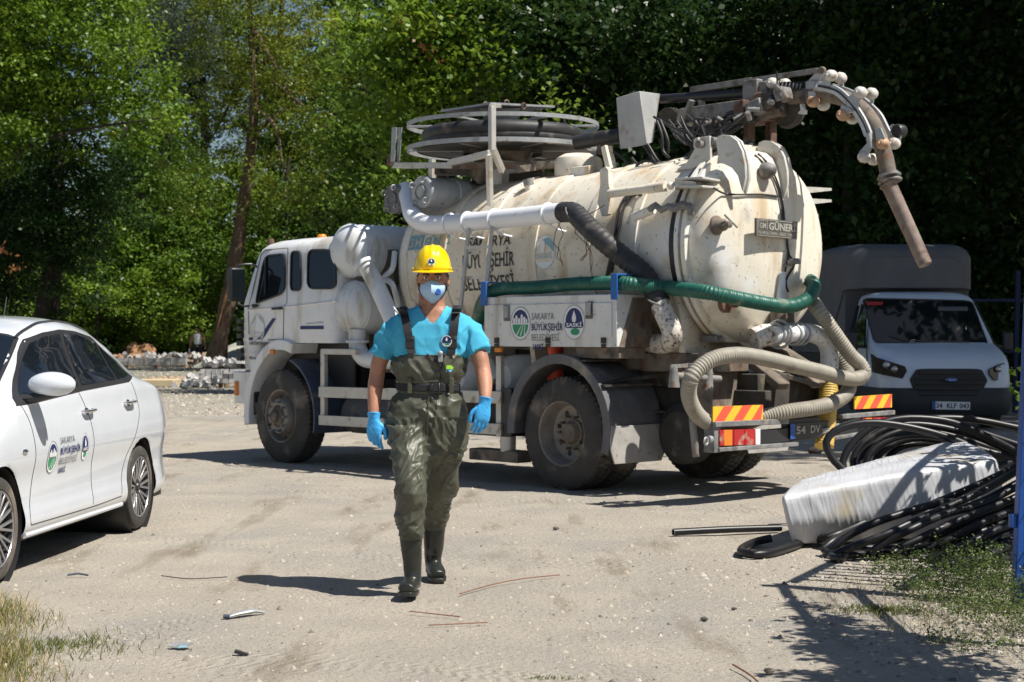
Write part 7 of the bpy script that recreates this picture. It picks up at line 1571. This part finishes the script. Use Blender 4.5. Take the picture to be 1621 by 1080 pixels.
b = MB(); b.tube([v+Vector((.012, 0, 0)) for v in tr_(-1.74, .80, 2.16, 2.62, .3)], .01, 6); b.obj('canvas_seam', M['canvas'], cv)
# ================================================================== coiled pipes, wrapped bale, fence
def W8(x, y, Z, ox=1200, oy=640, s=3.725): return at(ox+x/s, oy+y/s, Z)
coil = thing('pipe_coil', 'upper coil of thick black pipe looping behind the white wrapped bale', 'pipe coil', (3.2, 12.6, 0)); CB_ = Vector((3.2, 12.6, 0))
loops = [([(2250, 700), (1900, 470), (1510, 325), (1300, 265), (1100, 190), (900, 138), (700, 110), (560, 120), (450, 160), (402, 225), (425, 300), (490, 375), (620, 470), (900, 560)], 12.1, 11.9),
         ([(2250, 640), (1900, 440), (1520, 275), (1380, 205), (1150, 110), (950, 83), (800, 92), (680, 130), (570, 215), (512, 300), (505, 380), (600, 480)], 12.5, 12.2),
         ([(2300, 420), (1900, 220), (1520, 138), (1300, 95), (1100, 82), (900, 95), (760, 130)], 13.0, 12.8), ([(2200, 600), (1800, 420), (1500, 285), (1300, 195), (1100, 140), (900, 118), (760, 145), (650, 205), (575, 290), (565, 380), (650, 460)], 12.7, 12.4),
         ([(1900, 480), (1400, 300), (1150, 210), (950, 178), (800, 200), (690, 260), (640, 335), (660, 420)], 12.5, 12.3), ([(1900, 440), (1400, 270), (1150, 190), (950, 150), (820, 165), (700, 220), (620, 300), (600, 380), (640, 440)], 12.8, 12.5),
         ([(1900, 520), (1400, 330), (1150, 240), (960, 200), (820, 225), (730, 280), (690, 350), (720, 430)], 12.6, 12.4), ([(1900, 560), (1400, 350), (1150, 260), (980, 230), (850, 250), (780, 300), (750, 360)], 12.7, 12.5), ([(2200, 500), (1800, 330), (1500, 230), (1300, 165), (1100, 120), (920, 108), (770, 128)], 13.1, 12.9)]
for k, (l, Z0, Z1) in enumerate(loops):
    n = len(l); pts = [W8(x, y, Z0+(Z1-Z0)*i/(n-1))-CB_ for i, (x, y) in enumerate(l)]; b = MB(); b.tube(pts, .029, 14, .06); b.obj('pipe_loop', M['blackpipe'], coil)
front = thing('pipe_coil', 'front coil of black pipe whose strands rise from the weeds to the blue post', 'pipe coil', (2.6, 10.6, 0)); FB = Vector((2.6, 10.6, 0))
strands = [([(80, 790), (-10, 835), (-85, 870), (-95, 900), (-20, 912), (60, 905), (150, 880), (300, 830), (420, 785), (560, 730), (700, 662), (900, 570), (1060, 495), (1230, 428), (1400, 372), (1510, 345), (1800, 300)], 10.9, 10.7, 11.6, .027),
           ([(560, 872), (440, 905), (392, 885), (395, 845), (450, 800), (520, 768), (650, 710), (760, 670)], 10.45, 10.4, 10.8, .025), ([(430, 900), (450, 845), (510, 790), (600, 740), (700, 695), (850, 645), (1000, 600), (1100, 582), (1182, 574)], 10.3, 10.35, 10.7, .026),
           ([(540, 905), (470, 935), (432, 915), (460, 880), (600, 825), (760, 765), (900, 700), (1040, 640), (1200, 570), (1370, 490), (1520, 400), (1800, 250)], 10.15, 10.2, 11.0, .025), ([(900, 640), (1050, 580), (1190, 522), (1320, 465), (1510, 375), (1800, 240)], 10.7, 10.8, 11.3, .025),
           ([(740, 908), (690, 905), (678, 870), (740, 820), (900, 738), (1100, 650), (1320, 590), (1520, 490), (1800, 350)], 10.2, 10.2, 10.9, .025), ([(900, 900), (800, 890), (830, 850), (960, 790), (1150, 700), (1320, 630), (1520, 550), (1800, 420)], 10.15, 10.25, 10.8, .025),
           ([(870, 880), (1000, 850), (1150, 790), (1300, 710), (1520, 620), (1800, 480)], 10.3, 10.3, 10.8, .025), ([(1010, 935), (1100, 885), (1250, 820), (1400, 745), (1520, 690), (1800, 540)], 10.05, 10.05, 10.5, .025),
           ([(950, 930), (1060, 900), (1250, 850), (1400, 790), (1520, 745), (1800, 620)], 10.1, 10.1, 10.5, .025), ([(1120, 990), (1180, 960), (1300, 920), (1420, 865), (1520, 820), (1800, 690)], 9.75, 9.8, 10.3, .027), ([(1180, 1000), (1300, 965), (1420, 920), (1520, 880), (1800, 760)], 9.85, 9.8, 10.2, .025),
           ([(430, 880), (560, 872), (700, 868), (830, 872)], 10.55, 10.5, 10.5, .023), ([(520, 915), (640, 905), (760, 900), (900, 905)], 10.3, 10.3, 10.3, .025), ([(1000, 800), (1250, 700), (1520, 590), (1800, 450)], 10.5, 10.6, 10.9, .025), ([(900, 860), (1100, 830), (1300, 760), (1520, 665), (1800, 520)], 10.4, 10.4, 10.8, .025),
           ([(1000, 900), (1200, 830), (1400, 770), (1520, 715), (1800, 600)], 10.3, 10.3, 10.6, .025), ([(1050, 960), (1250, 890), (1520, 790), (1800, 670)], 10.1, 10.1, 10.4, .025), ([(1200, 620), (1350, 560), (1520, 470), (1800, 330)], 10.7, 10.8, 11.1, .025), ([(1150, 900), (1300, 870), (1520, 800), (1800, 700)], 10.3, 10.3, 10.5, .025)]
for l, Z0, Zm, Z1, r in strands:
    n = len(l); pts = []
    for i, (x, y) in enumerate(l):
        t = i/(n-1); Z = Z0+(Zm-Z0)*t*2 if t < .5 else Zm+(Z1-Zm)*(t-.5)*2; p = W8(x, y, Z)
        if p.z < r: q = gp(1200+x/3.725, 640+y/3.725); p = Vector((q.x, q.y, r))
        pts.append(p-FB)
    b = MB(); b.tube(pts, r, 14, .05); b.obj('pipe_strand', M['blackpipe'], front)
e0 = W8(1182, 574, 10.7)-FB; b = MB(); b.cyl(e0+Vector((-.004, 0, 0)), e0+Vector((.003, 0, .001)), .021, n=14); b.obj('pipe_bore', M['seam'], front)
q0 = gp(1066, 849); q1 = gp(1236, 842); q0.z = q1.z = .028
b = MB(); b.tube([q0, q0.lerp(q1, .5)+Vector((0, 0, .004)), q1], .0245, 18, .1, cap=False); b.tube([q0+Vector((.0, 0, 0)), q1], .0205, 18, cap=False); lp = b.obj('loose_pipe', M['blackpipe']); tag(lp, 'straight loose black pipe lying on the ground, its open end left of the bale', 'pipe')
b = MB(); b.torus(q0, (q1-q0), .0225, .003, 18, 6); o = b.obj('pipe_end', M['greysteel']); o.parent = lp
# wrapped bale
M['wrap'] = mat('white_stretch_wrap', (.52, .53, .56), .5, var=.12, vs=3, dirt=[((.42, .35, .22), .34, 2.2)], coat=.2)
def bale():
    def ring(pp): return [at(x, y, Z) for x, y, Z in pp]
    A = ring([(1246, 866, 10.75), (1236, 830, 10.64), (1227, 790, 10.62), (1242, 772, 10.90), (1266, 761, 11.3), (1310, 752, 11.8), (1330, 790, 12.0), (1310, 825, 11.7)])
    B = ring([(1600, 850, 11.3), (1598, 795, 11.15), (1586, 726, 11.15), (1572, 713, 11.5), (1535, 697, 12.1), (1518, 694, 12.5), (1535, 745, 12.6), (1550, 800, 12.3)])
    N_ = 260; K = 110; rows = []
    m = len(A)
    for i in range(N_+1):
        t = i/N_; base = [p.lerp(q, t)+Vector((0, 0, .035*math.sin(t*PI)*.5*(1 if j in (2, 3, 4) else .4))) for j, (p, q) in enumerate(zip(A, B))]; cen = sum(base, Vector())/m
        endk = 1-max(0, 1-min(t, 1-t)/.045)**2*.22; rr = []
        sub = rounded([p for p in base], .20, 3) if False else None
        pl = []
        for j in range(m):
            a, b_, c = base[j-1], base[j], base[(j+1) % m]; p = b_.lerp(a, .13); q = b_.lerp(c, .13)
            for s in range(4): u = s/3; pl.append(p.lerp(b_, u).lerp(b_.lerp(q, u), u))
        # resample to K
        L_ = [0]; 
        for j in range(len(pl)): L_.append(L_[-1]+(pl[(j+1) % len(pl)]-pl[j]).length)
        j = 0
        for k in range(K):
            s = L_[-1]*k/K
            while L_[j+1] < s: j += 1
            v = pl[j].lerp(pl[(j+1) % len(pl)], (s-L_[j])/max(1e-6, L_[j+1]-L_[j])); d = (v-cen); 
            w = noise.noise(Vector((t*95+k*.10*math.sin(t*7), k*.10, 1)))*.0012+noise.noise(Vector((t*18+k*.10, k*.16, 5)))*.006+noise.noise(Vector((t*6, k*.12, 9)))*.010
            fold_ = .0042*max(0, 1-abs(noise.noise(Vector((t*40+k*.09, k*.07, 3)))*6))**1.5
            rr.append(cen+d*endk*(1+(w+fold_)/max(.1, d.length)))
        rows.append(rr)
    b = MB(); b.rings(rows); return b
o = bale().obj('wrapped_bale', M['wrap'], angle=75); tag(o, 'long white plastic-wrapped bale lying tilted on the black pipes', 'bale')
# blue gate post with mesh panel, its fence running towards the camera
M['bluepost'] = mat('blue_fence_paint', (.012, .085, .36), .4, var=.12, vs=6, dirt=((.2, .2, .2), .12, 9))
fb = gp(1612, 955); fence = thing('mesh_fence', 'blue post and wire mesh gate at the right edge, beside the pipe coils', 'fence', fb)
b = MB(); b.bar(Vector((0, 0, 0)), Vector((.10, 0, 2.25)), .062, .075, up=(0, 1, 0)); b.obj('post', M['bluepost'], fence, bevel=.004)
b = MB(); b.bar(Vector((.055, .03, 0)), Vector((.155, .03, 2.2)), .035, .05, up=(0, 1, 0)); b.obj('post', M['bluepost'], fence, bevel=.003)
b = MB(); b.cbox((-.03, 0, .43), (.03, .05, .07)); b.obj('latch', M['bluepost'], fence, bevel=.004)
ends = [Vector((.16, .1, 0)), Vector((.10, -1.35, 0)), Vector((.05, -2.7, 0)), Vector((0, -4.1, 0))]
for z0, z1 in ((2.2, 2.2), (1.55, 1.55), (.12, .12)):
    for p, q in zip(ends, ends[1:]): b = MB(); b.bar(p+Vector((0, 0, z0)), q+Vector((0, 0, z1)), .04, .05); b.obj('rail', M['bluepost'], fence)
for p in ends[1:]: b = MB(); b.bar(p, p+Vector((0, 0, 2.25)), .06, .06, up=(0, 1, 0)); b.obj('post', M['bluepost'], fence)
b = MB()
for p, q in zip(ends, ends[1:]):
    L_ = (q-p).length; n = int(L_/.05)
    for i in range(1, n): c = p.lerp(q, i/n); b.bar(c+Vector((0, 0, .12)), c+Vector((0, 0, 2.2)), .004, .004, up=(0, 1, 0))
    for i in range(1, 11): b.bar(p+Vector((0, 0, .12+i*.19)), q+Vector((0, 0, .12+i*.19)), .004, .004)
tag(b.obj('wire_mesh', M['bluepost'], fence), kind='stuff')
ends2 = [Vector((.20, .12, 0)), Vector((.76, 1.3, 0)), Vector((1.28, 2.6, 0)), Vector((1.8, 3.9, 0))]
for z0 in (2.15, 1.2, .15):
    for p, q in zip(ends2, ends2[1:]): b = MB(); b.bar(p+Vector((0, 0, z0)), q+Vector((0, 0, z0)), .04, .06); b.obj('rail', M['bluepost'], fence)
for p, q in zip(ends2, ends2[1:]):
    b = MB(); b.bar(q, q+Vector((0, 0, 2.25)), .06, .06, up=(0, 1, 0)); b.obj('post', M['bluepost'], fence)
    for i in range(1, 10): c = p.lerp(q, i/10); b = MB(); b.bar(c+Vector((0, 0, .12)), c+Vector((0, 0, 2.15)), .03, .03, up=(0, 1, 0)); b.obj('picket', M['bluepost'], fence)
# leaf mass added out of view on the fence to throw broad shadows
def fz(s, z): p = ends[0].lerp(ends[-1], s); return p+Vector((0, 0, z))
P_, Tn = cloud([((fb+fz(s, z))[:], r) for s, z, r in ((.20, 2.1, .16), (.28, 2.0, .2), (.36, 1.95, .25), (.43, 1.8, .30), (.50, 1.95, .3), (.52, 1.5, .24), (.58, 1.75, .34), (.66, 1.9, .34), (.74, 1.7, .36), (.82, 1.8, .36), (.92, 1.6, .36), (.46, 1.3, .14), (.36, 1.55, .12), (.44, 2.1, .25), (.6, 2.1, .3), (.75, 2.1, .3))], 6500, 91, .05, 14); P2, T2 = cloud([((fb+ends2[0].lerp(ends2[-1], s)+Vector((0, 0, z)))[:], r) for s, z, r in ((.34, .9, .3), (.42, 1.3, .34), (.5, .8, .36), (.55, 1.5, .34), (.64, 1.0, .4), (.7, 1.6, .36), (.8, 1.1, .42), (.9, 1.5, .42))], 2300, 92, .05, 14); P_ = np.concatenate([P_, P2]); Tn = np.concatenate([Tn, T2]); me = leaf_mesh('shadow_creeper', P_, .07, Tn, .2, .8, 9); me.materials.append(LM['mid']); o = bpy.data.objects.new('shadow_creeper', me); COL.objects.link(o); tag(o, 'unseen leafy mass added on the mesh fence beyond the blue post to cast broad shadows', 'shadow_creeper', kind='stuff')
# far blue fence behind the van
M['blueshade'] = mat('shade_darkened_blue_paint', (.005, .018, .07), .7)  # fence blue darkened so the colour carries the shade behind the van
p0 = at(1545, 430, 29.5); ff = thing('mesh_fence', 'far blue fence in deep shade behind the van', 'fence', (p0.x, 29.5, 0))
for k in (1, 3): b = MB(); b.bar(Vector((k*1.6-.9, 0, 0)), Vector((k*1.6-.9+(.06 if k == 1 else 0), 0, 2.05 if k != 1 else 2.55)), .07, .07, up=(0, 1, 0)); b.obj('post', M['blueshade'], ff)
for z in (2.02, 1.1): b = MB(); b.bar(Vector((-.9, 0, z)), Vector((3.9, 0, z)), .05, .05); b.obj('rail', M['blueshade'], ff)
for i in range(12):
    b = MB(); b.bar(Vector((2.6+i*.14, 0, .1)), Vector((.8+i*.14, 0, 2.0)), .007, .007, up=(0, 1, 0)); b.obj('wire', M['blueshade'], ff)

# ================================================================== the clearing behind: blocks, pallets, stump, man
M['block'] = mat('light_grey_paving_block', (.42, .41, .40), .85, var=.15, vs=5, bump=.2); M['block2'] = mat('dark_grey_paving_block', (.14, .14, .145), .85, var=.2, vs=5)
M['plank'] = mat('weathered_pallet_wood', (.38, .27, .17), .85, var=.25, vs=4, dirt=((.2, .13, .08), .3, 6)); M['sand'] = mat('yellowish_board', (.50, .40, .25), .8, var=.1, vs=2)
def pallet(x, y, w, label, rz=0, tilt=0, group=None, n=6, lift=0, dep=1.0):
    p = gp(x, y); p.z = lift; r = thing('pallet', label, 'pallet', p, rz, group); r.rotation_euler = (0, tilt, rz)
    me_b = None
    for k in range(n):
        if me_b is None: b = MB(); b.box((-w/2, -.05, 0), (w/2, .05, .022)); o_ = b.obj('board', M['plank'], r); me_b = o_.data
        else: o_ = bpy.data.objects.new('board', me_b); COL.objects.link(o_); o_.parent = r
        o_.location = (0, -dep/2+dep*k/(n-1), .10)
    for k in range(3): b = MB(); b.box((-w/2+k*(w-.1)/2, -dep/2-.03, .0), (-w/2+k*(w-.1)/2+.1, dep/2+.03, .099)); b.obj('bearer', M['plank'], r)
    return r
bmesh_block = None
def block(p, rot, label, group, m='block', dark=False, sz=(.138, .11, .118), sc_=1):
    global bmesh_block
    key = m
    if not hasattr(block, 'd'): block.d = {}
    if key not in block.d:
        b = MB(); b.cbox((0, 0, 0), sz); o_ = b.obj('paving_block', M[m]); bm_ = o_.data; block.d[key] = bm_; bpy.data.objects.remove(o_)
    o_ = bpy.data.objects.new('paving_block', block.d[key]); COL.objects.link(o_); o_.location = p; o_.rotation_euler = rot; o_.scale = (sc_, sc_, sc_); tag(o_, label, 'paving block', group); return o_
random.seed(17)
# near pile by the tree foot (px 272-385, y 575-615)
pb = gp(352, 613); pallet(355, 612, 1.5, 'pallet under the stacked paving blocks beside the leaning tree', dep=1.1)
gA = 'paving blocks stacked on the pallet beside the leaning tree'; lA = 'light grey paving block stacked on the pallet beside the leaning tree'; lAd = 'dark paving block among the light ones on the pallet beside the leaning tree'
for row in range(3):
    for i in range(10):
        for j in range(2):
            if row == 2 and random.random() < .35: continue
            d = random.random() < .1 and j == 0; block(pb+Vector((-.62+i*.15+random.uniform(-.008, .008)+.04, -.45+j*.13, .18+row*.125)), (random.uniform(-.06, .06), random.uniform(-.06, .06), random.uniform(-.22, .22)), lAd if d else lA, gA+(' (dark)' if d else ''), 'block2' if d else 'block')
for k in range(30): block(pb+Vector((random.uniform(-.5, .75), random.uniform(-.35, .2), .60+random.uniform(0, .14))), [random.uniform(-1.2, 1.2) for _ in range(3)], 'light grey paving block thrown loosely on top of the near stack', 'loose blocks on the near stack')
for k in range(60):
    t = random.random(); q = gp(275+t*75, 612+random.uniform(-9, 5)); q.z = .08+random.uniform(0, .22)*(t > .3); d = random.random() < .15; block(q, [random.uniform(-.8, .8), random.uniform(-.8, .8), random.uniform(0, 3)], ('dark' if d else 'light grey')+' paving block tumbled on the ground left of the near stack', ('dark' if d else 'light')+' blocks tumbled left of the near stack', 'block2' if d else 'block')
pf = gp(245, 582); pallet(250, 582, 2.6, 'pallet under the low far stack of paving blocks behind the car', dep=1.2)
for row in range(2):
    for i in range(13):
        d = random.random() < .08; block(pf+Vector((-1.35+i*.225, -.5+row*.02, .19+row*.14+random.uniform(-.015, .015))), (random.uniform(-.1, .1), random.uniform(-.1, .1), random.uniform(-.3, .3)), ('dark' if d else 'light grey')+' paving block in the low far stack behind the car', ('dark' if d else 'light')+' blocks in the low far stack', 'block2' if d else 'block', sc_=1.5)
for k in range(26): block(pf+Vector((random.uniform(-1.4, 1.9), random.uniform(-.3, .5), .42+random.uniform(0, .16))), [random.uniform(-1, 1) for _ in range(3)], 'light grey paving block lying loose on top of the low far stack', 'loose blocks on the low far stack', sc_=1.4)
for k, (x, y, rz, tl, lf, lab) in enumerate(((300, 577, .1, .02, 0, 'brown pallet at the bottom of the broken pallet heap'), (308, 575, .5, .08, .14, 'brown pallet lying slanted in the middle of the broken pallet heap'), (290, 574, -.3, -.10, .30, 'pale pallet tipped on top of the broken pallet heap'), (316, 578, .2, .12, .12, 'brown pallet slipping off the right of the broken pallet heap'))):
    pallet(x, y, 1.9, lab, rz, tl, lift=lf, dep=1.2)
b = MB(); q = gp(210, 607); b.box((-1.2, -.5, 0), (1.0, .5, .20)); o = b.obj('timber_slab', M['sand'], bevel=.02); o.location = gp(222, 612); tag(o, 'yellowish timber slab lying on the ground just behind the car boot', 'slab')
# stump
M['stump'] = mat('orange_brown_stump_wood', (.27, .14, .07), .9, var=.35, vs=3, dirt=((.42, .38, .32), .3, 2), bump=1, bs=7); sp_ = gp(222, 571); b = MB()
rows = []
for k in range(9):
    z = -.05+k*.135; r0 = .82*(1-.022*k**1.5) if k < 8 else .3
    rows.append([Vector((r0*(1+.30*noise.noise(Vector((math.cos(q)*1.4, math.sin(q)*1.4, k*.35))))*math.cos(q), r0*.8*math.sin(q)*(1+.25*noise.noise(Vector((math.cos(q)*2, math.sin(q)*2, 5+k*.3)))), z+(.16*math.cos(q*2+1)+.12*math.sin(q*5))*(k > 4))) for q in [2*PI*j/26 for j in range(26)]])
b.rings(rows); o = b.obj('tree_stump', M['stump'], angle=25); o.location = sp_; o.scale = (1.25, 1, .8); tag(o, 'large torn orange-brown tree stump at the edge of the clearing', 'stump')
# rubble round the stump and gravel mound right of the tree
M['mound'] = mat('grey_green_gravel_heap', (.30, .30, .25), .95, var=.2, vs=2, dirt=((.18, .17, .13), .3, 6), bump=1, bs=8)
def mound(c, rx, ry, h, name, m, label, seed):
    b = MB(); rows = []
    for i in range(25):
        r = []
        for j in range(41):
            x, y = -1+2*j/40, -1+2*i/24; e = max(0, 1-math.sqrt(x*x+y*y)); r.append(Vector((x*rx, y*ry, h*e**.8*(1+.35*noise.noise(Vector((x*3, y*3, seed))))+.05*noise.noise(Vector((x*12, y*12, seed)))-.06)))
        rows.append(r)
    b.grid(rows); o_ = b.obj(name, M[m], angle=60); o_.location = c; tag(o_, label, kind='structure'); return o_
c = at(430, 560, 72); c.z = 0; mound(c, 3.6, 3.0, 1.3, 'gravel_mound', 'mound', None, 3); c = at(400, 560, 88); c.z = 0; mound(c, 4.5, 3, 1.1, 'gravel_mound', 'mound', None, 5)
n = 420; r_ = np.random.default_rng(5); c = gp(225, 574); pts = np.stack([c.x+r_.normal(0, 1.7, n), c.y+r_.normal(-.3, .6, n), r_.uniform(0, .35, n)], 1); pebbles('rubble', pts, r_.uniform(.05, .22, n), M['stump'], 'broken rubble and roots heaped around the stump', 9)
c = gp(288, 605); n = 160; pts = np.stack([c.x+r_.normal(0, .5, n), c.y+r_.normal(0, .3, n), r_.uniform(0, .15, n)], 1); pebbles('rubble', pts, r_.uniform(.03, .09, n), M['plank'], 'splintered wood scraps between the slab and the near block stack', 10)
# the man far behind
mz = 72; mb_ = at(313, 0, mz); mp = Vector((mb_.x, mz, 0)); man = thing('person', 'distant man in white vest, dark shorts and cap, standing in the clearing', 'person', mp)
zz = lambda y: H-(y-HY)*mz/F; S = 1.75/1.75
b = MB()
for s in (-1, 1):
    b.tube([Vector((s*.10, 0, .92)), Vector((s*.13, 0, .5)), Vector((s*.14, .02, .08))], [.10, .07, .045], 10); b.tube([Vector((s*.14, .0, .05)), Vector((s*.15, -.16, .04))], .045, 8)
    b.tube([Vector((s*.20, 0, 1.42)), Vector((s*.30, 0, 1.15)), Vector((s*.33, -.06, .88))], [.06, .05, .035], 10); b.sphere(Vector((s*.335, -.07, .80)), (.035, .03, .07), 8, 6)
b.tube([Vector((0, 0, .85)), Vector((0, 0, 1.1)), Vector((0, 0, 1.35)), Vector((0, 0, 1.48))], [.16, .15, .19, .10], 14, flat=.65); b.tube([Vector((0, 0, 1.44)), Vector((0, 0, 1.56))], .06, 10); b.sphere(Vector((0, -.01, 1.64)), (.08, .095, .115), 14, 10); b.sphere(Vector((0, -.105, 1.62)), .016, 8, 6)
me = solidify(b, .02, 2); mesh_obj('body', me, M['skin'], man)
b = MB(); b.tube([Vector((0, 0, .98)), Vector((0, 0, 1.15)), Vector((0, 0, 1.36)), Vector((0, 0, 1.42))], [.195, .195, .225, .17], 16, flat=.78); b.obj('vest', M['sticker'], man); b = MB()
for s in (-1, 1): b.tube([Vector((s*.09, 0, 1.0)), Vector((s*.12, 0, .80)), Vector((s*.13, 0, .62))], [.135, .135, .12], 12)
b.obj('shorts', M['web'], man); b = MB(); b.sphere(Vector((0, 0, 1.70)), (.09, .105, .075), 14, 8); b.cbox((0, -.11, 1.69), (.13, .09, .015)); b.obj('cap', M['web'], man); b = MB(); b.cbox((-.35, -.1, .70), (.07, .07, .16)); o = b.obj('bottle', M['sticker'], bevel=.02); o.location = mp; tag(o, 'small white bottle held by the distant man', 'bottle')
# ================================================================== litter on the yard
b = MB(); p0, p1 = gp(360, 979), gp(419, 972); b.tube([p0+Vector((0, 0, .008)), p0.lerp(p1, .3)+Vector((0, .0, .018)), p0.lerp(p1, .7)+Vector((0, .01, .020)), p1+Vector((0, 0, .006))], [.010, .02, .026, .010], 10, .02, flat=.5); o = b.obj('crushed_bottle', M['galv']); tag(o, 'flattened grey plastic bottle with blue neck lying left of the worker shadow', 'litter')
b = MB(); b.cyl(p0+Vector((-.02, 0, .009)), p0+Vector((.012, 0, .009)), .011, n=10); q = b.obj('bottle_cap', M['bluegrey']); q.parent = o
b = MB(); c = gp(286, 1026); b.prism([c+Vector(v) for v in ((-.06, -.01, .005), (-.03, .03, .018), (.03, .035, .012), (.06, 0, .02), (.02, -.02, .006))], (0, 0, .004)); o = b.obj('wrapper', M['galv']); tag(o, 'crumpled silver-blue wrapper on the ground near the grass corner', 'litter'); b = MB(); b.prism([c+Vector(v) for v in ((-.01, -.03, .004), (.03, -.028, .006), (.035, -.015, .010), (0, -.012, .01))], (0, 0, .003)); q = b.obj('wrapper_label', M['printteal']); q.parent = o
def twig(pts, label, m='rust', r=.004):
    q = [gp(x, y)+Vector((0, 0, .006+.012*random.random())) for x, y in pts]; b = MB(); b.tube(q, r, 6, .03); o = b.obj('twig', M[m]); tag(o, label, 'twig')
M['twig'] = mat('reddish_dry_twig', (.24, .12, .08), .8, var=.2)
twig([(728, 944), (780, 928), (830, 920), (886, 912)], 'long thin dry twig right of the worker boots', 'twig', .0035); twig([(648, 973), (680, 975), (728, 980)], 'short red twig just in front of the worker', 'twig', .0032); twig([(678, 992), (720, 991), (772, 990)], 'red-brown twig nearest the camera in front of the worker', 'twig', .0032)
twig([(1160, 1056), (1185, 1070), (1200, 1082)], 'twig at the bottom edge beside the fence shadow', 'twig', .004); twig([(255, 915), (300, 918), (360, 917)], 'thin dark twig left of the worker shadow', 'darkgrime', .003)
b = MB(); c = gp(382, 1037); b.cbox(c+Vector((0, 0, .008)), (.06, .03, .012), Matrix.Rotation(.3, 3, 'Y')); tag(b.obj('rubber_scrap', M['blackplastic']), 'small black rubber scrap near the bottom edge', 'litter')
b = MB(); c = gp(123, 913); b.tube([c+Vector((-.06, 0, .01)), c+Vector((0, .02, .015)), c+Vector((.06, 0, .008))], .006, 6); tag(b.obj('rubber_scrap', M['bluegrey']), 'dark strip of scrap beside the car front wheel', 'litter')
for k, (x, y, s, lab) in enumerate(((880, 838, .018, 'small stone between the worker and the loose pipe'), (1115, 982, .016, 'grey stone beside the fence shadow'), (1162, 965, .013, 'stone left of the fence shadow tip'), (930, 757, .04, 'clod of earth by the lorry rear wheel'), (1290, 718, .07, 'dark clod under the yellow hose'), (1218, 1065, .018, 'dark stone near the bottom edge'))):
    c = gp(x, y); b = MB(); b.sphere(c+Vector((0, 0, s*.4)), (s*1.3, s, s*.7), 9, 6); b.v = [tuple(Vector(v)+Vector(v).normalized()*0+Vector([noise.noise(Vector(v)*40+Vector((i, 0, 0)))*s*.35 for i in range(3)])) for v in b.v]; tag(b.obj('stone', SM if k < 3 else M['dusty'], angle=20), lab, 'stone')
